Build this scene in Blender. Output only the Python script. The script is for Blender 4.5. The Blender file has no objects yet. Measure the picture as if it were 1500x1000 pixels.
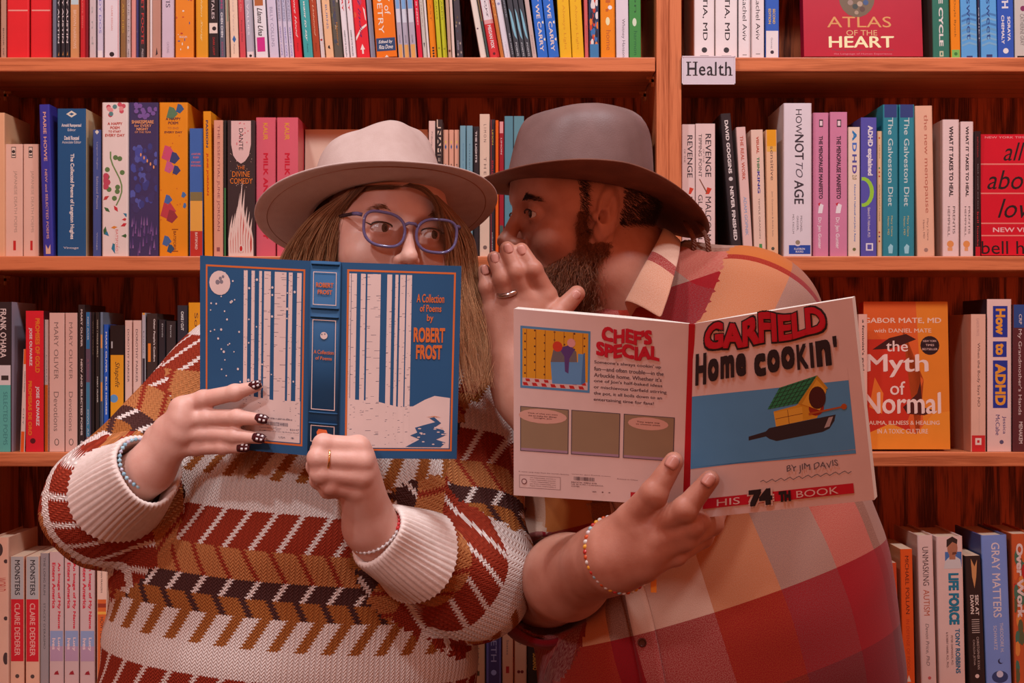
import bpy, bmesh, math, random
import numpy as np
from mathutils import Vector, Matrix, Euler
random.seed(7); np.random.seed(7)
C = bpy.context.scene.collection
SC = bpy.context.scene
# ------------------------------------------------------------------ camera, world, lights, exposure
F = 2431.0            # focal length in pixels of the 1500 x 1000 frame
CAMZ = 1.40
cam = bpy.data.objects.new('camera', bpy.data.cameras.new('camera'))
C.objects.link(cam)
cam.location = (0, 0, CAMZ); cam.rotation_euler = (math.pi/2, 0, 0)
cam.data.sensor_width = 36.0; cam.data.lens = 36.0*F/1500.0
cam.data.clip_start = 0.05
SC.camera = cam
SC.view_settings.view_transform = 'Standard'; SC.view_settings.look = 'None'
SC.view_settings.gamma = 1.0; SC.view_settings.use_curve_mapping = False
SC.view_settings.exposure = 0.0
w = bpy.data.worlds.new('room_glow'); SC.world = w; w.use_nodes = True
w.node_tree.nodes['Background'].inputs[0].default_value = (1.0, 0.265, 0.125, 1)
w.node_tree.nodes['Background'].inputs[1].default_value = 0.56
def lamp(name, kind, loc, target, power, color, size=0.3, spot=60, blend=0.6):
    d = bpy.data.lights.new(name, kind); d.energy = power; d.color = color
    if kind == 'AREA': d.shape = 'DISK'; d.size = size
    else: d.shadow_soft_size = size
    if kind == 'SPOT': d.spot_size = math.radians(spot); d.spot_blend = blend
    o = bpy.data.objects.new(name, d); C.objects.link(o); o.location = loc
    o.rotation_euler = (Vector(target)-Vector(loc)).to_track_quat('-Z', 'Y').to_euler()
    return o
KEY = (0.86, 0.92, 1.0)
lamp('ceiling_and_fill_spot', 'SPOT', (-0.80, 0.42, 3.05), (-0.40, 2.1, 1.34), 72, KEY, 0.06, 21, 0.4)      # trained on the left half of the bay
lamp('ceiling_and_fill_spot', 'SPOT', (-0.85, -0.35, 2.45), (-0.30, 2.05, 1.02), 62, KEY, 0.10, 27, 0.6)       # added front fill without a known fixture, brightens the sweater
lamp('ceiling_and_fill_spot', 'AREA', (-0.75, 1.40, 3.25), (-0.65, 2.5, 1.3), 16, KEY, 0.20)
lamp('ceiling_and_fill_spot', 'AREA', (0.15, 1.30, 3.25), (0.1, 2.5, 1.3), 13.5, KEY, 0.20)
lamp('ceiling_and_fill_spot', 'AREA', (0.95, 1.40, 3.25), (0.75, 2.5, 1.3), 19.5, KEY, 0.20)

def P(px, py, Y):
    """the point at distance Y that a ray through pixel (px, py) of the photograph meets"""
    return Vector(((px-750.0)*Y/F, Y, CAMZ-(py-500.0)*Y/F))

# ------------------------------------------------------------------ materials
def lin(c):
    c = c/255.0
    return c/12.92 if c <= 0.04045 else ((c+0.055)/1.055)**2.4
TINT = (1.0, 1.15, 1.12)
def alb(rgb):
    """paint colour of a thing from how it looks under the warm shop light"""
    return tuple(min(0.80, lin(v)*t) for v, t in zip(rgb, TINT))
MC = {}
def nd(nt, kind, **kw):
    n = nt.nodes.new(kind)
    for k, v in kw.items(): setattr(n, k, v)
    return n
def mat(rgb, rough=0.45, kind='plain', spec=0.4, raw=False):
    key = (tuple(rgb), rough, kind, spec, raw)
    if key in MC: return MC[key]
    m = bpy.data.materials.new(kind+'_%d_%d_%d' % tuple(int(v*(255 if raw else 1)) for v in rgb)); m.use_nodes = True
    nt = m.node_tree; b = nt.nodes['Principled BSDF']
    c = tuple(rgb) if raw else alb(rgb)
    b.inputs['Roughness'].default_value = rough
    b.inputs['Specular IOR Level'].default_value = spec
    nz = nd(nt, 'ShaderNodeTexNoise'); nz.inputs['Scale'].default_value = 35 if kind != 'pages' else 6
    nz.inputs['Detail'].default_value = 2
    mx = nd(nt, 'ShaderNodeMixRGB'); mx.inputs[1].default_value = (*[v*0.93 for v in c], 1); mx.inputs[2].default_value = (*[min(1, v*1.06) for v in c], 1)
    tc = nd(nt, 'ShaderNodeTexCoord')
    nt.links.new(tc.outputs['Object'], nz.inputs['Vector'])
    nt.links.new(nz.outputs['Fac'], mx.inputs[0]); nt.links.new(mx.outputs[0], b.inputs['Base Color'])
    if kind == 'pages':
        mp = nd(nt, 'ShaderNodeMapping'); mp.inputs['Scale'].default_value = (260, 1, 1)
        nt.links.new(tc.outputs['Object'], mp.inputs[0]); nt.links.new(mp.outputs[0], nz.inputs['Vector'])
        mx.inputs[1].default_value = (*[v*0.72 for v in c], 1)
    MC[key] = m
    return m
def wood(name, c1, c2, axis, scale=1.0, cath=False, rough=0.38):
    m = bpy.data.materials.new(name); m.use_nodes = True; nt = m.node_tree; b = nt.nodes['Principled BSDF']
    b.inputs['Roughness'].default_value = rough; b.inputs['Specular IOR Level'].default_value = 0.35
    tc = nd(nt, 'ShaderNodeTexCoord'); mp = nd(nt, 'ShaderNodeMapping')
    s = [26*scale]*3; s['xyz'.index(axis)] = 1.1*scale
    if cath: s = [9*scale]*3; s['xyz'.index(axis)] = 1.0*scale
    mp.inputs['Scale'].default_value = s
    nt.links.new(tc.outputs['Object'], mp.inputs[0])
    nz = nd(nt, 'ShaderNodeTexNoise'); nz.inputs['Scale'].default_value = 1.6; nz.inputs['Detail'].default_value = 4; nz.inputs['Distortion'].default_value = 0.6
    nt.links.new(mp.outputs[0], nz.inputs['Vector'])
    sn = nd(nt, 'ShaderNodeMath', operation='MULTIPLY'); sn.inputs[1].default_value = 34 if cath else 16
    nt.links.new(nz.outputs['Fac'], sn.inputs[0])
    si = nd(nt, 'ShaderNodeMath', operation='SINE'); nt.links.new(sn.outputs[0], si.inputs[0])
    fine = nd(nt, 'ShaderNodeTexNoise'); fine.inputs['Scale'].default_value = 9; fine.inputs['Detail'].default_value = 3
    mp2 = nd(nt, 'ShaderNodeMapping'); s2 = [60]*3; s2['xyz'.index(axis)] = 2.5; mp2.inputs['Scale'].default_value = s2
    nt.links.new(tc.outputs['Object'], mp2.inputs[0]); nt.links.new(mp2.outputs[0], fine.inputs['Vector'])
    ad = nd(nt, 'ShaderNodeMath', operation='MULTIPLY_ADD'); ad.inputs[1].default_value = 0.28; nt.links.new(si.outputs[0], ad.inputs[0]); nt.links.new(fine.outputs['Fac'], ad.inputs[2])
    rp = nd(nt, 'ShaderNodeValToRGB'); rp.color_ramp.elements[0].position = 0.18; rp.color_ramp.elements[1].position = 0.72
    rp.color_ramp.elements[0].color = (*c1, 1); rp.color_ramp.elements[1].color = (*c2, 1)
    nt.links.new(ad.outputs[0], rp.inputs[0]); nt.links.new(rp.outputs[0], b.inputs['Base Color'])
    bp = nd(nt, 'ShaderNodeBump'); bp.inputs['Strength'].default_value = 0.12; bp.inputs['Distance'].default_value = 0.002
    nt.links.new(fine.outputs['Fac'], bp.inputs['Height']); nt.links.new(bp.outputs[0], b.inputs['Normal'])
    return m

# ------------------------------------------------------------------ objects
def empty(name, loc=(0, 0, 0), rot=(0, 0, 0)):
    o = bpy.data.objects.new(name, None); C.objects.link(o); o.location = loc; o.rotation_euler = rot
    o.empty_display_size = 0.05
    return o
def tag(o, label, cat, group=None):
    o['label'] = label; o['category'] = cat
    if group: o['group'] = group
    return o
def link(name, me, parent=None, mats=None):
    o = bpy.data.objects.new(name, me); C.objects.link(o)
    if mats:
        for m in mats: me.materials.append(m)
    if parent is not None: o.parent = parent
    return o
class MB:
    """collects shapes with several materials into one mesh"""
    def __init__(s): s.v = []; s.f = []; s.mi = []; s.mats = []
    def slot(s, m):
        if m not in s.mats: s.mats.append(m)
        return s.mats.index(m)
    def add(s, vs, fs, m):
        k = s.slot(m); n = len(s.v); s.v += [tuple(v) for v in vs]
        for f in fs: s.f.append([i+n for i in f]); s.mi.append(k)
    def box(s, lo, hi, m):
        x0, y0, z0 = lo; x1, y1, z1 = hi
        s.add([(x0,y0,z0),(x1,y0,z0),(x1,y1,z0),(x0,y1,z0),(x0,y0,z1),(x1,y0,z1),(x1,y1,z1),(x0,y1,z1)],
              [(0,3,2,1),(4,5,6,7),(0,1,5,4),(1,2,6,5),(2,3,7,6),(3,0,4,7)], m)
    def tube(s, pts, rad, m, seg=10, closed=False, cap=True):
        pts = [Vector(p) for p in pts]; n = len(pts)
        rad = rad if hasattr(rad, '__len__') else [rad]*n
        up = Vector((0.13, 0.31, 0.94)); vs = []
        prev = None
        for i, p in enumerate(pts):
            a = pts[(i-1) % n] if (closed or i > 0) else p; b = pts[(i+1) % n] if (closed or i < n-1) else p
            t = (b-a).normalized()
            if prev is None:
                s1 = t.cross(up)
                if s1.length < 1e-4: s1 = t.cross(Vector((1, 0, 0)))
            else: s1 = prev-t*prev.dot(t)
            s1.normalize(); prev = s1; s2 = t.cross(s1)
            for k in range(seg):
                th = 2*math.pi*k/seg; vs.append(p+(s1*math.cos(th)+s2*math.sin(th))*rad[i])
        fs = []
        for i in range(n if closed else n-1):
            j = (i+1) % n
            for k in range(seg):
                l = (k+1) % seg
                fs.append((i*seg+k, i*seg+l, j*seg+l, j*seg+k))
        if cap and not closed:
            fs.append(tuple(range(seg-1, -1, -1))); fs.append(tuple((n-1)*seg+k for k in range(seg)))
        s.add(vs, fs, m)
    def build(s, name, parent=None, smooth=False, bevel=0):
        me = bpy.data.meshes.new(name); me.from_pydata(s.v, [], s.f)
        for m in s.mats: me.materials.append(m)
        me.polygons.foreach_set('material_index', s.mi)
        if smooth: me.polygons.foreach_set('use_smooth', [True]*len(me.polygons))
        me.update()
        o = link(name, me, parent)
        if bevel:
            b = o.modifiers.new('bevel', 'BEVEL'); b.width = bevel; b.segments = 2; b.limit_method = 'ANGLE'
        return o
# lettering: flat letter outlines, measured and scaled to fit
TXT = {}
def letters(s, bold=0.0, spacing=1.0, shear=0.0):
    key = (s, bold, spacing, shear)
    if key in TXT: return TXT[key]
    cu = bpy.data.curves.new('lettering', 'FONT'); cu.body = s; cu.resolution_u = 3
    cu.space_character = spacing; cu.shear = shear; cu.align_x = 'LEFT'; cu.fill_mode = 'FRONT'
    o = bpy.data.objects.new('lettering', cu)
    me = bpy.data.meshes.new_from_object(o)
    v = np.empty(len(me.vertices)*3, np.float32); me.vertices.foreach_get('co', v); v = v.reshape(-1, 3)[:, :2].copy()
    f = [list(p.vertices) for p in me.polygons]
    bpy.data.objects.remove(o); bpy.data.curves.remove(cu); bpy.data.meshes.remove(me)
    lay = np.zeros(len(v))
    if len(v) and bold > 0:                            # heavier letters: the outline laid down again, a stroke's width apart
        n = len(v); st = ((1, .6), (-1, -.6)) if bold < .03 else ((1, 1), (1, -1), (-1, -1), (-1, 1)) if bold < .045 else ((1, 1), (1, -1), (-1, -1), (-1, 1), (0, 0), (1, 0), (-1, 0), (0, 1), (0, -1))
        v = np.concatenate([v+np.array(q, np.float32)*bold for q in st]); lay = np.repeat(np.arange(len(st)), n); f = [[i+k*n for i in p] for k in range(len(st)) for p in f]
    if len(v):
        v -= v.min(0); mx = v.max(0); v = v/np.maximum(mx, 1e-6)
    TXT[key] = (v, f, lay)
    return TXT[key]
def word_shape(s, x0, y0, x1, y1, bold=0.0, vertical=False, spacing=1.0, shear=0.0):
    """letters filling the rectangle; vertical text reads top to bottom"""
    v, f, lay = letters(s, bold, spacing, shear)
    if vertical: xs = x0+v[:, 1]*(x1-x0); ys = y1-v[:, 0]*(y1-y0)
    else: xs = x0+v[:, 0]*(x1-x0); ys = y0+v[:, 1]*(y1-y0)
    return np.stack([xs, ys, lay], 1), f
# ------------------------------------------------------------------ the setting and the two bookcases
Y0 = 2.60; DEP = 0.29; PPM = F/Y0
def X(px): return (px-750.0)/PPM
def Z(py): return CAMZ-(py-500.0)/PPM
oak_x = wood('oak_along_shelf', (0.42, 0.115, 0.043), (0.68, 0.215, 0.085), 'x')
oak_z = wood('oak_upright', (0.42, 0.115, 0.043), (0.66, 0.215, 0.088), 'z')
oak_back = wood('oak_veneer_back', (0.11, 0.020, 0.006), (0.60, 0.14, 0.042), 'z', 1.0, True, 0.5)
carpet = mat((96, 70, 62), 0.95)
plaster = mat((205, 180, 170), 0.9)
b = MB(); b.box((-3.2, -1.5, -0.05), (3.2, Y0+DEP+0.06, 0.0), carpet); o = b.build('floor'); o['kind'] = 'structure'
b = MB(); b.box((-3.2, Y0+DEP+0.02, 0.0), (3.2, Y0+DEP+0.06, 3.2), plaster); o = b.build('wall_back'); o['kind'] = 'structure'
SHELF = {1: 84, 2: 375, 3: 662, 4: 1012}
TH = 0.0225
SZ = {k: Z(v) for k, v in SHELF.items()}
SZ[0] = SZ[1]+0.34; SZ[5] = SZ[4]-0.36; SZ[6] = 0.10
def bookcase(x0, x1, left_edge, right_edge, label):
    t = tag(empty('bookcase', ((x0+x1)/2, Y0, 0)), label, 'bookcase')
    ox, oy = t.location.x, Y0
    def bx(name, lo, hi, m, bev=0.0015):
        q = MB(); q.box((lo[0]-ox, lo[1]-oy, lo[2]), (hi[0]-ox, hi[1]-oy, hi[2]), m); return q.build(name, t, bevel=bev)
    top = SZ[0]+0.02
    bx('side_panel', (x0, Y0-0.004, 0), (x0+left_edge, Y0+DEP, top), oak_z)
    bx('side_panel', (x1-right_edge, Y0-0.004, 0), (x1, Y0+DEP, top), oak_z)
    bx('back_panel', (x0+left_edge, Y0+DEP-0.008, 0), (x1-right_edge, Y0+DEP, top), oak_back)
    for k in range(0, 7):
        z = SZ[k]; th = TH
        bx('shelf', (x0+left_edge+0.0015, Y0-0.001, z-th), (x1-right_edge-0.0015, Y0+DEP-0.008, z), oak_x)
    bx('kickboard', (x0+left_edge, Y0+0.03, 0), (x1-right_edge, Y0+0.05, SZ[6]-TH), oak_x)
    for k in (1, 2, 3, 4):
        for yy in (0.045, 0.2):
            for sx in (x0+left_edge, x1-right_edge):
                d = 1 if sx < (x0+x1)/2 else -1
                q = MB(); zz = SZ[k]-TH; m = mat((205, 120, 70), 0.35)
                for (a, bb, c, dd) in ((0.0, 0.011, -0.004, 0.0), (0.0, 0.004, -0.016, -0.004), (0.0, 0.007, -0.009, -0.004)):
                    xa, xb = sorted((sx+d*a-ox, sx+d*bb-ox)); q.box((xa, yy, zz+c-0.0004), (xb, yy+0.007, zz+dd-0.0004), m)
                q.build('shelf_pin', t)
    return t
bookcase(X(-70), X(979.5), 0.02, 0.0195, 'wide oak bookcase filling the left two thirds behind the couple')
bookcase(X(979.7), X(1900), 0.0195, 0.02, 'oak bookcase at right with the section sign clipped to its shelf')
# the section sign
t = tag(empty('shelf_sign', (X(1037), Y0-0.0055, Z(104))), 'clear plastic shelf sign with a white section card on the upper right shelf', 'sign')
q = MB(); s = 1/PPM
acr = bpy.data.materials.new('clear_acrylic'); acr.use_nodes = True
_b = acr.node_tree.nodes['Principled BSDF']; _b.inputs['Base Color'].default_value = (0.80, 0.74, 0.80, 1); _b.inputs['Roughness'].default_value = 0.12
q.box((-39*s, -0.0030, -21*s), (39*s, -0.0016, 20*s), acr)
q.box((-39*s, -0.0042, -21*s), (39*s, -0.0016, -19.5*s), acr); q.box((-39*s, -0.0042, -21*s), (-37.7*s, -0.0016, 20*s), acr); q.box((37.7*s, -0.0042, -21*s), (39*s, -0.0016, 20*s), acr)
q.box((-39*s, -0.0042, 19*s), (39*s, 0.0022, 20.6*s), acr)
q.build('holder', t)
q = MB(); q.box((-37*s, -0.0036, -19*s), (37*s, -0.0031, 18.5*s), mat((214, 196, 206), 0.4)); q.build('card', t)
v, f = word_shape('Health', -31*s, -8*s, 33*s, 12*s, 0.012, False, 1.12)
q = MB(); q.add([(a, -0.0038-h*.00004, c) for a, c, h in v], f, mat((42, 36, 40), 0.5)); 
# slab serifs on the letters
for (a, c, wd) in ((-30, -8, 7), (-20.5, -8, 7), (-30, 11, 7), (-20.5, 11, 7), (31, -8, 6), (22, -8, 6), (7.5, -8, 6)):
    q.box(((a-wd/2+1)*s, -0.0039, (c-0.0)*s), ((a+wd/2+1)*s, -0.00385, (c+1.2)*s), mat((42, 36, 40), 0.5))
q.build('lettering', t)
# ------------------------------------------------------------------ shelved books
def disc(cx, cy, rx, ry=None, n=18, a0=0.0):
    ry = rx if ry is None else ry
    return [(cx+rx*math.cos(a0+2*math.pi*i/n), cy+ry*math.sin(a0+2*math.pi*i/n)) for i in range(n)]
def art(name, W, H, rnd):
    """printed ornament on a spine or cover, in a W x H rectangle with the origin bottom left"""
    out = []
    if name == 'floral':
        for i in range(9):
            out.append(((94, 122, 74), [(W*rnd.random(), H*rnd.random()*0.7) for _ in range(1)][0:1]*0 or disc(W*(0.15+0.7*rnd.random()), H*(0.3+0.35*rnd.random()), W*0.11, n=9)))
        for i in range(12):
            x, y = W*rnd.random(), H*(0.02+0.36*rnd.random()); c = rnd.choice([(200, 50, 60), (220, 130, 50), (40, 120, 150), (60, 100, 60), (190, 60, 60)])
            a = rnd.random()*3.1; l = W*(0.13+0.12*rnd.random()); px, py = math.cos(a)*l, math.sin(a)*l
            out.append((c, [(x-px, y-py), (x+py*0.45, y-px*0.45), (x+px, y+py), (x-py*0.45, y+px*0.45)]))
        for i in range(10):
            out.append((rnd.choice([(205, 80, 95), (190, 60, 80), (90, 130, 130), (225, 140, 140)]), disc(W*(0.05+0.9*rnd.random()), H*(0.91+0.08*rnd.random()), W*0.1, n=8)))
        for i in range(5): out.append(((190, 70, 90), disc(W*(0.08+0.1*rnd.random()), H*(0.44+0.1*rnd.random()), W*0.14, n=9)))
        for k in range(8):
            t = k/8; x = W*(0.55+0.25*math.sin(t*5)); y = H*(0.33+0.35*t); out.append(((110, 135, 80), [(x-W*.03, y), (x+W*.03, y), (W*(0.55+0.25*math.sin((t+.125)*5))+W*.03, y+H*.044), (W*(0.55+0.25*math.sin((t+.125)*5))-W*.03, y+H*.044)]))
    elif name == 'forest':
        for i in range(46):
            x, y = W*rnd.random(), H*(0.3+0.42*rnd.random()); s = W*(0.05+0.1*rnd.random())
            out.append((rnd.choice([(70, 75, 150), (60, 62, 125), (84, 88, 160), (64, 55, 100)]), disc(x, y, s, s*1.4, 7, rnd.random())))
        for i in range(40):
            x, y = W*rnd.random(), H*(0.22*rnd.random()); out.append((rnd.choice([(125, 85, 140), (100, 70, 125), (140, 100, 150), (90, 62, 120)]), [(x-W*.03, y), (x+W*.03, y), (x+W*.02*rnd.random(), y+H*.06)]))
        for i in range(14): out.append(((120, 85, 150), disc(W*rnd.random(), H*(0.9+0.09*rnd.random()), W*.09, n=7)))
        for i in range(5): out.append(((235, 150, 100), disc(W*(.4+.12*i), H*(.66-.02*i), W*.03, H*.012, 7)))
    elif name == 'birds':
        for (x, y, s, c) in ((.45, .93, .22, (90, 120, 90)), (.75, .96, .16, (60, 90, 130)), (.3, .67, .26, (205, 75, 110)), (.55, .64, .2, (60, 65, 110)), (.35, .58, .2, (200, 90, 130)), (.62, .56, .16, (60, 65, 110)), (.3, .3, .3, (190, 60, 70)), (.45, .26, .22, (150, 50, 60)), (.3, .37, .16, (70, 100, 160)), (.25, .1, .18, (70, 100, 150)), (.4, .05, .15, (50, 80, 110)), (.9, .4, .1, (70, 110, 160)), (.95, .33, .09, (70, 110, 160))):
            out.append((c, [(W*(x-s), H*(y-s*.12)), (W*x, H*(y-s*.2)), (W*(x+s), H*(y-s*.02)), (W*(x+s*.3), H*(y+s*.16)), (W*(x-s*.5), H*(y+s*.2))]))
        for i in range(14): out.append(((205, 95, 40), disc(W*rnd.random(), H*(.12+.7*rnd.random()), W*.025, n=5)))
    elif name == 'flames':
        for k in range(9):
            x = W*(0.12+0.76*(k/8)); top = H*(0.28+0.26*math.exp(-((k-4)/1.7)**2)+0.05*rnd.random()); wv = W*.10
            out.append(((232, 196, 186), [(x-wv, 0), (x+wv, 0), (x+wv*.9, top*.45), (x+wv*.2, top*.7), (x+wv*.5, top), (x-wv*.5, top*.72), (x-wv*1.1, top*.4)]))
            out.append(((196, 60, 50), [(x-wv*.2, H*.02), (x+wv*.3, H*.05), (x+wv*.35, top*.4), (x, top*.6), (x-wv*.35, top*.35)]))
        for i in range(40): out.append(((225, 180, 165), disc(W*(.06+.88*rnd.random()), H*(.5+.28*rnd.random()), W*.013, n=5)))
        out.append(((224, 180, 176), [(W*.12, H*.995), (W*.12, H*.82), (W*.2, H*.74), (W*.34, H*.7), (W*.5, H*.68), (W*.66, H*.7), (W*.8, H*.74), (W*.88, H*.82), (W*.88, H*.995)]))
        for i in range(14): out.append(((214, 120, 125), disc(W*(.18+.64*rnd.random()), H*(.8+.18*rnd.random()), W*.03, H*.006, 6)))
    elif name == 'blots':
        for i in range(26):
            c = rnd.choice([(235, 215, 205), (235, 215, 205), (60, 80, 140), (190, 70, 50)]); x, y = W*rnd.random(), H*rnd.random()
            out.append((c, disc(x, y, W*(.02+.06*rnd.random()), W*(.03+.09*rnd.random()), 7, rnd.random())))
    elif name == 'camo':
        for i in range(26): out.append((rnd.choice([(100, 80, 60), (70, 75, 90), (130, 110, 70), (50, 45, 50), (170, 150, 140)]), disc(W*rnd.random(), H*rnd.random(), W*.16, W*.3, 7, rnd.random())))
    elif name == 'swirl':
        for i in range(34): out.append((rnd.choice([(220, 205, 205), (200, 60, 40), (60, 110, 170), (40, 40, 60), (225, 120, 50)]), disc(W*rnd.random(), H*rnd.random()*.5, W*.18, W*.45, 8, rnd.random()*3)))
    elif name == 'redleaf':
        for i in range(9): out.append((rnd.choice([(225, 105, 45), (190, 60, 90), (215, 80, 50)]), disc(W*rnd.random(), H*(.25+.7*rnd.random()), W*.2, W*.28, 8)))
        out.append(((230, 210, 205), [(0, H*.15), (W*.5, H*.215), (W, H*.24), (W, H*.225), (W*.5, H*.195), (0, H*.125)]))
        out.append(((230, 210, 205), [(W*.8, H*.36), (W*.95, H*.34), (W, H*.26), (W*.93, H*.27)]))
        out.append(((230, 210, 205), [(W*.3, H*.06), (W*.5, H*.1), (W*.7, H*.06), (W*.57, H*.06), (W*.57, H*.03), (W*.43, H*.03), (W*.43, H*.06)]))
    elif name == 'overwork':
        for i in range(30): out.append((rnd.choice([(70, 110, 90), (215, 95, 45), (190, 40, 40), (90, 90, 60), (220, 130, 60)]), disc(W*rnd.random(), H*rnd.random(), W*.14, W*.4, 8, rnd.random()*3)))
    elif name == 'portrait':
        x, y = W*.62, H*.88
        out.append(((70, 110, 170), [(W*.3, H*.8), (W, H*.8), (W, H*.9), (W*.3, H*.9)]))
        out.append(((210, 195, 195), [(W*.24, H*.79), (W, H*.79), (W*.95, H*.85), (W*.75, H*.87), (W*.5, H*.87), (W*.3, H*.84)]))
        out.append(((175, 110, 85), disc(x, y+H*.045, W*.22, H*.058, 16))); out.append(((175, 110, 85), [(x-W*.14, y-H*.03), (x+W*.12, y-H*.03), (x+W*.12, y+H*.02), (x-W*.14, y+H*.02)]))
        out.append(((50, 36, 34), [(x-W*.25, y+H*.05), (x-W*.24, y+H*.1), (x, y+H*.12), (x+W*.22, y+H*.1), (x+W*.2, y+H*.07), (x, y+H*.085), (x-W*.16, y+H*.06)]))
        out.append(((110, 62, 50), [(x-W*.02, y), (x+W*.18, y+H*.005), (x+W*.16, y+H*.02), (x, y+H*.018)]))
    elif name == 'wave':
        for i in range(7): out.append(((rnd.choice([(100, 150, 190), (70, 120, 175), (120, 165, 200)])), [(0, H*(.08+.035*i)), (W*.5, H*(.1+.035*i)), (W, H*(.085+.035*i)), (W, H*(.1+.035*i)), (W*.5, H*(.115+.035*i)), (0, H*(.095+.035*i))]))
    return out
def paint(q, items, W, H, ytop, ybot, place, rnd, letter_q, start=1):
    """lays bands, shapes and words over a W x H face; place(a, b, k) puts a point of layer k"""
    k = start
    yy = lambda y: (ybot-y)/(ybot-ytop)*H
    for it in items:
        t = it[0]
        if t == 'B':
            u0, u1 = (it[4], it[5]) if len(it) > 4 else (0.0, 1.0)
            pts = [(u0*W, yy(it[2])), (u1*W, yy(it[2])), (u1*W, yy(it[1])), (u0*W, yy(it[1]))]
            q.add([place(a, c, k) for a, c in pts], [(0, 1, 2, 3)], mat(it[3], 0.4)); k += 1
        elif t == 'O':
            r = it[4]/(ybot-ytop)*H
            p = disc(it[2]*W, yy(it[3]), r, (it[5]/(ybot-ytop)*H if len(it) > 5 else r)); p = [(min(max(a, 0), W), c) for a, c in p]; q.add([place(a, c, k) for a, c in p], [tuple(range(len(p)))], mat(it[1], 0.4)); k += 1
        elif t == 'P':
            p = [(a*W, yy(c)) for a, c in it[2]]; q.add([place(a, c, k) for a, c in p], [tuple(range(len(p)))], mat(it[1], 0.4)); k += 1
        elif t == 'F':
            for c, p in art(it[1], W, H, rnd):
                p = [(min(max(a, 0), W), min(max(d, 0), H)) for a, d in p]
                q.add([place(a, d, k) for a, d in p], [tuple(range(len(p)))], mat(c, 0.4)); k += 0.25
            k += 1
        elif t in 'VH':
            s, c, y0, y1, u0, u1 = it[1:7]; bold = it[7] if len(it) > 7 else 0.0; shear = it[8] if len(it) > 8 else 0.0
            v, f = word_shape(s, u0*W, yy(y1), u1*W, yy(y0), bold, t == 'V', 1.0, shear)
            lq_ = MB(); lq_.add([place(a, d, k+2*h) for a, d, h in v], f, mat(c, 0.45)); letter_q.append(lq_); k += 0.3
SPEC = []
HARD = set()
def book(x0, x1, top, bot, color, items=(), tilt=0.0, depth=None, hard=False, setb=None, side=None, name=None, rough=0.38):
    rnd = random.Random(int(x0*13+top))
    Y = Y0+0.004+(rnd.random()*0.010 if setb is None else setb)
    s = Y/F
    w = (x1-x0)*s-0.0004; xl = (x0-750)*s
    zb = {84: SZ[1], 375: SZ[2], 662: SZ[3], 1012: SZ[4]}[bot]
    zt = CAMZ-(top-500)*s; h = zt-zb-0.0003
    depth = depth or (0.150+0.012*rnd.random() if hard else 0.128+0.014*rnd.random())
    kind = name or ('hardcover_book' if hard else 'paperback_book')
    t = empty(kind, (xl, Y, zb+0.0003), (0, -math.radians(tilt), 0))
    th = 0.0026 if hard else 0.0007
    th = min(th, w*0.2); c = min(0.0012 if not hard else 0.0022, w*0.2); m = mat(color, rough); ms = mat(side, rough) if side else m
    q = MB()
    outer = [(0, depth), (0, c*1.2), (c*.35, c*.35), (c*1.2, 0), (w-c*1.2, 0), (w-c*.35, c*.35), (w, c*1.2), (w, depth)]
    inner = [(th, depth), (th, c*1.2+th*.4), (th+c*.2, th+c*.3), (th+c, th), (w-th-c, th), (w-th-c*.2, th+c*.3), (w-th, c*1.2+th*.4), (w-th, depth)]
    n = len(outer)
    for i in range(n-1):
        mm = ms if i in (0, n-2) else m
        vs = [(*outer[i], 0), (*outer[i+1], 0), (*outer[i+1], h), (*outer[i], h), (*inner[i], 0), (*inner[i+1], 0), (*inner[i+1], h), (*inner[i], h)]
        q.add(vs, [(0, 1, 2, 3), (5, 4, 7, 6), (3, 2, 6, 7), (1, 0, 4, 5)], mm)
    q.add([(*outer[0], 0), (*inner[0], 0), (*inner[0], h), (*outer[0], h)], [(0, 1, 2, 3)], ms); q.add([(*outer[-1], 0), (*inner[-1], 0), (*inner[-1], h), (*outer[-1], h)], [(3, 2, 1, 0)], ms)
    lq = []
    place = lambda a, b_, k: (c+a, -0.00006-0.00002*k, b_)
    paint(q, items, w-2*c, h, top, bot, place, rnd, lq)
    q.build('cover', t)
    g = 0.003 if hard else 0.0002
    pq = MB(); pq.box((th, th+0.0006, g), (w-th, depth-g*1.2-0.0008, h-g), mat((222, 176, 150), 0.8, 'pages')); pq.build('page_block', t)
    for l_ in lq:
        if l_.v: l_.build('title_lettering', t)
    return t
def face_book(xl, xr, top, bot, color, items, lean, thick, setb, depth_name='display_book', side=(200, 160, 140), skew=0.0):
    rnd = random.Random(int(xl))
    Y = Y0+setb; s = Y/F; w = (xr-xl)*s; zb = {84: SZ[1], 375: SZ[2], 662: SZ[3], 1012: SZ[4]}[bot]
    h = (CAMZ-(top-500)*s-zb)/math.cos(math.radians(lean))
    t = empty(depth_name, ((xl-750)*s, Y, zb+0.0006+thick*math.sin(math.radians(lean))), (-math.radians(lean), 0, 0))
    q = MB(); lq = []; m = mat(color, 0.35)
    q.box((0, 0, 0), (w, 0.002, h), m); q.box((0, thick-0.002, 0), (w, thick, h), m); q.box((0, 0.002, 0), (0.002, thick-0.002, h), m)
    paint(q, items, w, h, top, bot, lambda a, b_, k: (a, -0.00006-0.00002*k, b_), rnd, lq)
    q.build('cover', t)
    pq = MB(); pq.box((0.0022, 0.0022, 0.002), (w-0.002, thick-0.0022, h-0.002), mat((222, 176, 150), 0.8, 'pages')); pq.build('page_block', t)
    for l_ in lq:
        if l_.v: l_.build('title_lettering', t)
    return t
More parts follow.
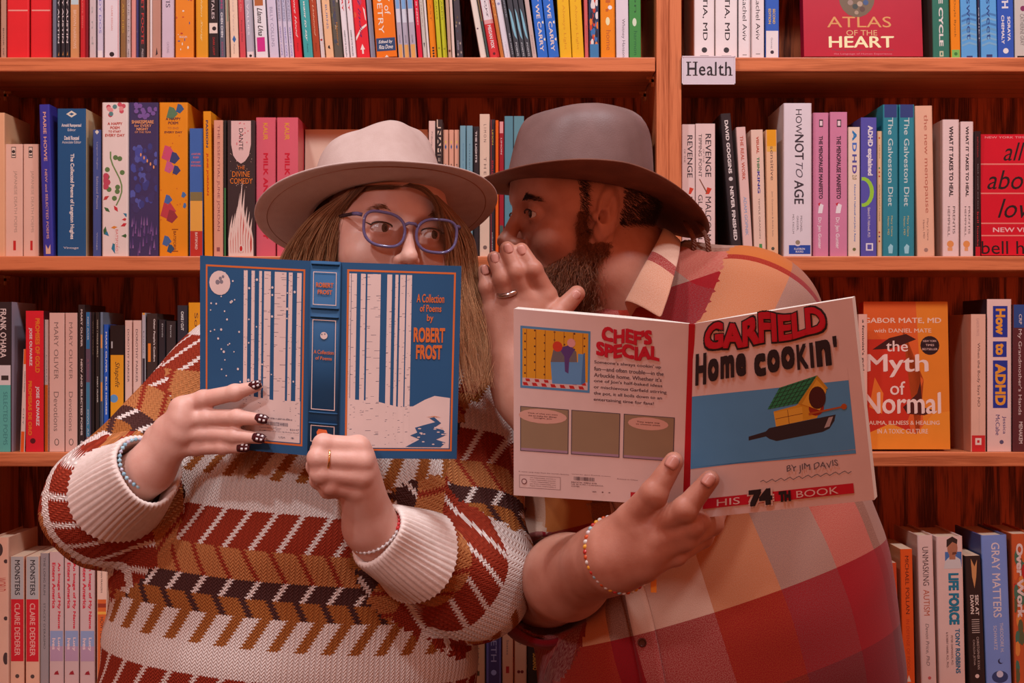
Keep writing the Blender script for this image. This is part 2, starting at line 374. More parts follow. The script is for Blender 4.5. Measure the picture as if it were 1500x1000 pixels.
def shelf_row(zone, group, bot, rows):
    """rows: x0, x1, top, colour, short word, description, items, options"""
    for i, r in enumerate(rows):
        x0, x1, top, col, short, desc, items = r[:7]; op = dict(r[7]) if len(r) > 7 else {}
        full = op.pop('full', None)
        t = op.pop('face', None)
        if i and not t and not rows[i-1][7:8] == () and op.get('tilt', 0) > 0:
            dt = math.tan(math.radians(op['tilt']))-math.tan(math.radians(rows[i-1][7].get('tilt', 0)))
            if dt > 0 and r[0]-rows[i-1][1] < 5: x0 += min(.35*(x1-x0), max(0, 0.232*dt*PPM-(r[0]-rows[i-1][1])))
        if t: o = face_book(x0, x1, top, bot, col, items, **t)
        else: o = book(x0, x1, top, bot, col, items, **op)
        L = rows[i-1][4] if i else None; R = rows[i+1][4] if i+1 < len(rows) else None
        L = L and L+' one'; R = R and R+' one'
        if desc.split()[0] in ('leftmost', 'middle', 'rightmost', 'left', 'right', 'first', 'second'): full = full or '%s, %s' % (desc, zone)
        tries = [full] if full else ['%s between %s and %s, %s' % (desc, L, R, zone), '%s right of %s, %s' % (desc, L, zone), '%s, %s' % (desc, zone)] if L and R else ['%s left of %s, %s' % (desc, R, zone)] if R else ['%s right of %s, %s' % (desc, L, zone)]
        lab = next((q for q in tries if len(q.replace('-', ' ').split()) <= 16), tries[-1])
        tag(o, lab, 'book', group)
K = (44, 36, 40); Wt = (228, 206, 206)
# top left shelf ---------------------------------------------------
B1 = 84
def tp(i): return -118-((i*37) % 23)
R1 = [
 (1,9,'T',(186,138,118),'tan','slim tan paperback',[('V','BOOK OF',K,40,80,.4,.75)],{}),
 (10,43,'T',(226,38,46),'red','thick bright red hardcover',[('B',13,15,(240,150,140))],{'hard':1,'full':'first of two thick bright red hardcovers at the left end of the top left shelf'}),
 (44.5,76,'T',(226,38,46),'red','thick bright red hardcover',[('B',13,15,(240,150,140))],{'hard':1,'full':'second of two thick bright red hardcovers, left of the thin slate paperback'}),
 (77,82.5,'T',(110,112,128),'slate','thin slate paperback',[]),
 (83,89,'T',(46,42,48),'black','leftmost of three matching black paperbacks',[('V','EMILY AUSTIN',(225,205,205),-30,62,.2,.8,.02),('P',(200,130,60),[(.3,80),(.7,80),(.7,74)])]),
 (89.3,95.3,'T',(46,42,48),'black','middle of three matching black paperbacks',[('V','EMILY AUSTIN',(225,205,205),-30,62,.2,.8,.02),('P',(200,130,60),[(.3,80),(.7,80),(.7,74)])]),
 (95.6,102,'T',(46,42,48),'black','rightmost of three matching black paperbacks',[('V','EMILY AUSTIN',(225,205,205),-30,62,.2,.8,.02),('P',(200,130,60),[(.3,80),(.7,80),(.7,74)])]),
 (103,116.5,'T',(206,140,92),'light brown','light brown paperback with pale blue top',[('B',-118,6,(186,200,204)),('V','BROWN NARROWS',(232,190,170),14,70,.3,.7)]),
 (117.5,124.5,'T',(196,34,42),'red','thin red paperback',[('V','LOVE SIGN',(230,120,110),0,40,.3,.7)]),
 (125,130,'T',(140,30,42),'dark red','very thin dark red paperback',[]),
 (131,140.5,'T',(205,180,182),'pale grey','pale grey paperback with faint lettering',[('V','w r a n d',(160,150,150),-40,64,.3,.7)]),
 (142.5,151.5,'T',(206,190,208),'pale lilac','pale lilac paperback with violet lettering',[('V','BODY DOS',(120,110,180),-20,48,.25,.75),('B',73,84,(228,212,214))]),
 (153,175,'T',(226,206,212),'wide white','wide white paperback, tiny red lettering',[('V','CLAIRE KEEGAN',(210,120,110),8,44,.45,.57),('O',K,.5,79,3.5),('B',-118,84,(205,70,50),.96,1)]),
 (176.5,184,'T',(140,98,60),'olive brown','olive brown paperback with gold lettering',[('V','ELECTRIC ARCHES',(200,150,60),-50,48,.3,.8)]),
 (185,192,'T',(218,194,196),'white','narrow white paperback with grey lettering',[('V','CRANE DELTE',(140,120,120),-20,62,.3,.75),('V','FABER',K,70,82,.3,.7)]),
 (192.5,199,'T',(216,140,132),'salmon','thin salmon pink paperback',[]),
 (199.5,203,'T',(66,62,110),'violet','very thin violet patterned paperback',[('F','camo')]),
 (203.5,214.5,'T',(56,48,52),'charcoal','charcoal paperback with red lettering',[('V','MARGARET FOOTE',(205,60,60),-60,63,.3,.75,.02),('V','PRESS',(220,200,200),70,82,.35,.65)]),
 (215,219.5,'T',(190,140,120),'dull pink','very thin dull pink paperback',[]),
 (220,222.7,'T',(232,214,214),'white sliver','white sliver of a pamphlet',[]),
 (223,235.5,'T',(186,132,116),'brown pink','brown pink paperback with small black mark',[('P',K,[(.4,80),(.7,78),(.55,68)])]),
 (237,255.5,'T',(205,180,196),'mauve','mauve grey paperback with dark lettering',[('V','OTIS',(70,60,80),-20,10,.3,.7),('V','CATLING',(150,130,150),60,76,.4,.6)]),
 (257,284,'T',(230,130,40),'orange floral','orange paperback with white flowers',[('F','blots'),('H','PENGUIN',(235,215,205),52,55,.2,.65)]),
 (287,305,'T',(222,146,36),'golden','golden orange hardcover with pale script',[('V','Golden Song',(240,200,140),-20,60,.35,.6,0,.4)],{'tilt':0.4,'hard':1}),
 (306,320.5,'T',(44,36,38),'black banded','black paperback with a white label band',[('V','ORDINARY TALES',(225,200,200),-60,27,.3,.65),('B',33,48,(226,200,190)),('O',K,.6,41,3),('V','DARK LIGHT',(190,40,40),54,80,.4,.65)],{'tilt':0.7}),
 (321,330.5,'T',(92,90,104),'slate','slate paperback with bold white lettering',[('V','CHEN CHEN',(238,226,230),17,53,.25,.75,.03),('V','POEMS',(215,50,120),-20,12,.3,.7),('V','ESSAYS',(180,70,110),60,80,.3,.7)],{'tilt':1.1}),
 (331.2,337,'T',(200,170,150),'beige','thin beige and green paperback',[('B',-118,30,(130,150,120),.5,1)],{'tilt':1.4}),
 (338,350,'T',(232,196,174),'cream','cream paperback with a blue diamond',[('P',(50,100,160),[(.5,62),(.2,57),(.5,51),(.8,57)]),('V','Poems',(160,120,110),64,78,.35,.6),('V','Selected Verse',(200,170,160),-20,45,.35,.65)],{'tilt':1.7}),
 (350.5,360,'T',(204,72,80),'rose red','rose red paperback with dark lettering',[('V','Chi On',(230,150,140),-10,16,.3,.7),('V','Franny Choi',K,29,60,.3,.7)],{'tilt':2.1}),
 (361,373.5,'T',(176,168,182),'grey','blue grey paperback with white foot',[('V','ULTIMATE VALUES',(225,210,220),-60,50,.2,.5,.02),('B',74,84,(226,206,208)),('O',K,.5,80,2)],{'tilt':2.5}),
 (375,393,'T',(226,214,220),'white','white paperback with magenta square and script',[('B',-118,8,(176,98,56),.05,.85),('V','Llama Una',K,11,52,.25,.75,.02,.4),('B',54,75,(204,44,128),.1,.85)],{'tilt':2.9}),
 (394,409,'T',(208,192,212),'lilac','pale lilac paperback with grey capitals',[('V','BILLY COLLINS',(150,140,164),10,68,.25,.65)],{'tilt':3.5}),
 (410,416.6,'T',(206,188,206),'lilac','leftmost of three thin lilac paperbacks',[('B',-118,30,(150,142,166)),('V','WENDY COPE',(104,96,176),38,81,.25,.8),('V','THE ORANGE',(210,196,214),-40,32,.25,.8)],{'tilt':3.9}),
 (417.2,424,'T',(206,188,206),'lilac','middle of three thin lilac paperbacks',[('B',-118,30,(150,142,166)),('V','WENDY COPE',(104,96,176),38,81,.25,.8),('V','THE ORANGE',(210,196,214),-40,32,.25,.8)],{'tilt':4.1}),
 (424.6,431.4,'T',(206,188,206),'lilac','rightmost of three thin lilac paperbacks',[('B',-118,30,(150,142,166)),('V','WENDY COPE',(104,96,176),38,81,.25,.8),('V','THE ORANGE',(210,196,214),-40,32,.25,.8)],{'tilt':4.2}),
 (432,443.6,'T',(214,32,44),'red','red paperback with white script',[('V','Romance Hood',(236,190,190),-30,54,.3,.65,.02,.4),('V','Poems',(90,20,30),62,74,.4,.6)],{'tilt':4.4}),
 (445.5,458.8,'T',(62,158,160),'teal','teal paperback with white script',[('V','Things I want to say',(226,226,216),-40,60,.25,.65,.02,.4),('V','Poems',(30,80,90),64,76,.4,.6)],{'tilt':4.6}),
 (459.4,470,'T',(172,64,36),'rust','rust brown paperback with pale script',[('V','Poetry Unbound',(232,170,140),-30,52,.3,.65,.01,.4),('V','Poems',(80,30,20),62,74,.4,.6)],{'tilt':4.7}),
 (470.5,477,'T',(228,214,216),'white','narrow white paperback, red dot',[('O',(190,60,60),.4,57,1.6)],{'tilt':4.8}),
 (477.7,489.2,'T',(232,178,138),'peach','peach paperback with blue lettering',[('V','ROBERT BURNS',(80,100,150),-40,42,.4,.7),('P',K,[(.3,70),(.7,72),(.6,66),(.4,67)])],{'tilt':4.8}),
 (490,503.4,'T',(92,84,76),'dark mottled','dark mottled paperback',[('F','camo'),('V','BEE GARDEN',(70,70,110),0,34,.3,.6),('V','Memory',(190,120,50),32,66,.4,.7)],{'tilt':4.9}),
 (504.2,513,'T',(228,212,218),'white','left of two white red-and-black lettered paperbacks',[('V','POETRY',(212,40,50),-40,16,.3,.7,.03),('V','HARRYETTE MULLEN',K,44,82,.3,.6,.02)],{'tilt':4.9}),
 (513.6,522.2,'T',(228,212,218),'white','right of two white red-and-black lettered paperbacks',[('V','POETRY',(212,40,50),-40,16,.3,.7,.03),('V','HARRYETTE MULLEN',K,44,82,.3,.6,.02)],{'tilt':4.9}),
 (523,542.5,'T',(222,36,50),'bright red','bright red paperback with orange blossoms',[('F','redleaf'),('V','Tay of India',(96,30,90),-50,54,.3,.6,.0,.4)],{'tilt':4.9}),
 (543.2,551,'T',(138,140,160),'slate blue','plain slate blue paperback',[],{'tilt':4.6}),
 (551.7,582,'T',(234,112,24),'wide orange','wide orange anthology with navy label',[('V','MODERN POETRY',(240,222,206),-110,49,.18,.45,.0),('V','ANTHOLOGY of',(240,222,206),-100,22,.55,.85,.0),('B',56,75,(44,70,110)),('H','Edited by',(236,222,214),59,65,.12,.86,.02,.3),('H','Rita Dove',(236,222,214),66,72,.12,.86,.02,.3),('P',(240,222,206),[(.4,84),(.6,84),(.5,81)])],{'tilt':4}),
 (584,591.7,'T',(176,162,178),'cloudy grey','leftmost of three cloudy grey paperbacks',[('B',-118,12,(120,160,205)),('B',12,32,(205,200,212)),('B',64,84,(216,156,90)),('V','OLIVER',K,50,62,.35,.6)],{'tilt':4}),
 (592.6,601,'T',(176,162,178),'cloudy grey','middle of three cloudy grey paperbacks',[('B',-118,12,(120,160,205)),('B',12,32,(205,200,212)),('B',64,84,(216,156,90)),('V','OLIVER',K,50,62,.35,.6)],{'tilt':4}),
 (601.8,610.8,'T',(176,162,178),'cloudy grey','rightmost of three cloudy grey paperbacks',[('B',-118,12,(120,160,205)),('B',12,32,(205,200,212)),('B',64,84,(216,156,90)),('V','OLIVER',K,50,62,.35,.6)],{'tilt':4}),
 (611.5,619.7,'T',(216,32,62),'crimson','crimson paperback with white capitals',[('V','WHAT WILD IS NEED',(236,190,196),-60,36,.3,.7,.02)],{'tilt':4.5}),
 (620.3,626,'T',(196,184,176),'grey','thin grey paperback, small triangle mark',[('P',(60,50,60),[(.2,62),(.8,62),(.5,70)]),('V','CANTERBURY',(150,120,110),-20,40,.3,.7)],{'tilt':4.5}),
 (626.4,630.4,'T',(226,208,208),'white','very thin white paperback',[],{'tilt':4.5}),
 (631,640.5,'T',(236,126,20),'orange','orange paperback with four black dots',[('V','LOVELY LAST',(150,70,20),-60,30,.35,.6),('O',K,.5,69,1.5),('O',K,.5,73,1.5),('O',K,.5,77,1.5),('O',K,.5,81,1.5)],{'tilt':4}),
 (641.2,647.8,'T',(192,184,40),'lime','left of two lime green paperbacks',[('V','ALL STANDARDS',(110,100,20),-60,28,.3,.7),('O',(150,140,40),.5,70,1.4)],{'tilt':4}),
 (648.6,656,'T',(192,184,40),'lime','right of two lime green paperbacks',[('V','ALL STANDARDS',(110,100,20),-60,28,.3,.7),('O',(150,140,40),.5,70,1.4)],{'tilt':4}),
 (656.8,662,'T',(186,150,130),'tan','thin tan paperback with dark seal',[('O',(110,50,40),.5,74,1.8)],{'tilt':3}),
 (662.6,667,'T',(222,192,182),'pale pink','thin pale pink paperback',[],{'tilt':3}),
 (668,678.5,'T',(70,62,70),'charcoal','charcoal paperback facing the gap',[('F','camo'),('V','STRAND',(190,180,200),58,72,.15,.4)],{'tilt':3.6}),
 (704,713.5,'T',(226,206,196),'cream','leaning cream paperback',[('O',(90,40,70),.3,41,1.2)],{'tilt':10,'side':(214,170,160)}),
 (713.9,717,'T',(64,84,80),'dark green','very thin dark green leaning book',[('B',-118,30,(130,98,60))],{'tilt':10}),
 (717.5,733,'T',(212,52,56),'red and white','leaning paperback, white above and red below',[('B',-118,28,(226,206,210)),('B',28,34,(222,150,150)),('V','MEGAN FOX',(240,206,206),36,70,.3,.68,.03),('V','Pretty Boys',(90,70,80),-60,24,.3,.7,0,.4),('O',(100,30,40),.5,78,2)],{'tilt':10}),
 (733.4,738.9,'T',(192,110,50),'ochre','thin ochre leaning paperback',[('V','SKILL',(220,160,100),-30,30,.3,.7)],{'tilt':9.8}),
 (739.3,749,'T',(220,206,216),'white','white leaning paperback with faint marks',[('V','J. David Grey',(150,140,160),60,82,.4,.65),('O',(150,140,170),.5,4,2)],{'tilt':9.7}),
 (749.5,755,'T',(72,72,80),'charcoal','thin charcoal leaning paperback',[('V','LOUNGE',(170,170,180),-20,24,.3,.7),('V','BILAL PRETTE',(190,190,196),48,79,.3,.7)],{'tilt':9.6}),
 ]
for j, (a, c, wd) in enumerate(((755.6,763.6,'leftmost'),(764.2,771.4,'middle'),(772,779.4,'rightmost'))):
    R1.append((a,c,'T',(64,66,74),'dark blue-leaf',wd+' of three dark books with pale blue leaf',[('P',(126,176,196),[(.0,11),(.45,18),(.75,34),(.95,58),(.4,52),(.1,40)]),('V','POEMS',(205,205,210),62,82,.3,.7)],{'tilt':9}))
R1 += [
 (780,787,'T',(196,166,160),'mauve','thin mauve leaning paperback',[('V','Serenade',(140,110,110),50,78,.4,.7)],{'tilt':8}),
 (788,803.4,'T',(42,104,196),'blue','left of two blue paperbacks with cream capitals',[('V','WHAT WE CARRY',(226,200,190),-40,75,.28,.7,.02),('O',(230,214,190),.97,33,2),('O',(230,214,190),.97,58,2)],{'tilt':6.5}),
 (804,819.4,'T',(42,104,196),'blue','right of two blue paperbacks with cream capitals',[('V','WHAT WE CARRY',(226,200,190),-40,75,.28,.7,.02),('O',(230,214,190),.97,33,2),('O',(230,214,190),.97,58,2)],{'tilt':6.2}),
 (820.4,838,'T',(232,172,34),'gold','left of two golden yellow paperbacks',[('V','There Is Always Light',(212,140,30),-40,72,.35,.65)],{'tilt':3}),
 (838.6,856,'T',(232,172,34),'gold','right of two golden yellow paperbacks',[('V','There Is Always Light',(212,140,30),-40,72,.35,.65)],{'tilt':3}),
 (857,863,'T',(206,92,92),'pink','thin pink paperback',[('V','Salvation',(150,50,60),36,62,.3,.7)],{'tilt':1.2}),
 (863.6,878.4,'T',(40,60,90),'multicolour','multicolour splashed paperback',[('F','swirl'),('B',64,84,(60,120,170))],{'tilt':1}),
 (880,902,'T',(234,128,22),'orange','orange paperback titled in brown',[('V','with',(190,90,30),-60,16,.35,.7),('V','home',(180,90,40),43,72,.38,.72),('O',(245,215,170),.5,30,3,6),('O',(236,226,220),.68,10,3)],{'tilt':.6}),
 (903,921.4,'T',(218,200,210),'white','white paperback with grey name lettering',[('V','Whitney Hanson',(110,100,110),27,83,.4,.75)],{'tilt':.6}),
 (922,939.4,'T',(66,138,70),'green','green paperback with pale bird mark',[('V','poison',(40,90,50),-60,18,.35,.7),('V','harmon',(40,100,60),45,80,.38,.72),('O',(210,214,190),.45,32,3,6)],{'tilt':.4}),
]
R1 = [(r[0], r[1], tp(i) if r[2] == 'T' else r[2])+tuple(r[3:]) for i, r in enumerate(R1)]
shelf_row('top left shelf', 'books on the top left shelf', B1, R1)
# top right shelf ----------------------------------------------------
MDs = [('V','PETER ATTIA, MD',K,-80,58,.38,.68,.01),('O',(60,56,60),.5,72,4),('B',80,81,(120,110,110),.25,.75)]
RA = [('V','Rachel Aviv',K,-6,58,.3,.7,.0),('V','Strangers',(150,60,60),-100,-20,.3,.7),('B',78,79,(120,110,110),.3,.7)]
R1b = [
 (1017,1047,-130,(232,212,214),'white','left of two wide white hardcovers with black capitals',MDs,{'hard':1,'side':(214,150,120)}),
 (1048,1080.5,-130,(232,212,214),'white','right of two wide white hardcovers with black capitals',MDs,{'hard':1}),
 (1082,1100,-120,(230,210,212),'white','left of two narrow white paperbacks',RA),
 (1101.5,1119.6,-120,(230,210,212),'white','right of two narrow white paperbacks',RA),
 (1121,1141.5,-110,(48,92,180),'blue','blue and white paperback with yellow lettering',[('B',44,84,(230,212,214)),('V','SECOND',(226,180,50),12,34,.55,.75,.02),('V','EDITION',(226,180,50),12,34,.2,.4,.02),('V','Gomez',(120,110,120),54,70,.4,.55),('O',(60,50,60),.5,75,2.6)],{'full':'blue and white paperback standing left of the crimson display book, top right shelf'}),
 (1178,1352,-140,(178,16,44),'crimson display','crimson display book',[('H','ATLAS',(208,142,80),25,41,.2,.74,.0),('H','OF THE',(214,160,110),45,53,.36,.62,.0),('H','HEART',(250,220,170),54,71,.21,.76,.02),('H','Mapping Meaningful Connection and',(120,60,70),73,76,.24,.75),('H','the Language of Human Experience',(210,120,130),79,82,.25,.74),
   ('O',(110,86,66),.455,-4,26,30),('F','none'),('O',(150,120,110),.40,4,4),('O',(60,64,60),.44,10,4),('O',(170,140,120),.48,6,4),('O',(90,60,50),.5,14,4),('O',(60,80,120),.53,4,4),('O',(160,130,110),.45,19,3)],{'face':dict(lean=7,thick=0.03,setb=0.016),'full':'crimson display book facing out with gold lettering, top right shelf'}),
 (1367,1392,-130,(46,112,96),'green','green hardcover with white capitals',[('V','THE CYCLE',(222,210,206),-30,67,.35,.65,.03),('B',74,82,(190,190,160),.36,.64),('B',76,80,(46,112,96),.45,.56)],{'tilt':1,'hard':1,'side':(60,60,58)}),
 (1393.4,1407.5,-110,(232,128,24),'orange','orange paperback with green foot',[('V','Nadya Doyle Byock',(110,70,20),-30,54,.3,.6),('B',72,84,(120,180,90)),('O',(60,120,60),.5,78,2.5)],{'tilt':1}),
 (1408.5,1432.6,-120,(90,156,214),'sky blue','left of two sky blue paperbacks',[('F','wave'),('V','Bittersweet',(40,70,130),-60,57,.35,.68,.0),('B',81,84,(50,60,110),.3,.7)],{'tilt':1.2}),
 (1433.4,1437,-125,(48,46,74),'navy','very thin navy book',[('V','QUIET',(210,200,210),10,60,.2,.8)],{'tilt':1.2}),
 (1437.6,1461.6,-120,(90,156,214),'sky blue','right of two sky blue paperbacks',[('F','wave'),('V','Bittersweet',(40,70,130),-60,57,.35,.68,.0),('B',79,83,(50,60,110),.3,.7)],{'tilt':1.2}),
 (1462.4,1486,-125,(44,86,178),'royal blue','royal blue paperback with white capitals',[('V','SORAYA',(222,212,224),24,60,.62,.82,.03),('V','CHEMALY',(222,212,224),22,64,.2,.4,.03),('V','TH',(222,212,224),-10,12,.25,.7,.03),('O',(226,220,226),.48,74,4)],{'tilt':1}),
 (1486.8,1512,-120,(196,184,178),'grey','grey white paperback at the right edge',[('O',(130,50,90),.5,12,4),('V','CATHERINE GRAY',(120,110,110),20,66,.3,.55),('B',81,84,K,.1,.9)],{'tilt':.5}),
]
shelf_row('top right shelf', 'books on the top right shelf', 84, R1b)
# second shelf, left ---------------------------------------------------
B2 = 375
JD = [('V','JAPANESE DEATH POEMS',(176,140,126),250,340,.45,.7),('B',352,366,(196,40,40),.45,.62),('B',215,231,(60,50,50),.33,.62),('B',216,230,(236,196,180),.36,.59),('O',(60,50,50),.47,222,2.4),('B',226,228,(60,50,50),.38,.58)]
MH = [('V','KAUR',(226,150,50),180,205,.35,.6,.02),('V','MILK AND HONEY',(206,24,50),224,350,.36,.62,.03)]
PE = [('P',(230,190,90),[(.5,205),(.3,208),(.5,211),(.7,208)]),('P',(50,90,140),[(.5,211),(.25,215),(.5,219),(.75,215)]),('V','POEMS',(110,80,70),240,300,.35,.65)]
R2 = [
 (-14,7,165,(236,168,130),'peach','peach coloured book at the left edge',[]),
 (8,33.5,211,(230,178,160),'pale pink','left of two pale pink paperbacks with red stamp',JD,{'setb':.012}),
 (34.2,57,211,(230,178,160),'pale pink','right of two pale pink paperbacks with red stamp',JD,{'setb':.012}),
 (59,79,153,(54,54,150),'royal blue','royal blue hardcover with gold capitals',[('V','MARIE HOWE',(222,160,140),164,236,.3,.7,.02),('V','NEW and SELECTED POEMS',(206,150,140),248,350,.35,.65,.02),('P',(220,170,150),[(.2,372),(.8,372),(.8,358),(.5,365),(.2,358)])],{'tilt':1.6,'hard':1,'setb':.0}),
 (84,126,159,(26,82,128),'wide teal blue','wide teal blue paperback with white lettering',[('P',(222,206,190),[(.3,167),(.5,162),(.7,167),(.5,172)]),('P',(26,82,128),[(.4,167),(.5,165),(.6,167),(.5,169)]),('H','Arnold Rampersad',(222,206,206),181,187,.13,.86,.03),('H','Editor',(222,206,206),188,192,.36,.66),('H','David Roessel',(222,206,206),199,205,.23,.78,.03),('H','Associate Editor',(222,206,206),206,210,.15,.86),('V','The Collected Poems of Langston Hughes',(226,212,210),225,350,.42,.6,.03),('H','Vintage',(222,206,206),361,365,.2,.76)],{'side':(232,196,160),'depth':.14}),
 (136,148.5,190,(66,82,140),'slate blue','slate blue paperback with pale lettering',[('P',(222,206,190),[(.2,193),(.5,190),(.8,193),(.5,197)]),('V','Langston Hughes',(170,160,180),208,248,.4,.65),('V','Selected Poems',(176,164,180),258,306,.4,.7),('V','Vintage',(190,180,190),340,366,.4,.6)],{'side':(70,50,60)}),
 (149.3,188,150,(232,206,200),'white floral','thick white floral hardcover',[('F','floral'),('H','A HAPPY',(196,60,50),179,183,.18,.82,.02),('H','POEM',(196,60,50),185,189,.3,.7,.02),('H','TO START',(196,60,50),191,194,.22,.76,.02),('H','EVERY DAY',(196,60,50),196,200,.08,.92,.02),('B',334,370,(232,206,200),.5,.66),('V','BATSFORD',(206,60,60),336,368,.53,.63)],{'hard':1}),
 (188.6,232.4,150,(62,52,92),'dark violet','thick dark violet hardcover with forest art',[('F','forest'),('H','SHAKESPEARE',(226,150,110),176,181,.06,.88,.03),('H','for EVERY',(226,150,110),182,186,.16,.8,.02),('H','NIGHT',(226,150,110),187,191,.24,.68,.03),('H','OF THE YEAR',(226,150,110),192,195,.18,.78,.0)],{'hard':1}),
 (233,275.5,150,(230,136,28),'orange patterned','thick orange hardcover with bird patterns',[('F','birds'),('H','A HAPPY',(90,40,60),172,176,.2,.78,.02),('H','POEM',(90,40,60),178,182,.3,.68,.02),('H','TO END',(190,110,60),186,189,.28,.7,.0),('H','EVERY DAY',(90,40,60),192,195,.16,.84,.02),('V','BATSFORD',(130,60,30),338,366,.5,.6),('B',335,336,(130,60,30),.44,.68),('B',367,368,(130,60,30),.44,.68)],{'hard':1}),
 (277.5,298,188,(60,100,168),'blue and orange','paperback blue above and orange below',[('B',281,294,(130,110,70)),('B',294,338,(230,160,70)),('B',338,375,(190,50,40)),('H','A NATURE',(220,110,110),224,227,.1,.85,.02),('H','POEM',(220,110,110),229,232,.25,.7,.02),('H','FOR EVERY',(220,110,110),236,239,.1,.85,.02),('H','WINTER EVENING',(220,110,110),241,244,.05,.9,.02),('V','BATSFORD',(236,200,190),340,365,.4,.6,.02)]),
 (299.6,311.5,163,(230,142,26),'bright orange','bright orange paperback with blue capitals',[('V','PASSION',(70,60,90),176,216,.3,.65,.03),('V','JUNE JORDAN',(196,50,30),224,286,.3,.65,.03)],{'tilt':.6,'setb':.004}),
 (313,327,176,(222,152,128),'peach','peach paperback with pink capitals',[('V','THE ESSENTIAL JUNE JORDAN',(150,80,80),183,338,.3,.7),('B',362,368,(150,80,80),.3,.7)]),
 (327.8,332,176,(40,40,40),'green black','very thin green and black book',[('B',275,375,(60,120,70))]),
 (333,373.6,176,(58,44,46),'black flame','black paperback with white flames',[('F','flames'),('V','DANTE',K,188,220,.42,.58,.0),('H','THE',(226,110,40),243,248,.36,.64,.0),('H','DIVINE',(230,120,40),251,259,.16,.84,.0),('H','COMEDY',(230,120,40),261,269,.08,.94,.0),('O',(230,200,190),.5,364,4,6),('O',(200,30,30),.5,364,2,4)]),
 (375,404.4,172,(216,92,108),'pink','left of two pink paperbacks with red capitals',MH),
 (405.6,437,172,(216,92,108),'pink','right of two pink paperbacks with red capitals',MH,{'side':(200,60,70)}),
 (446,626,190,(226,180,160),'wide cream','wide cream book facing out behind the beige hat',[],{'face':dict(lean=3,thick=.025,setb=.075),'full':'wide plain cream book facing out, half hidden behind the beige felt hat'}),
 (628,638,177,(226,184,174),'pinkish white','narrow pinkish white paperback with script',[('V','Tribute',(110,90,90),192,214,.35,.65,0,.3)]),
 (638.8,648.4,175,(60,46,46),'black and cream','black and cream paperback, large block capitals',[('B',186,236,(226,190,170),.15,.85),('V','NAME',K,188,236,.15,.85,.05),('B',175,186,(226,190,170),.0,.2)]),
 (649,657,190,(226,158,134),'peach','leftmost of three peach paperbacks with blue diamonds',PE),
 (657.6,665,190,(226,158,134),'peach','middle of three peach paperbacks with blue diamonds',PE),
 (665.6,673,190,(226,158,134),'peach','rightmost of three peach paperbacks with blue diamonds',PE),
 (673.8,682.8,184,(118,156,172),'pale blue','left of two pale blue paperbacks',[('V','Come on sit poem',(60,110,150),210,290,.4,.7)]),
 (683.4,692.6,184,(118,156,172),'pale blue','right of two pale blue paperbacks',[('V','Citizens and',(70,100,120),210,280,.4,.7)]),
 (693.2,702,185,(50,40,44),'black','black paperback with white capitals',[('V','THE LIGHTS',(226,200,196),192,238,.3,.7,.03)]),
 (702.6,717.6,167,(226,188,168),'cream','tall cream paperback with spaced capitals',[('V','L I M O N',(120,96,90),182,208,.4,.7),('V','T H E  H U R T',(120,96,90),230,300,.4,.7),('O',(120,96,90),.55,362,3)]),
 (718,725.4,175,(56,48,56),'dark','dark paperback with gold name',[('V','LIMON',(226,180,60),190,212,.35,.7,.02),('V','BRIGHT DEAD',(200,40,50),235,310,.35,.7,.02),('B',175,375,(180,30,40),.0,.12),('V','milkweed',(205,190,190),340,366,.3,.65)]),
 (725.8,730.6,176,(232,96,30),'orange','very thin orange book',[]),
 (731,738.4,178,(160,30,44),'dark red','dark red paperback with pale name',[('B',178,195,(226,150,150)),('V','LIMON',(232,190,190),202,226,.3,.65,.02),('B',330,375,(70,90,84))]),
 (739,752,170,(88,134,150),'grey teal','grey teal paperback left of the dark hat',[]),
 (752.6,768,170,(96,140,152),'grey teal','grey teal paperback half behind the dark hat',[]),
 (915,927.5,166,(52,44,52),'black','black book with a white label top',[('B',166,188,(200,190,196),.35,.8),('B',172,176,(60,60,80),.4,.75)]),
 (937,953,196,(62,44,42),'dark brown','dark brown book beside the oak upright',[('V','TINY POEM',(150,120,110),220,260,.1,.35)]),
]
shelf_row('second left shelf', 'books on the second left shelf', B2, R2)
# second shelf, right ---------------------------------------------------
RV = [('V','REVENGE',(52,44,50),196,259,.5,.82,.01),('V','TIPPING POINT',(60,50,54),196,259,.12,.3,.0),('V','OF THE',(120,100,100),218,238,.36,.44),('V','MALCOLM',(52,44,50),288,352,.5,.82,.0),('V','GLADWELL',(60,50,54),285,354,.1,.34,.0),('P',(206,60,40),[(.5,284),(.6,274),(.85,276),(.7,284)]),('P',(130,80,60),[(.14,262),(.2,262),(.6,281),(.56,283)]),('O',(190,40,40),.25,366,1.4),('O',(190,40,40),.4,366,1.4)]
RV0 = [('V','REVENGE',(52,44,50),198,260,.4,.85,.01),('V','OF THE',(120,100,100),218,238,.1,.24),('P',(206,60,40),[(.5,284),(.6,274),(.95,276),(.7,284)]),('V','MALCOLM',(52,44,50),288,352,.45,.85,.0),('O',(190,40,40),.3,366,1.4),('O',(190,40,40),.55,366,1.4)]
MM = [('V','THE MENOPAUSE MANIFESTO',(60,40,56),199,291,.36,.64,.03),('V','Dr. Jen Gunter',(238,200,210),318,364,.25,.55,.03),('B',175,186,(70,50,60),.38,.66),('B',177,184,(236,200,206),.43,.61),('P',(236,214,220),[(.3,312),(.6,312),(.7,300),(.4,297)]),('P',(196,40,60),[(.3,298),(.5,296),(.4,302)])]
GD = [('V','The Galveston Diet',(196,206,206),172,302,.3,.7,.01),('V','Mary Claire',(200,180,110),316,346,.5,.68,.0),('V','Haver, MD',(200,180,110),317,344,.24,.4,.0),('B',153,172,(46,64,120)),('P',(150,200,214),[(.35,371),(.65,371),(.7,360),(.5,357),(.3,362)])]
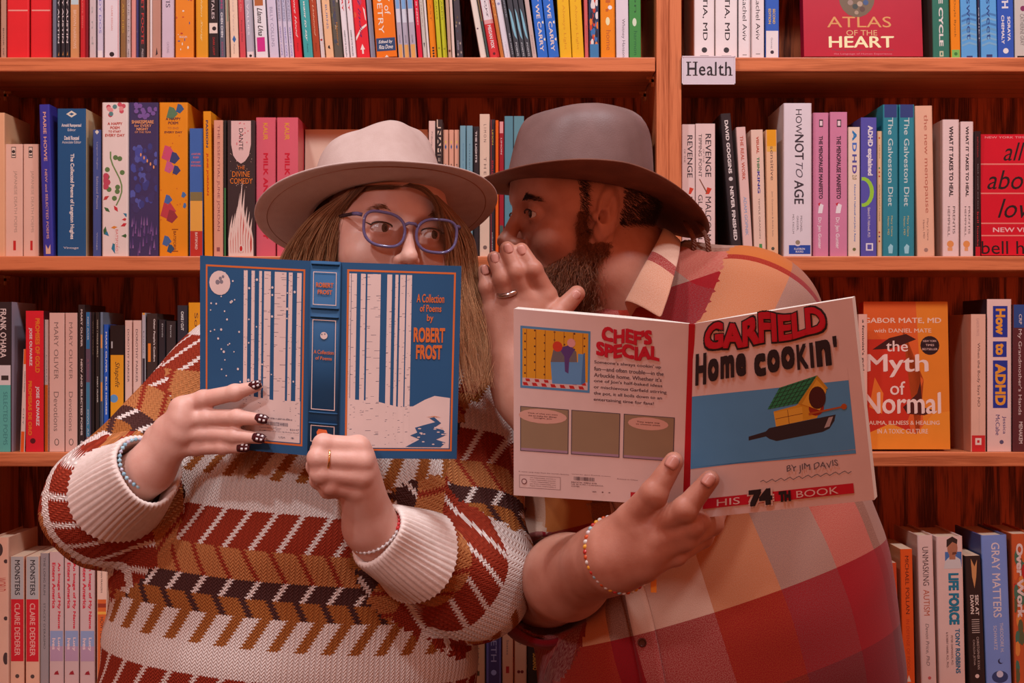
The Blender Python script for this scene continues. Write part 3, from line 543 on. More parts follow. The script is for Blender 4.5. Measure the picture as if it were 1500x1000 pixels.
WI = [('V','WHAT IT TAKES TO HEAL',(52,42,46),185,288,.36,.66,.03),('V','PRENTIS',(80,64,66),302,342,.62,.8,.0),('V','HEMPHILL',(80,64,66),302,346,.26,.42,.0),('O',(222,140,80),.45,357,5),('B',362,367,(222,150,100),.25,.6)]
R2b = [
 (999,1018.5,182,(226,190,186),'pinkish white','narrow pinkish white hardcover by the upright',RV0,{'setb':.008}),
 (1019,1048,181,(226,190,186),'pinkish white','wide pinkish white hardcover with spaced capitals',RV,{'setb':.006}),
 (1072,1087.5,166,(50,42,46),'black','black leaning hardcover with bold white capitals',[('V','DAVID GOGGINS',(232,212,210),176,254,.28,.74,.03),('V','NEVER FINISHED',(232,212,210),273,352,.28,.74,.03),('O',(205,190,190),.5,262,3)],{'tilt':4.6,'hard':1,'side':(36,30,34)}),
 (1089.5,1103.5,186,(224,180,174),'pink','pink leaning paperback with rust capitals',[('V','THE REAL WORK',(190,80,60),199,264,.3,.72,.02),('V','ADAM GOPNIK',(150,160,190),288,345,.3,.68,.02)],{'tilt':3.4}),
 (1105,1123,190,(228,188,172),'cream','cream paperback with coloured capitals',[('V','VISUAL',(190,70,50),200,225,.42,.66,.03),('V','THIN',(60,120,80),230,250,.42,.66,.03),('V','KING',(60,60,140),251,283,.42,.66,.03),('V','TEMPLE GRANDIN',(120,100,96),290,349,.45,.6),('B',357,364,(70,140,80),.42,.7)],{'tilt':1.6,'side':(220,170,150)}),
 (1124.5,1140.6,190,(230,176,140),'orange topped','cream paperback with an orange top',[('B',190,214,(230,150,30)),('B',214,222,(230,168,80)),('V','sensitive',(120,90,80),214,264,.36,.7),('V','Jenn Granneman & Andre Solo',(150,120,110),280,346,.4,.6),('O',(80,80,70),.5,364,2.4)],{'tilt':.8}),
 (1148,1189.5,151,(222,204,212),'wide grey white','wide grey white hardcover with blue foot',[('V','HOW',(60,52,60),160,196,.42,.66,.0),('V','NOT',(60,52,60),197,234,.38,.74,.02),('V','TO',(90,80,90),238,260,.42,.7,.0,.3),('V','AGE',(60,52,60),264,299,.36,.74,.02),('V','MICHAEL',(120,110,116),316,340,.6,.68),('V','GREGER,',(120,110,116),316,338,.45,.53),('V','MD, FACLM',(120,110,116),314,342,.28,.36),('B',359,372,(36,74,160),.15,1),('O',(222,204,212),.5,355,5.5),('O',(150,130,110),.5,355,3.4),('H','FLATIRON',(226,214,224),363,366,.36,.78,.02),('H','BOOKS',(226,214,224),367,370,.42,.72,.02)],{'hard':1,'depth':.16,'setb':.0,'side':(214,186,186)}),
 (1191,1214,165,(206,124,156),'pink','left of two pink paperbacks with white foot lettering',MM),
 (1216,1241.5,164,(206,124,156),'pink','right of two pink paperbacks with white foot lettering',MM),
 (1243,1260,186,(230,202,186),'cream','cream paperback with large blue capitals',[('V','A',(40,120,180),191,206,.3,.75,.04),('V','D',(70,110,190),209,222,.3,.75,.03),('V','H',(80,80,150),226,238,.3,.75,.03),('V','D',(96,70,150),242,254,.3,.75,.03),('V','2.0',(150,130,90),256,263,.3,.75,.02),('V','Edward M. Hallowell and John J. Ratey',(60,110,180),270,354,.45,.65,.02),('O',(110,110,70),.5,365,2.4)]),
 (1261,1284.6,172,(84,80,164),'violet blue','violet blue paperback with lime ring',[('O',(150,196,60),.1,281,16,22),('O',(84,80,164),.06,281,11,17),('V','ADHD explained',(226,212,226),184,257,.34,.78,.04),('V','Edward M. Hallowell, M.D.',(206,190,210),304,348,.4,.6,.02),('B',356,367,(222,210,224),.3,.8),('B',358,365,(84,80,164),.4,.7)],{'side':(66,58,120)}),
 (1285,1292.6,192,(228,180,140),'narrow cream','narrow cream paperback with coloured dots',[('O',(200,90,40),.4,202,1.3),('V','JUDE SALE',(90,60,40),212,232,.3,.6),('O',(60,120,80),.4,246,1.2),('O',(190,60,50),.4,252,1.2),('O',(190,60,50),.4,258,1.2),('V','ACTION IS NOT A DISEASE',(90,60,40),270,324,.3,.6),('O',(190,60,50),.4,340,1.2),('O',(60,60,120),.4,346,1.2),('O',(190,60,50),.4,353,1.2)]),
 (1293.4,1316,153,(40,128,146),'teal','left of two teal hardcovers with pale serif title',GD,{'hard':1}),
 (1316.6,1340,153,(40,128,146),'teal','right of two teal hardcovers with pale serif title',GD,{'hard':1}),
 (1341,1370,155,(228,172,146),'peach','tall peach hardcover with brown lower-case title',[('V','the new menopause',(190,110,90),168,312,.42,.78,.01),('V','Mary Claire',(130,90,84),320,352,.55,.7),('V','Haver, MD',(130,90,84),322,349,.3,.44),('O',(160,120,110),.5,366,3)],{'tilt':1,'hard':1}),
 (1381,1405.6,175,(228,194,192),'pinkish white','left of two pinkish white hardcovers, orange emblem',WI,{'hard':1,'side':(205,166,156)}),
 (1407,1426.6,178,(228,194,192),'pinkish white','right of two pinkish white hardcovers, orange emblem',WI,{'hard':1}),
 (1428,1437.4,192,(44,26,30),'thin black','thin black and red paperback',[('V','salvation',(150,30,40),200,230,.3,.7),('V','black people and love',(150,140,140),240,306,.4,.6),('V','bell hooks',(190,40,50),310,360,.3,.7),('B',361,375,(190,24,40))]),
 (1438,1560,197,(206,16,40),'red display','red display book',[('H','NEW YORK TIMES BESTSELLER',(226,150,150),200,203,.06,.95),('H','all',(30,14,18),209,236,.28,.54,.0,.35),('B',240,242,(226,120,110)),('H','about',(30,14,18),250,278,.08,.78,.0,.3),('B',283,285,(226,120,110)),('H','love',(30,14,18),292,320,.2,.72,.0,.35),('B',327,329,(226,120,110)),('H','NEW VISIONS',(232,170,170),334,341,.14,.84,.02),('B',345,347,(226,120,110)),('H','bell hooks',(30,14,18),354,373,.0,1,.0)],{'face':dict(lean=3,thick=.02,setb=.01),'full':'red display book facing out at the right edge of the second right shelf'}),
]
shelf_row('second right shelf', 'books on the second right shelf', B2, R2b)
# third shelf, left ------------------------------------------------------
B3 = 662
MO = [('V','MARY OLIVER',(140,110,104),472,556,.3,.62,.0),('V','Devotions',(140,110,104),574,632,.28,.64,.0),('O',(90,74,70),.5,648,3.4,5),('O',(226,176,164),.5,648,2.4,4)]
DP = [('V','DOROTHY PARKER',(110,84,84),482,560,.3,.62,.01)]
R3 = [
 (-16,17,442,(46,36,40),'black and teal','black topped paperback with teal foot',[('V','FRANK O\'HARA',(226,200,196),452,524,.5,.8,.02),('B',535,564,(224,206,206)),('B',550,557,(60,50,50),.55,.9),('B',564,662,(92,178,168)),('V','SELECTED POEMS',(60,130,130),574,652,.65,.85)],{'side':(182,158,176),'setb':.0}),
 (29,36.4,511,(224,196,186),'white and orange','small white paperback with orange ends',[('B',511,533,(232,90,30)),('B',632,662,(232,90,30)),('V','LUNCH POEMS',K,544,574,.35,.65),('V','CITY',K,598,622,.35,.65)],{'tilt':-2}),
 (37.4,64,455,(222,32,48),'red','red paperback with orange and white lettering',[('V','PROMISES OF GOLD',(232,120,40),466,546,.55,.82,.04),('V','JOSE OLIVAREZ',(236,206,206),480,536,.15,.36,.03),('V','PROMESAS DE ORO',(232,120,40),558,638,.12,.34,.04),('V','JOSE OLIVAREZ',(236,206,206),566,624,.55,.8,.03),('O',(90,20,30),.4,646,4)],{'setb':.0,'side':(80,20,30)}),
 (64.8,71.6,468,(222,184,174),'white and orange','thin paperback, white above orange',[('B',564,662,(224,100,30)),('V','LORD',(150,130,130),520,560,.4,.7)]),
 (72,94.6,458,(226,176,164),'pale pink','left of two pale pink paperbacks with grey capitals',MO),
 (95.4,113.6,458,(222,170,158),'pale pink','right of two pale pink paperbacks with grey capitals',MO),
 (114.4,124.6,446,(44,34,36),'black','black paperback with white serif capitals',[('V','MARY OLIVER',(214,190,184),453,508,.35,.7,.03),('V','NEW AND SELECTED POEMS',(214,190,184),526,638,.35,.7,.03),('O',(200,180,176),.55,648,2)],{'side':(40,28,28)}),
 (125.2,133,457,(96,74,90),'blue and plum','blue topped plum paperback',[('B',457,511,(36,110,160)),('V','MARY OLIVER',(222,206,206),464,498,.35,.65,.02),('V','A Thousand Mornings',(190,90,110),526,590,.35,.65),('B',560,640,(60,120,150)),('V','OWL AND',(220,200,200),600,650,.35,.65)]),
 (133.6,139,457,(40,30,30),'black','leftmost thin black paperback',[('V','WHY I WAKE',(140,110,90),470,520,.3,.7)]),
 (139.6,146.2,457,(40,34,34),'black','thin black paperback with pale capitals',[('V','WHY I WAKE EARLY',(206,190,170),468,524,.35,.7,.02),('V','MARY OLIVER',(222,210,200),552,590,.35,.7,.02)]),
 (146.8,151,457,(110,120,140),'orange flecked','very thin grey and orange paperback',[('B',490,510,(230,150,80)),('B',560,588,(226,140,60)),('B',588,662,(60,70,90))]),
 (151.8,159.4,475,(36,88,180),'blue','bright blue paperback with white capitals',[('V','MARY OLIVER',(220,212,224),486,546,.35,.75,.03),('V','BLUE HORSES',(220,212,224),552,608,.35,.75,.03)]),
 (161,182.4,476,(28,20,22),'black and orange','thick paperback, black above orange',[('B',520,662,(230,148,30)),('V','Shapefit',(60,36,30),530,568,.25,.7,.0,.3),('B',500,510,(190,180,180),.05,.15),('O',(90,140,190),.25,584,6)]),
 (183,194,469,(224,178,166),'pinkish','left of two narrow pinkish paperbacks',DP),
 (194.8,207,469,(224,178,166),'pinkish','right of two narrow pinkish paperbacks',DP),
 (207.8,213.6,458,(180,164,170),'grey','thin grey paperback with orange cap',[('B',458,461,(230,150,60)),('B',525,662,(50,40,50)),('V','Lunar',(80,80,100),485,520,.3,.7)]),
 (215,231,459,(54,38,36),'brown black','brown black paperback with white title',[('V','Other People\'s Comfort',(222,200,196),467,530,.6,.85,.03),('B',503,530,(226,120,40),.05,.35)]),
 (232,242.4,468,(40,34,40),'black','left of two black paperbacks, small white title',[('V','Devils',(190,180,180),474,494,.5,.75)]),
 (243.2,258,470,(48,38,40),'black','right of two black paperbacks, small white title',[('V','Serene',(190,180,180),476,494,.4,.6)]),
 (259.6,275,447,(44,42,52),'navy black','navy black paperback above the sweater shoulder',[('V','CAKE / CUT',(222,210,206),456,484,.35,.65,.03)]),
 (276,294,443,(230,146,26),'orange','orange paperback beside the held blue book',[('V','Song',(110,60,40),458,500,.4,.85)]),
]
shelf_row('third left shelf', 'books on the third left shelf', B3, R3)
# third shelf, right -----------------------------------------------------
R3b = [
 (1268,1392,444,(196,44,28),'red and orange display','red and orange display book',[('B',444,500,(214,86,34)),('B',444,662,(222,118,34),.62,1),('P',(214,86,36),[(.62,444),(.45,480),(.55,540),(.7,560),(.5,620),(.62,662),(.7,662)]),('P',(60,16,16),[(.1,515),(.3,498),(.5,492),(.62,500),(.45,508),(.3,514)]),('P',(70,18,16),[(.45,600),(.62,580),(.66,562),(.68,600),(.85,606),(.7,612),(.5,610)]),('P',(228,130,40),[(.0,640),(.3,624),(.6,640),(.8,610),(1,606),(1,662),(0,662)]),('P',(226,110,40),[(.12,556),(.22,580),(.2,610),(.05,600)]),
   ('H','GABOR MATE, MD',(236,180,160),468,477,.0,.92,.02),('H','with DANIEL MATE',(236,180,160),484,490,.12,.8,.01),('H','the',(236,190,180),502,518,.26,.52,.01),('H','Myth',(240,190,180),522,556,.02,.76,.02),('H','of',(240,190,180),562,582,.3,.48,.01),('H','Normal',(240,190,180),578,610,-.02,.9,.02),('H','TRAUMA, ILLNESS & HEALING',(236,180,160),620,627,-.04,.88,.02),('H','IN A TOXIC CULTURE',(236,180,160),632,639,.14,.74,.02),('O',(36,16,24),.78,509,14),('H','NEW YORK',(226,170,160),501,504,.7,.86),('H','TIMES',(226,170,160),507,510,.73,.83),('H','BESTSELLER',(226,170,160),513,516,.69,.87)],{'face':dict(lean=4,thick=.035,setb=.022),'full':'red and orange display book facing out on the third right shelf'}),
 (1257.5,1271,460,(226,166,150),'pink','slim pink paperback',[('V','a feminist\'s guide to ADHD',(44,34,40),468,600,.3,.7,.02)],{'setb':-.001,'depth':.016,'full':'slim pink paperback standing before the red and orange display book'}),
 (1422.5,1444.5,460,(226,170,150),'pale pink','pale pink paperback with red foot',[('V','When the Body Says NO',(70,50,54),502,596,.38,.62,.0),('V','GABOR MATE',(200,150,140),466,492,.35,.55),('V','Exploring the hidden',(200,160,150),600,634,.5,.6),('B',638,662,(206,40,44)),('B',642,652,(236,200,190),.26,.72),('B',645,649,(206,40,44),.4,.58)],{'setb':.002,'depth':.13,'side':(206,132,106)}),
 (1446,1482,438,(232,188,180),'pinkish white','tall pinkish white paperback, blue title blocks',[('B',448,494,(28,50,140),.22,.86),('V','How',(232,150,50),452,490,.34,.76,.04),('B',500,523,(28,50,140),.22,.82),('V','to',(232,150,50),503,520,.34,.7,.04),('B',528,598,(28,50,140),.22,.86),('V','ADHD',(232,150,50),533,594,.32,.78,.04),('V','Jessica',(60,60,120),610,636,.62,.8),('V','McCabe',(60,60,120),608,638,.34,.52),('O',(90,80,110),.6,648,3)],{'side':(40,30,40)}),
 (1484,1508,446,(92,40,46),'maroon','maroon and blue paperback at the right edge',[('B',446,480,(40,70,130)),('B',455,540,(50,110,170),.75,1),('V','My Grandmother\'s Hands',(216,190,186),482,608,.25,.55,.0),('V','MENAKEM',(216,190,186),618,650,.35,.6,.02),('V','CRP',(216,190,186),460,475,.35,.55,.02)]),
]
shelf_row('third right shelf', 'books on the third right shelf', B3, R3b)
# bottom shelf --------------------------------------------------------------
B4 = 1012
MN = [('B',815,878,(172,158,156)),('B',878,970,(202,26,40)),('V','MONSTERS',(52,44,46),820,872,.3,.72,.02),('V','CLAIRE DEDERER',(226,150,140),884,962,.28,.72,.02),('O',(80,60,56),.5,992,3)]
IM = [('B',925,948,(138,140,172)),('B',948,970,(176,130,150)),('V','An Image of My Name',(206,34,56),824,922,.55,.82,.03),('V','Enters America',(206,34,56),824,892,.16,.42,.03),('V','Lucy',(226,180,180),935,955,.55,.82,.03),('V','Ives',(226,180,180),936,953,.16,.42,.03),('P',(150,30,40),[(.3,990),(.7,990),(.6,984),(.4,986)])]
R4 = [
 (-12,13,787,(222,164,142),'pinkish','large pinkish book at the left edge',[('O',(70,50,50),.4,805,6,10),('O',(70,50,50),.9,822,3),('V','WORLD',(190,70,60),846,866,.2,.9),('O',(70,50,50),.9,906,3),('O',(70,50,50),.9,965,4,9)],{'hard':1,'setb':.0}),
 (15,36,815,(222,158,132),'grey and red','left of two grey, red and peach paperbacks',MN),
 (37.6,58,815,(222,158,132),'grey and red','right of two grey, red and peach paperbacks',MN),
 (59,71.6,810,(150,128,128),'grey brown','grey brown paperback with dark lettering',[('V','THE LONG RUN',(70,60,62),816,872,.35,.65),('V','STACEY D\'ERASMO',(80,70,70),884,952,.35,.65)]),
 (72.4,93.6,808,(200,156,152),'pinkish grey','leftmost of three pinkish grey red-titled paperbacks',IM),
 (94.4,116,808,(200,156,152),'pinkish grey','middle of three pinkish grey red-titled paperbacks',IM),
 (117,139.4,808,(200,156,152),'pinkish grey','rightmost of three pinkish grey red-titled paperbacks',IM),
 (142,157,812,(226,172,152),'white and orange','paperback, white above orange stripes',[('B',878,1012,(210,90,40)),('B',884,890,(150,50,30)),('B',896,900,(230,150,60)),('V','JONATHAN FRANZEN',(80,60,60),822,868,.3,.55),('V','HOW TO BE ALONE',K,904,966,.3,.7)]),
 (158,173.4,808,(226,172,148),'cream','cream paperback with black capitals',[('V','ANY PERSON IS THE ONLY SELF',(60,46,46),814,924,.35,.65,.0),('V','ELISA GABBERT',(150,110,100),930,990,.35,.65)]),
 (176,190,837,(40,30,50),'dark navy','dark navy paperback beside the sweater',[('V','THE BOOK OF',(214,190,190),855,910,.3,.7,.02),('O',(200,50,110),.4,845,3)]),
 (190.6,206,837,(200,60,66),'red','red paperback half behind the sweater',[('B',842,870,(220,110,100),.1,.6)]),
]
shelf_row('bottom left shelf', 'books on the bottom left shelf', B4, R4)
R4m = [
 (688,711,812,(206,140,104),'tan','tan paperback in the gap between the couple',[('V','unfolded',(110,70,60),940,975,.4,.65),('B',985,992,(90,60,40),.35,.65)]),
 (712,735,815,(56,48,96),'violet','violet paperback in the gap between the couple',[('V','SETH',(150,140,180),930,970,.3,.7),('B',815,1012,(90,84,140),.0,.12),('B',815,1012,(90,84,140),.9,1),('O',(140,140,190),.5,986,4)]),
 (736,752,815,(214,150,120),'beige','narrow beige paperback with red square',[('V','States',(130,90,90),938,960,.35,.6),('B',977,987,(170,30,36),.3,.65)]),
 (753,772,815,(214,150,120),'beige','wide beige paperback with two dark dots',[('V','Satire',(130,90,90),926,946,.4,.65),('O',(110,20,30),.35,986,2.4),('O',(110,20,30),.65,986,2.4)]),
 (773,797,815,(34,26,26),'black','black paperback with ochre capitals',[('V','SORIANO',(206,140,60),958,983,.3,.6,.03)]),
]
shelf_row('bottom shelf centre', 'books at the centre of the bottom shelf', B4, R4m)
R4b = [
 (1291,1302,803,(214,170,160),'white','thin pale paperback beside the plaid shirt',[],{'tilt':2}),
 (1302.6,1312,812,(46,30,34),'black','thin black paperback with red lettering',[('V','YOUR BODY',(200,60,60),818,840,.3,.7,.02),('V','ELSE',(220,200,200),870,900,.3,.7)],{'tilt':2}),
 (1312.6,1320,824,(206,70,36),'orange','thin orange red paperback',[('V','SPILLOVER',(226,140,100),890,960,.3,.7)],{'tilt':2}),
 (1323,1341,804,(226,84,30),'bright orange','bright orange paperback with dark capitals',[('V','MICHAEL POLLAN',(90,30,20),814,900,.35,.7,.0),('V','IN DEFENSE OF FOOD',(190,60,30),908,984,.35,.65,.0),('P',(236,200,180),[(.3,1000),(.7,1000),(.5,990)])],{'tilt':1.2,'side':(206,120,80)}),
 (1350,1373,784,(226,186,180),'pinkish white','pinkish white hardcover with coloured capitals',[('V','UNMASKING',(84,64,66),801,858,.25,.72,.0),('V','AUTISM',(190,90,60),864,902,.25,.72,.0),('V','Devon Price, PhD',(120,100,100),914,976,.3,.6,0,.2),('O',(200,90,90),.55,994,2.4)],{'tilt':1.6,'hard':1,'side':(200,150,136),'depth':.16}),
 (1376,1415,786,(228,186,178),'white portrait','white hardcover with a portrait photograph',[('F','portrait'),('V','LIFE FORCE',(30,120,150),840,916,.42,.86,.05),('V','TONY ROBBINS',(50,110,140),922,988,.66,.86,.03),('V','PETER DIAMANDIS, M.D.',(90,70,76),932,976,.46,.56),('V','& ROBERT HARIRI, M.D., PH.D.',(90,70,76),927,980,.26,.36)],{'tilt':1.2,'hard':1,'depth':.16}),
 (1421,1444,814,(46,32,32),'black','black paperback with a pale orchid',[('P',(206,140,90),[(.35,818),(.6,830),(.8,820),(.7,845),(.55,862),(.4,845)]),('V','SEX AT',(226,200,190),872,902,.55,.8,.03),('V','DAWN',(226,200,190),872,900,.2,.45,.03),('V','|||||||',(206,180,170),908,928,.25,.8),('V','CHRISTOPHER RYAN',(190,160,150),934,982,.55,.72),('V','CACILDA JETHA',(190,160,150),938,976,.25,.42),('O',(226,190,180),.5,992,3)],{'tilt':2.2}),
 (1445,1483,784,(120,142,206),'periwinkle','periwinkle hardcover with white capitals',[('V','GRAY MATTERS',(226,202,206),795,906,.36,.72,.01),('V','THEODORE H.',(214,196,206),914,958,.62,.76,.0),('V','SCHWARTZ',(214,196,206),918,954,.34,.48,.0),('O',(50,56,90),.6,971,4),('O',(120,142,206),.66,970,3.6),('O',(50,64,110),.55,994,12,9),('O',(200,190,210),.55,990,5)],{'tilt':2,'hard':1,'side':(70,80,130)}),
 (1487,1520,782,(196,84,44),'multicolour','multicolour painted book at the right edge',[('F','overwork'),('V','Over Work',(228,196,190),796,906,.15,.5,.04)],{'tilt':1.4,'hard':1}),
]
shelf_row('bottom right shelf', 'books on the bottom right shelf', B4, R4b)
# ------------------------------------------------------------------ smooth solids: distance fields turned into one surface
class Field:
    def __init__(s, lo, hi, h):
        s.lo = np.array(lo, np.float32); s.h = h
        s.n = np.ceil((np.array(hi)-np.array(lo))/h).astype(int)+1
        s.f = np.full(s.n, 1.0, np.float32)
        s.ax = [s.lo[i]+h*np.arange(s.n[i], dtype=np.float32) for i in range(3)]
    def win(s, lo, hi, m):
        a = np.clip(np.floor((np.array(lo)-m-s.lo)/s.h).astype(int), 0, s.n); b = np.clip(np.ceil((np.array(hi)+m-s.lo)/s.h).astype(int)+1, 0, s.n)
        if (b <= a).any(): return None
        sl = tuple(slice(a[i], b[i]) for i in range(3))
        return sl, s.ax[0][sl[0]][:, None, None], s.ax[1][sl[1]][None, :, None], s.ax[2][sl[2]][None, None, :]
    def put(s, sl, d, k, op):
        a = s.f[sl]
        if op == 'add':
            if k <= 0: s.f[sl] = np.minimum(a, d); return
            h = np.clip(0.5+0.5*(a-d)/k, 0, 1); s.f[sl] = a*(1-h)+d*h-k*h*(1-h)
        else:
            if k <= 0: s.f[sl] = np.maximum(a, -d); return
            h = np.clip(0.5-0.5*(a+d)/k, 0, 1); s.f[sl] = a*(1-h)-d*h+k*h*(1-h)
    def cap(s, a, b, ra, rb, k=0.01, op='add'):
        a = np.array(a, np.float32); b = np.array(b, np.float32); r = max(ra, rb)
        w_ = s.win(np.minimum(a, b)-r, np.maximum(a, b)+r, k+4*s.h)
        if w_ is None: return
        sl, x, y, z = w_; ba = b-a; L = max(float(ba@ba), 1e-9)
        t = np.clip(((x-a[0])*ba[0]+(y-a[1])*ba[1]+(z-a[2])*ba[2])/L, 0, 1)
        d = np.sqrt((x-a[0]-t*ba[0])**2+(y-a[1]-t*ba[1])**2+(z-a[2]-t*ba[2])**2)-(ra+(rb-ra)*t)
        s.put(sl, d, k, op)
    def chain(s, pts, rad, k=0.006):
        for i in range(len(pts)-1): s.cap(pts[i], pts[i+1], rad[i], rad[i+1], k)
    def ell(s, c, r, k=0.01, op='add', rot=None):
        c = np.array(c, np.float32); r = np.array(r, np.float32); R = float(r.max())
        w_ = s.win(c-R, c+R, k+4*s.h)
        if w_ is None: return
        sl, x, y, z = w_; X_, Y_, Z_ = x-c[0], y-c[1], z-c[2]
        if rot is not None:
            m = np.array(Euler(rot).to_matrix().transposed(), np.float32)
            X_, Y_, Z_ = (m[0, 0]*X_+m[0, 1]*Y_+m[0, 2]*Z_, m[1, 0]*X_+m[1, 1]*Y_+m[1, 2]*Z_, m[2, 0]*X_+m[2, 1]*Y_+m[2, 2]*Z_)
        k0 = np.sqrt((X_/r[0])**2+(Y_/r[1])**2+(Z_/r[2])**2); k1 = np.sqrt((X_/r[0]**2)**2+(Y_/r[1]**2)**2+(Z_/r[2]**2)**2)
        s.put(sl, k0*(k0-1)/np.maximum(k1, 1e-6), k, op)
    def cut(s, p, n):
        """keeps the side the normal n points away from"""
        x, y, z = s.ax[0][:, None, None], s.ax[1][None, :, None], s.ax[2][None, None, :]
        s.f = np.maximum(s.f, (x-p[0])*n[0]+(y-p[1])*n[1]+(z-p[2])*n[2])
    def mesh(s, smooth=1):
        f = s.f; f[0] = f[-1] = 1; f[:, 0] = f[:, -1] = 1; f[:, :, 0] = f[:, :, -1] = 1
        ins = f < 0
        c = np.zeros(np.array(f.shape)-1, np.int8)
        for i in (0, 1):
            for j in (0, 1):
                for k in (0, 1): c += ins[i:c.shape[0]+i, j:c.shape[1]+j, k:c.shape[2]+k]
        act = (c > 0) & (c < 8); idx = np.argwhere(act); ids = np.full(act.shape, -1, np.int64); ids[act] = np.arange(len(idx))
        acc = np.zeros((len(idx), 3)); cnt = np.zeros(len(idx))
        corners = [(i, j, k) for i in (0, 1) for j in (0, 1) for k in (0, 1)]
        val = {q: f[idx[:, 0]+q[0], idx[:, 1]+q[1], idx[:, 2]+q[2]] for q in corners}
        for q in corners:
            for d in range(3):
                if q[d] == 0:
                    r = list(q); r[d] = 1; r = tuple(r); va, vb = val[q], val[r]; cr = (va < 0) != (vb < 0)
                    t = np.where(cr, va/np.where(cr, va-vb, 1), 0); p = np.tile(np.array(q, float), (len(idx), 1)); p[:, d] += t
                    acc[cr] += p[cr]; cnt[cr] += 1
        v = s.lo+s.h*(idx+acc/np.maximum(cnt, 1)[:, None])
        quads = []
        for d in range(3):
            e, g = [(1, 2), (2, 0), (0, 1)][d]
            sl0 = [slice(None)]*3; sl1 = [slice(None)]*3; sl0[d] = slice(0, -1); sl1[d] = slice(1, None)
            a, b_ = ins[tuple(sl0)], ins[tuple(sl1)]
            for flip, cond in ((False, a & ~b_), (True, ~a & b_)):
                q = np.argwhere(cond); q = q[(q[:, e] > 0) & (q[:, g] > 0) & (q[:, e] < f.shape[e]-1) & (q[:, g] < f.shape[g]-1)]
                def cell(de, dg):
                    r = q.copy(); r[:, e] -= de; r[:, g] -= dg; return ids[r[:, 0], r[:, 1], r[:, 2]]
                Q = np.stack([cell(1, 1), cell(0, 1), cell(0, 0), cell(1, 0)], 1)
                quads.append(Q[:, ::-1] if flip else Q)
        fq = np.concatenate(quads)
        for _ in range(smooth): v = relax(v, fq)
        return v, fq
def relax(v, q, lam=0.5):
    acc = np.zeros_like(v); n = np.zeros(len(v))
    for i in range(4):
        a, b_ = q[:, i], q[:, (i+1) % 4]
        for d in range(3):
            acc[:, d] += np.bincount(a, v[b_, d], len(v))+np.bincount(b_, v[a, d], len(v))
        n += np.bincount(a, minlength=len(v))+np.bincount(b_, minlength=len(v))
    return v*(1-lam)+lam*acc/np.maximum(n, 1)[:, None]
def normals(v, q):
    fn = np.cross(v[q[:, 2]]-v[q[:, 0]], v[q[:, 3]]-v[q[:, 1]]); n = np.zeros_like(v)
    for i in range(4):
        for d in range(3): n[:, d] += np.bincount(q[:, i], fn[:, d], len(v))
    return n/np.maximum(np.linalg.norm(n, axis=1), 1e-12)[:, None]
class Sum:
    """several surfaces kept as one mesh with material slots, a tone per vertex and texture coordinates"""
    def __init__(s): s.v = []; s.f = []; s.m = []; s.t = []; s.n = 0; s.mats = []; s.uv = []
    def add(s, v, f, m, tone=None, uv=None):
        if m not in s.mats: s.mats.append(m)
        s.v.append(np.asarray(v, float)); s.f += [[int(i)+s.n for i in q] for q in f]; s.m += [s.mats.index(m)]*len(f)
        s.t.append(np.full(len(v), 0.5) if tone is None else np.asarray(tone, float)); s.n += len(v)
        if uv is not None: s.uv.append(uv)
    def build(s, name, parent=None, smooth=True):
        me = bpy.data.meshes.new(name); me.from_pydata(np.concatenate(s.v).tolist(), [], s.f)
        for m in s.mats: me.materials.append(m)
        me.polygons.foreach_set('material_index', s.m)
        if smooth: me.polygons.foreach_set('use_smooth', [True]*len(me.polygons))
        at = me.attributes.new('tone', 'FLOAT', 'POINT'); at.data.foreach_set('value', np.concatenate(s.t).astype(np.float32))
        if s.uv:
            l = me.uv_layers.new(name='cloth'); l.data.foreach_set('uv', np.concatenate(s.uv).astype(np.float32).ravel())
        me.update(); return link(name, me, parent)
def strands(pts, rad, tone):
    """pts: N x M x 3 -> three sided tapering tubes"""
    N, M, _ = pts.shape
    t = np.gradient(pts, axis=1); t /= np.maximum(np.linalg.norm(t, axis=2, keepdims=True), 1e-9)
    a = np.cross(t, np.array([0.3, 0.9, 0.2])); a /= np.maximum(np.linalg.norm(a, axis=2, keepdims=True), 1e-9); b_ = np.cross(t, a)
    prof = rad*np.linspace(1, 0.25, M)[None, :, None]
    V = np.stack([pts+prof*(a*math.cos(q)+b_*math.sin(q)) for q in (0, 2.094, 4.189)], 2).reshape(-1, 3)
    base = (np.arange(N)[:, None, None]*M+np.arange(M-1)[None, :, None])*3
    k = np.arange(3)[None, None, :]; k2 = (k+1) % 3
    Fq = np.stack([base+k, base+k2, base+3+k2, base+3+k], 3).reshape(-1, 4)
    T = np.repeat(tone, M*3) if np.ndim(tone) == 1 else np.repeat(tone.reshape(-1), 3)
    return V, Fq, T
def bez(pts, n):
    """smooth curve through pts sampled n times"""
    p = np.array([list(q) for q in pts], float); m = len(p); ext = np.vstack([2*p[0]-p[1], p, 2*p[-1]-p[-2]])
    u = np.linspace(0, m-1-1e-6, n); i = u.astype(int); t = (u-i)[:, None]
    a, b_, c, d = ext[i], ext[i+1], ext[i+2], ext[i+3]
    return 0.5*((2*b_)+(-a+c)*t+(2*a-5*b_+4*c-d)*t*t+(-a+3*b_-3*c+d)*t**3)
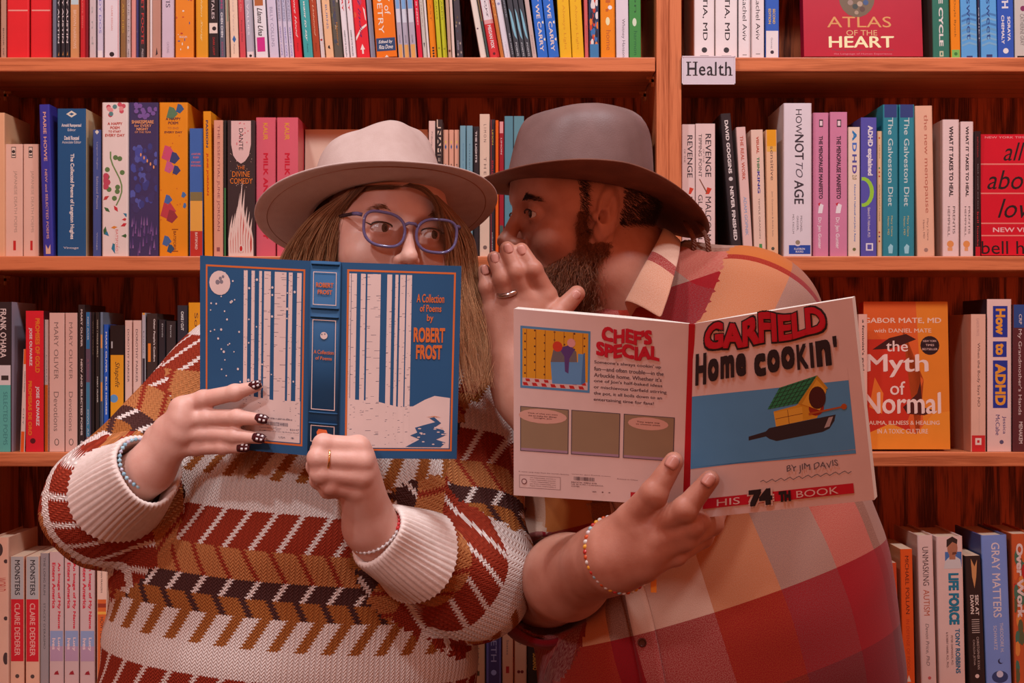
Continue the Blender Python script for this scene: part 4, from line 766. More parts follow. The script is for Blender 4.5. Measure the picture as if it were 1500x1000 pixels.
# ------------------------------------------------------------------ skin, hair, eyes
def skin(name, c, c2):
    m = bpy.data.materials.new(name); m.use_nodes = True; nt = m.node_tree; b = nt.nodes['Principled BSDF']
    tc = nd(nt, 'ShaderNodeTexCoord'); nz = nd(nt, 'ShaderNodeTexNoise'); nz.inputs['Scale'].default_value = 38; nz.inputs['Detail'].default_value = 5
    nt.links.new(tc.outputs['Object'], nz.inputs['Vector'])
    rp = nd(nt, 'ShaderNodeValToRGB'); rp.color_ramp.elements[0].position = 0.32; rp.color_ramp.elements[1].position = 0.68
    rp.color_ramp.elements[0].color = (*c2, 1); rp.color_ramp.elements[1].color = (*c, 1)
    nt.links.new(nz.outputs['Fac'], rp.inputs[0]); nt.links.new(rp.outputs[0], b.inputs['Base Color'])
    b.inputs['Roughness'].default_value = 0.45; b.inputs['Specular IOR Level'].default_value = 0.35
    b.inputs['Subsurface Weight'].default_value = 0.12; b.inputs['Subsurface Radius'].default_value = (0.006, 0.002, 0.0012); b.inputs['Subsurface Scale'].default_value = 1.0
    n2 = nd(nt, 'ShaderNodeTexNoise'); n2.inputs['Scale'].default_value = 420; nt.links.new(tc.outputs['Object'], n2.inputs['Vector'])
    bp = nd(nt, 'ShaderNodeBump'); bp.inputs['Strength'].default_value = 0.12; bp.inputs['Distance'].default_value = 0.001
    nt.links.new(n2.outputs['Fac'], bp.inputs['Height']); nt.links.new(bp.outputs[0], b.inputs['Normal'])
    return m
def tonemat(name, lo, hi, rough=0.45, spec=0.35):
    m = bpy.data.materials.new(name); m.use_nodes = True; nt = m.node_tree; b = nt.nodes['Principled BSDF']
    at = nd(nt, 'ShaderNodeAttribute', attribute_name='tone'); rp = nd(nt, 'ShaderNodeValToRGB')
    rp.color_ramp.elements[0].color = (*lo, 1); rp.color_ramp.elements[1].color = (*hi, 1)
    nt.links.new(at.outputs['Fac'], rp.inputs[0]); nt.links.new(rp.outputs[0], b.inputs['Base Color'])
    b.inputs['Roughness'].default_value = rough; b.inputs['Specular IOR Level'].default_value = spec
    return m
SKIN_W = skin('skin_fair', (0.66, 0.39, 0.31), (0.60, 0.32, 0.25))
SKIN_M = skin('skin_ruddy', (0.53, 0.245, 0.170), (0.44, 0.180, 0.118))
LIP = mat((190, 90, 86), 0.35)
SCLERA = mat((0.72, 0.66, 0.63), 0.15, raw=True); PUPIL = mat((0.008, 0.006, 0.006), 0.08, raw=True)
IRIS_W = mat((0.07, 0.045, 0.03), 0.1, raw=True); IRIS_M = mat((0.05, 0.03, 0.02), 0.1, raw=True)
LASH = mat((0.012, 0.008, 0.007), 0.5, raw=True)
HAIR_W = tonemat('hair_brown_blond', (0.075, 0.024, 0.010), (0.60, 0.30, 0.14))
HAIR_M = tonemat('hair_dark_brown', (0.020, 0.010, 0.007), (0.075, 0.034, 0.020))
BEARD = tonemat('beard_auburn', (0.06, 0.016, 0.008), (0.44, 0.155, 0.066))
EYE = {'x': 0.0325, 'y': -0.076, 'z': 0.0, 'r': 0.0122}
def head_mesh(male=False):
    """a head facing -y with the eyes at z = 0"""
    g = Field((-0.105, -0.15, -0.20), (0.105, 0.125, 0.135), 0.0019)
    g.ell((0, .014, .034), (.0765, .096, .088), .01)
    g.ell((0, -.030, -.030), (.064, .058, .080), .03)
    jw = 0.056 if male else 0.050
    for sx in (-1, 1):
        g.cap((sx*jw, .004, -.050), (sx*.020, -.066, -.100), .020 if male else .017, .018, .025)
        g.ell((sx*.044, -.058, -.032), (.026, .026, .024), .024)
        g.cap((sx*.012, -.084, .020), (sx*.046, -.066, .020), .012 if male else .009, .010, .016)
        g.ell((sx*.062, -.030, .015), (.018, .035, .03), .02)
    g.ell((0, -.074, -.104), (.022, .018, .017), .02)
    g.ell((0, -.064, .052), (.052, .030, .038), .03)
    for sx in (-1, 1): g.ell((sx*.033, -.098, .001), (.021, .020, .014), .012, 'sub')
    ns = 1.0 if male else .80
    g.cap((0, -.086, .014), (0, -.086-.023*ns, -.030), .0072*ns, .0105*ns, .010)
    g.ell((0, -.086-.0262*ns, -.035), (.0122*ns, .0112*ns, .0100*ns), .008)
    for sx in (-1, 1):
        g.ell((sx*.0128*ns, -.086-.0130*ns, -.038), (.0082*ns, .0105*ns, .0074*ns), .006)
        g.ell((sx*.0068*ns, -.086-.0215*ns, -.0375-.0075*ns), (.0034*ns, .0056*ns, .0034*ns), .003, 'sub')
    g.ell((0, -.086, -.066), (.024, .016, .018), .016)
    g.cap((-.018, -.0945, -.0655), (.018, -.0945, -.0655), .0052, .0052, .006); g.cap((-.014, -.0935, -.0755), (.014, -.0935, -.0755), .0066, .0066, .006)
    g.cap((-.02, -.103, -.0705), (.02, -.103, -.0705), .0022, .0022, .003, 'sub')
    # eyelids round the eyeballs, open in an almond slit
    for sx in (-1, 1):
        c = (sx*EYE['x'], EYE['y'], 0)
        g.ell(c, (.0150, .0145, .0142), .006)
        g.ell((c[0], c[1]-.014, -.0005), (.0142, .016, .0049 if male else .0054), .0018, 'sub', (0, sx*0.10, 0))
        g.cap((c[0]-.012, c[1]-.0135, .0105), (c[0]+.012, c[1]-.0125, .0095), .0024, .0024, .003, 'sub') if not male else None
    # ears
    for sx in (-1, 1):
        rot = (-0.22, 0, sx*0.38)
        g.ell((sx*.0805, .006, -.003), (.0085, .0180, .0345), .006, 'add', rot)
        g.ell((sx*.0775, -.006, -.030), (.007, .009, .013), .006)
        g.ell((sx*.0905, .004, .004), (.0070, .0118, .0230), .003, 'sub', rot)
        g.cap((sx*.0835, .013, .016), (sx*.0845, .004, .000), .0030, .0028, .003); g.cap((sx*.0845, .004, .000), (sx*.0845, .006, -.018), .0028, .0026, .003)
        g.ell((sx*.086, -.004, -.010), (.0085, .0060, .0095), .0025, 'sub', rot)
        g.ell((sx*.0805, -.013, -.009), (.0045, .0040, .0065), .004)
    nr = .058 if male else .046
    g.cap((0, .022, -.05), (0, .052, -.22), nr, nr+.006, .03)
    v, q = g.mesh(1); t = np.clip((v[:, 2]-.022)/.045, 0, 1); t = t*t*(3-2*t)
    v[:, 1] = np.where(v[:, 1] > 0, v[:, 1]*(1-.20*t), v[:, 1]); v[:, 0] *= 1-.05*t      # the hat presses the crown of the head in
    return v, q
def xf(M, v): return v@np.array(M.to_3x3()).T+np.array(M.translation)
def head_frame(px, py, Y, yaw, pitch, roll, sc=1.0):
    """yaw turns the face to the right of the picture, pitch lifts the chin, roll tips the head clockwise as seen"""
    R = Matrix.Rotation(math.radians(yaw), 4, 'Z')@Matrix.Rotation(math.radians(-pitch), 4, 'X')@Matrix.Rotation(math.radians(roll), 4, 'Y')
    return Matrix.Translation(P(px, py, Y))@R@Matrix.Diagonal((sc, sc, sc, 1))
def eyeball(sm, M, sx, gaze, iris):
    """gaze: direction in head coordinates"""
    g = Vector(gaze).normalized(); q = Vector((0, 0, 1)).rotation_difference(g).to_matrix()
    ang = [0, .10, .20, .201, .36, .50, .501, .62, .85, 1.15, 1.5, 1.9, 2.4, 3.1]; n = 28; v = []; c = Vector((sx*EYE['x'], EYE['y'], 0))
    for a in ang:
        r = EYE['r']*(1.03 if a < .5 else 1.0)
        for k in range(n): v.append(c+q@Vector((r*math.sin(a)*math.cos(2*math.pi*k/n), r*math.sin(a)*math.sin(2*math.pi*k/n), r*math.cos(a))))
    v = xf(M, np.array([list(p) for p in v]))
    for i in range(len(ang)-1):
        f = [(i*n+k, (i+1)*n+k, (i+1)*n+(k+1) % n, i*n+(k+1) % n) for k in range(n)]
        m = PUPIL if ang[i+1] <= .21 else iris if ang[i+1] <= .51 else SCLERA
        used = sorted({a for q_ in f for a in q_}); mp = {a: j for j, a in enumerate(used)}
        sm.add(v[used], [[mp[a] for a in q_] for q_ in f], m)
def lathe_hat(spec):
    """closed felt shell from the inside of the crown, down, under and over the brim, up the crown to its centre"""
    n = 128; th = np.linspace(0, 2*math.pi, n, endpoint=False); s_, c_ = np.sin(th), -np.cos(th)   # th = 0 faces the front (-y)
    ax, ay, BX, BY, H, t = spec['ax'], spec['ay'], spec['bx'], spec['by'], spec['H'], 0.0028
    rows = []
    def brimz(u): return spec['brim'](th, u)
    def ring(rx, ry, z): rows.append(np.stack([rx*s_, ry*c_, np.broadcast_to(z, th.shape)], 1))
    def side(h, off):
        k = h/H; tx = (1-spec['taper']*k**1.5-spec.get('corner', .07)*k**9); rr = spec['pinch'](th, k)
        return (ax*tx*rr+off), (ay*tx*rr+off)
    for h in (H*.7, H*.35, 0.012, 0.002):
        rx, ry = side(max(h, 0), -t); ring(rx, ry, h)
    nb = 12
    for i in range(nb+1):
        u = i/nb; rx, ry = side(0, -t)
        ring(rx+(BX-rx)*u, ry+(BY-ry)*u, brimz(u)-t*0.6*(1-0.2*u))
    ring(np.full(n, BX)+.0012, np.full(n, BY)+.0012, brimz(1.0))
    for i in range(nb, -1, -1):
        u = i/nb; rx, ry = side(0, 0)
        ring(rx+(BX-rx)*u, ry+(BY-ry)*u, brimz(u)+t*0.6*(1-0.2*u))
    n_brim = len(rows)
    for i in range(1, 17):
        h = H*(i/16); rx, ry = side(h, 0); z = spec['tilt'](th, h); ring(rx, ry, z)
    rx0, ry0 = side(H, 0)
    for u in (.97, .92, .85, .76, .66, .54, .4, .26, .12, .02):
        x, y = rx0*s_*u, ry0*c_*u; e = 1-u
        lift = spec['round']*(1-u*u)**.5 if spec['round'] else 0
        z = spec['tilt'](th, H)*u+spec['tiltc']*(1-u)+0.006*min(1, e*9)-spec['dent'](x, y)*min(1, e*3.2)
        rows.append(np.stack([x, y, z], 1))
    off = spec.get('off', 0.0)
    for i, r in enumerate(rows):                      # the crown sits forward of the brim's middle
        if i < 4 or i >= n_brim: r[:, 1] += off
        elif i < 4+nb+1: r[:, 1] += off*(1-(i-4)/nb)
        elif i > 4+nb+1: r[:, 1] += off*((i-5-nb-1)/nb)
    v = np.concatenate(rows); f = []
    for r in range(len(rows)-1):
        for k in range(n): f.append((r*n+k, r*n+(k+1) % n, (r+1)*n+(k+1) % n, (r+1)*n+k))
    f.append([(len(rows)-1)*n+k for k in range(n)])
    return v, f, n, n_brim
def felt(name, c, c2, rough=0.85, bump=0.25, scale=30):
    m = bpy.data.materials.new(name); m.use_nodes = True; nt = m.node_tree; b = nt.nodes['Principled BSDF']
    tc = nd(nt, 'ShaderNodeTexCoord'); nz = nd(nt, 'ShaderNodeTexNoise'); nz.inputs['Scale'].default_value = scale; nz.inputs['Detail'].default_value = 4
    nt.links.new(tc.outputs['Object'], nz.inputs['Vector'])
    rp = nd(nt, 'ShaderNodeValToRGB'); rp.color_ramp.elements[0].position = 0.3; rp.color_ramp.elements[1].position = 0.7
    rp.color_ramp.elements[0].color = (*c2, 1); rp.color_ramp.elements[1].color = (*c, 1)
    nt.links.new(nz.outputs['Fac'], rp.inputs[0]); nt.links.new(rp.outputs[0], b.inputs['Base Color'])
    b.inputs['Roughness'].default_value = rough; b.inputs['Specular IOR Level'].default_value = 0.25
    n2 = nd(nt, 'ShaderNodeTexNoise'); n2.inputs['Scale'].default_value = 600; n2.inputs['Detail'].default_value = 3; nt.links.new(tc.outputs['Object'], n2.inputs['Vector'])
    bp = nd(nt, 'ShaderNodeBump'); bp.inputs['Strength'].default_value = bump; bp.inputs['Distance'].default_value = 0.001
    nt.links.new(n2.outputs['Fac'], bp.inputs['Height']); nt.links.new(bp.outputs[0], b.inputs['Normal'])
    return m
class Ray:
    """finds the front of a surface along the line of sight to a spot, to lay seams, beads and buttons on it"""
    def __init__(s, v, f):
        from mathutils.bvhtree import BVHTree
        s.t = BVHTree.FromPolygons([tuple(p) for p in v], [tuple(q) for q in f])
    def at(s, px, py, off=0.0):
        d = P(px, py, 2.0)-Vector((0, 0, CAMZ)); o = Vector((0, 0, CAMZ)); h = s.t.ray_cast(o, d.normalized())
        if h[0] is None: return None
        return h[0]+h[1]*off
# ------------------------------------------------------------------ woven and knitted cloth
def mth(nt, op, a, b_=None, c=None):
    n = nd(nt, 'ShaderNodeMath', operation=op)
    for i, q in enumerate((a, b_, c)):
        if q is None: continue
        if isinstance(q, (int, float)): n.inputs[i].default_value = q
        else: nt.links.new(q, n.inputs[i])
    return n.outputs[0]
def steps(nt, fac, stops):
    rp = nd(nt, 'ShaderNodeValToRGB'); cr = rp.color_ramp; cr.interpolation = 'CONSTANT'
    while len(cr.elements) < len(stops): cr.elements.new(0.5)
    for e, (p, c) in zip(cr.elements, stops): e.position = p; e.color = (*c, 1)
    nt.links.new(fac, rp.inputs[0]); return rp.outputs[0]
def mixc(nt, f, a, b_, mode='MIX'):
    n = nd(nt, 'ShaderNodeMixRGB', blend_type=mode)
    for i, q in ((0, f), (1, a), (2, b_)):
        if isinstance(q, (int, float)): n.inputs[i].default_value = q
        elif isinstance(q, tuple): n.inputs[i].default_value = (*q, 1)
        else: nt.links.new(q, n.inputs[i])
    return n.outputs[0]
def knit():
    m = bpy.data.materials.new('herringbone_knit'); m.use_nodes = True; nt = m.node_tree; b = nt.nodes['Principled BSDF']
    uv = nd(nt, 'ShaderNodeUVMap', uv_map='cloth'); sp = nd(nt, 'ShaderNodeSeparateXYZ'); nt.links.new(uv.outputs[0], sp.inputs[0])
    u, v = sp.outputs[0], sp.outputs[1]
    tooth = mth(nt, 'PINGPONG', mth(nt, 'ADD', v, 0.0), 0.0022)
    toothu = mth(nt, 'PINGPONG', u, 0.0020)
    PER = 0.205
    vj = mth(nt, 'ADD', v, mth(nt, 'MULTIPLY', toothu, 0.9))
    w = mth(nt, 'FRACT', mth(nt, 'DIVIDE', vj, PER))
    CR, RU, TA, DB, OC = (0.78, 0.68, 0.62), (0.30, 0.036, 0.016), (0.48, 0.18, 0.062), (0.075, 0.028, 0.024), (0.36, 0.12, 0.030)
    A = steps(nt, w, [(0, CR), (.1875, RU), (.41, TA), (.59, DB), (.70, OC), (.8125, CR)])
    B = steps(nt, w, [(0, CR), (.1875, CR), (.41, RU), (.59, CR), (.70, DB), (.8125, OC)])
    D = steps(nt, w, [(0, (0, 1, 0)), (.1875, (.20, 1, 0)), (.41, (.18, 0, 0)), (.59, (.20, 1, 0)), (.70, (.25, 0, 0)), (.8125, (.42, 1, 0))])
    sd = nd(nt, 'ShaderNodeSeparateXYZ'); nt.links.new(D, sd.inputs[0])
    slant = mth(nt, 'MULTIPLY_ADD', sd.outputs[1], 2.0, -1.0)
    ph = mth(nt, 'ADD', mth(nt, 'DIVIDE', u, 0.033), mth(nt, 'MULTIPLY', mth(nt, 'MULTIPLY', slant, v), 17.0))
    ph = mth(nt, 'ADD', ph, mth(nt, 'MULTIPLY', tooth, 60.0))
    on = mth(nt, 'LESS_THAN', mth(nt, 'FRACT', ph), sd.outputs[0])
    col = mixc(nt, on, A, B)
    # the fine stitches: short slanted threads in columns
    st = mth(nt, 'FRACT', mth(nt, 'ADD', mth(nt, 'DIVIDE', v, 0.0044), mth(nt, 'MULTIPLY', mth(nt, 'PINGPONG', u, 0.0033), 330.0)))
    hgt = mth(nt, 'SINE', mth(nt, 'MULTIPLY', st, 6.283))
    rib = mth(nt, 'SINE', mth(nt, 'MULTIPLY', u, 6.283/0.0066))
    h = mth(nt, 'MULTIPLY_ADD', hgt, 0.6, mth(nt, 'MULTIPLY', rib, 0.4))
    sh = mth(nt, 'MULTIPLY_ADD', h, 0.14, 0.92)
    cv = nd(nt, 'ShaderNodeCombineXYZ')
    for i in range(3): nt.links.new(sh, cv.inputs[i])
    nt.links.new(mixc(nt, 1.0, col, cv.outputs[0], 'MULTIPLY'), b.inputs['Base Color'])
    b.inputs['Roughness'].default_value = 0.95; b.inputs['Specular IOR Level'].default_value = 0.1
    bp = nd(nt, 'ShaderNodeBump'); bp.inputs['Strength'].default_value = 0.6; bp.inputs['Distance'].default_value = 0.0022
    nt.links.new(h, bp.inputs['Height']); nt.links.new(bp.outputs[0], b.inputs['Normal'])
    return m
def plaid(name='plaid_flannel', shift=(0, 0)):
    m = bpy.data.materials.new(name); m.use_nodes = True; nt = m.node_tree; b = nt.nodes['Principled BSDF']
    uv = nd(nt, 'ShaderNodeUVMap', uv_map='cloth'); sp = nd(nt, 'ShaderNodeSeparateXYZ'); nt.links.new(uv.outputs[0], sp.inputs[0])
    u = mth(nt, 'ADD', sp.outputs[0], shift[0]); v = mth(nt, 'ADD', sp.outputs[1], shift[1])
    W, OR, GR, RD, MR, DK = (0.66, 0.44, 0.34), (0.48, 0.14, 0.030), (0.22, 0.14, 0.13), (0.40, 0.018, 0.024), (0.17, 0.006, 0.012), (0.09, 0.018, 0.018)
    W2, R2_ = (0.52, 0.285, 0.19), (0.27, 0.005, 0.009)
    wu = mth(nt, 'FRACT', mth(nt, 'DIVIDE', u, 0.74)); wv = mth(nt, 'FRACT', mth(nt, 'DIVIDE', v, 0.40))
    A = steps(nt, wu, [(0, W), (.135, OR), (.255, GR), (.37, RD), (.47, DK), (.50, GR), (.62, RD), (.74, W), (.83, OR), (.955, DK)])
    B = steps(nt, wv, [(0, W2), (.33, R2_), (.60, MR), (.80, OR), (.97, R2_)])
    # warp and weft threads alternate; unresolved at this distance they blend, with the flecks of brushed flannel
    nz = nd(nt, 'ShaderNodeTexNoise'); nz.inputs['Scale'].default_value = 900; nz.inputs['Detail'].default_value = 2
    nt.links.new(uv.outputs[0], nz.inputs['Vector'])
    kb = nd(nt, 'ShaderNodeSeparateXYZ'); nt.links.new(steps(nt, wv, [(0, (.42,)*3), (.33, (.85,)*3), (.60, (.85,)*3), (.80, (.45,)*3), (.97, (.85,)*3)]), kb.inputs[0])
    k = mth(nt, 'MULTIPLY_ADD', nz.outputs['Fac'], 1.2, mth(nt, 'ADD', kb.outputs[0], -.6))
    nt.links.new(mixc(nt, k, A, B), b.inputs['Base Color'])
    b.inputs['Roughness'].default_value = 0.95; b.inputs['Specular IOR Level'].default_value = 0.08
    b.inputs['Sheen Weight'].default_value = 0.15; b.inputs['Sheen Roughness'].default_value = 0.5
    bp = nd(nt, 'ShaderNodeBump'); bp.inputs['Strength'].default_value = 0.25; bp.inputs['Distance'].default_value = 0.0012
    nt.links.new(nz.outputs['Fac'], bp.inputs['Height']); nt.links.new(bp.outputs[0], b.inputs['Normal'])
    return m
def cloth_uv(v, q, groups):
    """groups: (a, b, radius, u0, v0, ru) axes; each face takes the nearest axis; u runs round it, v along it in metres"""
    c = v[q].mean(1); best = np.full(len(q), 9e9); gi = np.zeros(len(q), int)
    for g, (a, b_, ra, u0, v0, ru, *low) in enumerate(groups):
        a, b_ = np.array(a), np.array(b_); ba = b_-a; t = np.clip((c-a)@ba/(ba@ba), 0, 1)
        d = np.linalg.norm(c-a-t[:, None]*ba, axis=1)-ra
        if low: d = np.where(c[:, 2] < low[0], 9e9, d)
        m = d < best; best[m] = d[m]; gi[m] = g
    uv = np.zeros((len(q), 4, 2))
    for g, (a, b_, ra, u0, v0, ru, *low) in enumerate(groups):
        m = gi == g
        if not m.any(): continue
        a, b_ = np.array(a), np.array(b_); ba = b_-a; L = np.linalg.norm(ba); ax = ba/L
        e1 = np.cross(ax, np.array([0, 1.0, 0])); e1 /= np.linalg.norm(e1); e2 = np.cross(ax, e1)
        p = v[q[m]]-a; w_ = p@ax; x, y = p@e1, p@e2
        if ru is None:
            uv[m, :, 0] = u0+x; uv[m, :, 1] = v0+w_; continue
        ang = np.arctan2(x, -y*np.sign(e2[1])) if abs(e2[1]) > 1e-6 else np.arctan2(x, y)
        a0 = ang[:, :1]; ang = np.where(ang-a0 > math.pi, ang-2*math.pi, ang); ang = np.where(ang-a0 < -math.pi, ang+2*math.pi, ang)
        uv[m, :, 0] = u0+ang*ru; uv[m, :, 1] = v0+w_
    return uv.reshape(-1, 2)
def wrinkle(v, q, amp, seed, fx):
    n = normals(v, q); r = np.random.RandomState(seed); d = np.zeros(len(v))
    for i in range(7):
        k = r.normal(size=3)*np.array(fx); d += np.sin(v@k+r.rand()*6.28)*r.rand()
    return v+n*(amp*d/2.2)[:, None]
def smooth_noise(v, r, f):
    d = np.zeros(len(v))
    for i in range(5): d += np.sin(v@(r.normal(size=3)*f)+r.rand()*6.28)
    return d/5
# ================================================================== the woman in the knitted sweater
KNIT = knit()
CREAM = felt('cream_rib_knit', (0.78, 0.66, 0.60), (0.70, 0.58, 0.51), 0.95, 0.4, 120)
woman = tag(empty('person', P(430, 1000, 2.2)*1.0), 'person in a patterned knitted sweater, beige hat and purple glasses reading a blue book', 'person')
woman.location.z = 0
def under(o, root):
    """keeps a part where it was built while it hangs from its thing"""
    o.parent = root; o.matrix_parent_inverse = Matrix.Translation(-Vector(root.location)); return o
WB = Sum()                                  # the body: head, neck, trunk, arms and hands
MW = head_frame(562, 347, 2.12, 23, 2, 5.5, 1.0)
hv, hf = head_mesh(); hv_w = xf(MW, hv); WB.add(hv_w, hf, SKIN_W)
for sx in (-1, 1): eyeball(WB, MW, sx, (0.56, -1, -0.02), IRIS_W)
def R_(px, Y): return px*Y/F
def person_trunk(sm, m, neck, sh_l, sh_r, chest, belly, hips, w_, feet):
    lo = np.array([-1.2, 1.8, -0.02]); hi = np.array([1.2, 2.75, 1.7]); xs = [neck.x, sh_l.x, sh_r.x, hips.x]
    lo[0] = min(xs)-.4; hi[0] = max(xs)+.4
    g = Field(lo, hi, .012)
    g.cap(neck, chest, .05, .08, .04); g.cap(sh_l, sh_r, .05, .05, .06)
    g.ell(chest, (w_*.72, .095, .17), .08); g.ell(belly, (w_*.82, .12, .18), .1); g.ell(hips, (w_*.85, .125, .15), .1)
    for k, ft in enumerate(feet):
        s_ = -1 if k == 0 else 1; hp = hips+Vector((s_*w_*.42, 0, -.08)); kn = Vector(((hp.x+ft.x)/2, ft.y-.02, .48))
        g.cap(hp, kn, .085, .06, .04); g.cap(kn, ft+Vector((0, 0, .09)), .058, .04, .02); g.cap(ft+Vector((0, .03, .045)), ft+Vector((s_*.02, -.15, .03)), .038, .028, .02)
    v, q = g.mesh(1); sm.add(v, q, m)
fw = [Vector((-.44, 2.22, 0)), Vector((-.22, 2.22, 0))]
person_trunk(WB, SKIN_W, P(548, 440, 2.17), P(365, 545, 2.21), P(665, 590, 2.23), P(500, 640, 2.21), P(430, 880, 2.2), P(425, 1060, 2.22), .22, fw)
def hand(m, sm, chains, palm, forearm, extra=(), h=.0016, k=.005):
    pts = [p for c in chains for p in c[0]]+[p for a in palm for p in a[:2]]+[p for p in forearm[0]]
    pts = np.array([list(p) for p in pts]); g = Field(pts.min(0)-.05, pts.max(0)+.05, h)
    for a, b_, ra, rb in palm: g.cap(a, b_, ra, rb, .012)
    for c in chains:
        gg = Field(pts.min(0)-.05, pts.max(0)+.05, h); gg.chain(c[0], c[1], .004)
        for i, p in enumerate(c[0][1:-1]): gg.ell(p, (c[1][i+1]*1.05,)*3, .003)
        g.put((slice(None),)*3, gg.f, k, 'add')
    g.chain(forearm[0], forearm[1], .02)
    v, q = g.mesh(1); sm.add(v, q, m); return v, q
def cov(px): return 1.93+(450-px)/157.0*.055 if px < 450 else 1.93
def fin(path, rad, dy): return ([P(x, y, cov(x)-dy-r) if len(p_) == 2 else P(*p_) for p_, r in zip(path, rad) for x, y in [p_[:2]]], rad)
# right hand, laid on the back cover
whr = [fin([(262, 596, 1.972), (298, 585), (344, 575), (376, 565.5)], [.0115, .0108, .0095, .0066], .003),
       fin([(262, 617, 1.968), (303, 612), (348, 611), (384, 614.5)], [.0115, .0108, .0094, .0066], .003),
       fin([(256, 638, 1.97), (298, 635), (344, 638), (381, 642)], [.0112, .0104, .0090, .0064], .003),
       fin([(252, 658, 1.975), (288, 655), (326, 655), (358, 656)], [.0105, .0094, .0080, .0058], .003),
       ([P(228, 640, 1.99), P(262, 612, 2.012), P(300, 600, 2.012)], [.014, .011, .009])]
wpalm = [(P(222, 684, 1.995), P(268, 598, 1.968), .021, .014), (P(222, 684, 1.995), P(266, 617, 1.965), .022, .0145), (P(220, 688, 1.995), P(262, 638, 1.967), .022, .014), (P(220, 690, 1.998), P(256, 657, 1.974), .021, .0125), (P(222, 676, 2.0), P(245, 630, 1.985), .02, .017)]
hand(SKIN_W, WB, whr, wpalm, ([P(220, 686, 1.997), P(200, 700, 2.02), P(150, 735, 2.08)], [.0245, .027, .04]))
# left hand, closed round the foot of the spine
def pc(l): return [P(*p) for p in l]
whl = [(pc([(524, 655, 1.900), (474, 651, 1.888), (468, 660, 1.912), (492, 667, 1.918)]), [.0125, .0118, .0100, .0085]),
       (pc([(529, 676, 1.894), (466, 671, 1.882), (462, 683, 1.912), (490, 686, 1.925)]), [.0125, .0118, .0100, .0085]),
       (pc([(528, 698, 1.896), (470, 693, 1.885), (467, 703, 1.912), (494, 706, 1.925)]), [.0122, .0115, .0098, .0082]),
       (pc([(520, 718, 1.905), (484, 711, 1.892), (480, 718, 1.914), (502, 722, 1.925)]), [.0112, .0100, .0088, .0076]),
       (pc([(535, 715, 1.945), (533, 690, 1.985), (525, 655, 1.998)]), [.014, .011, .009])]
wpl = [(P(543, 768, 1.955), P(524, 656, 1.906), .024, .0155), (P(543, 768, 1.955), P(528, 677, 1.902), .025, .0165), (P(541, 770, 1.957), P(526, 698, 1.905), .025, .0165), (P(538, 772, 1.96), P(519, 718, 1.912), .024, .0145), (P(543, 745, 1.95), P(510, 690, 1.918), .02, .016)]
hand(SKIN_W, WB, whl, wpl, ([P(543, 772, 1.957), P(560, 790, 1.975), P(610, 815, 2.02)], [.026, .028, .04]))
under(WB.build('body', None), woman)
# painted finger nails
NAIL = mat((62, 16, 22), 0.15); NAILW = mat((214, 196, 196), 0.2)
def nail(c, d, out, L, W, root, m=NAIL, tip=None):
    """a curved plate at c along d, facing out"""
    d = Vector(d).normalized(); out = Vector(out); out = (out-d*out.dot(d)).normalized(); s_ = d.cross(out); q = MB(); n, mm = 7, 6; V = []
    for i in range(n):
        t = i/(n-1)
        for j in range(mm):
            a = -1.15+2.3*j/(mm-1); wd = W*(1-0.75*max(0, t-.62)**1.5*2.2) if t > .62 else W*(0.82+.18*min(1, t*4))
            V.append(Vector(c)+d*(L*(t-.45))+s_*(wd*math.sin(a)*.5/.91)+out*(W*.5*(math.cos(a)-.55)))
    fs = [(i*mm+j, i*mm+j+1, (i+1)*mm+j+1, (i+1)*mm+j) for i in range(n-1) for j in range(mm-1)]
    q.add(V, fs, m)
    if tip:
        o2 = [Vector(v_)+out*.0005 for v_ in V]; sel = [f for k, f in enumerate(fs) if (k//(mm-1)) in (2, 4) and k % (mm-1) in (1, 3)]
        q.add(o2, sel, tip)
    o = q.build('fingernail', None, True); sd = o.modifiers.new('thick', 'SOLIDIFY'); sd.thickness = .0006; under(o, root)
for (a, b_) in (((366, 567), (382, 563)), ((375, 612), (392, 616)), ((371, 640), (388, 644)), ((350, 656), (364, 656.5))):
    pa, pb = P(*a, cov(a[0])-.011), P(*b_, cov(b_[0])-.0095); nail((pa+pb)/2+Vector((0, -.004, .0012)), pb-pa, (0, -1, .35), .0165, .0118, woman, NAIL, NAILW)
# ---- sweater
g = Field((-.72, 1.86, .70), (.08, 2.46, 1.56), .0065)
W_ = lambda x, y, Y: np.array(P(x, y, Y))
g.ell(P(500, 640, 2.21), (.205, .135, .20), .05); g.ell(P(440, 770, 2.19), (.215, .155, .17), .10)
g.ell(P(425, 900, 2.185), (.232, .175, .21), .10); g.ell(P(418, 1060, 2.20), (.245, .170, .19), .10)
for (x, y) in ((430, 745), (560, 750)): g.ell(P(x, y, 2.085), (.085, .065, .085), .07)
g.cap(P(360, 545, 2.205), P(660, 590, 2.225), .078, .072, .06)
g.cap(P(548, 470, 2.17), P(540, 560, 2.2), .066, .09, .05); g.cap(P(548, 400, 2.17), P(548, 520, 2.18), .056, .056, .008, 'sub')
SA = [(P(345, 548, 2.205), P(152, 742, 2.10), .078, .076), (P(152, 742, 2.10), P(178, 719, 2.045), .076, .047)]
SB = [(P(672, 610, 2.225), P(690, 845, 2.09), .076, .078), (P(690, 845, 2.09), P(628, 824, 2.02), .078, .050)]
for a, b_, ra, rb in SA[:1]: g.cap(a, b_, ra, rb, .02)
gg = Field((-.72, 1.86, .70), (.08, 2.46, 1.56), .0065); a, b_, ra, rb = SA[1]; gg.cap(a, b_, ra, rb, .02); g.put((slice(None),)*3, gg.f, .012, 'add')
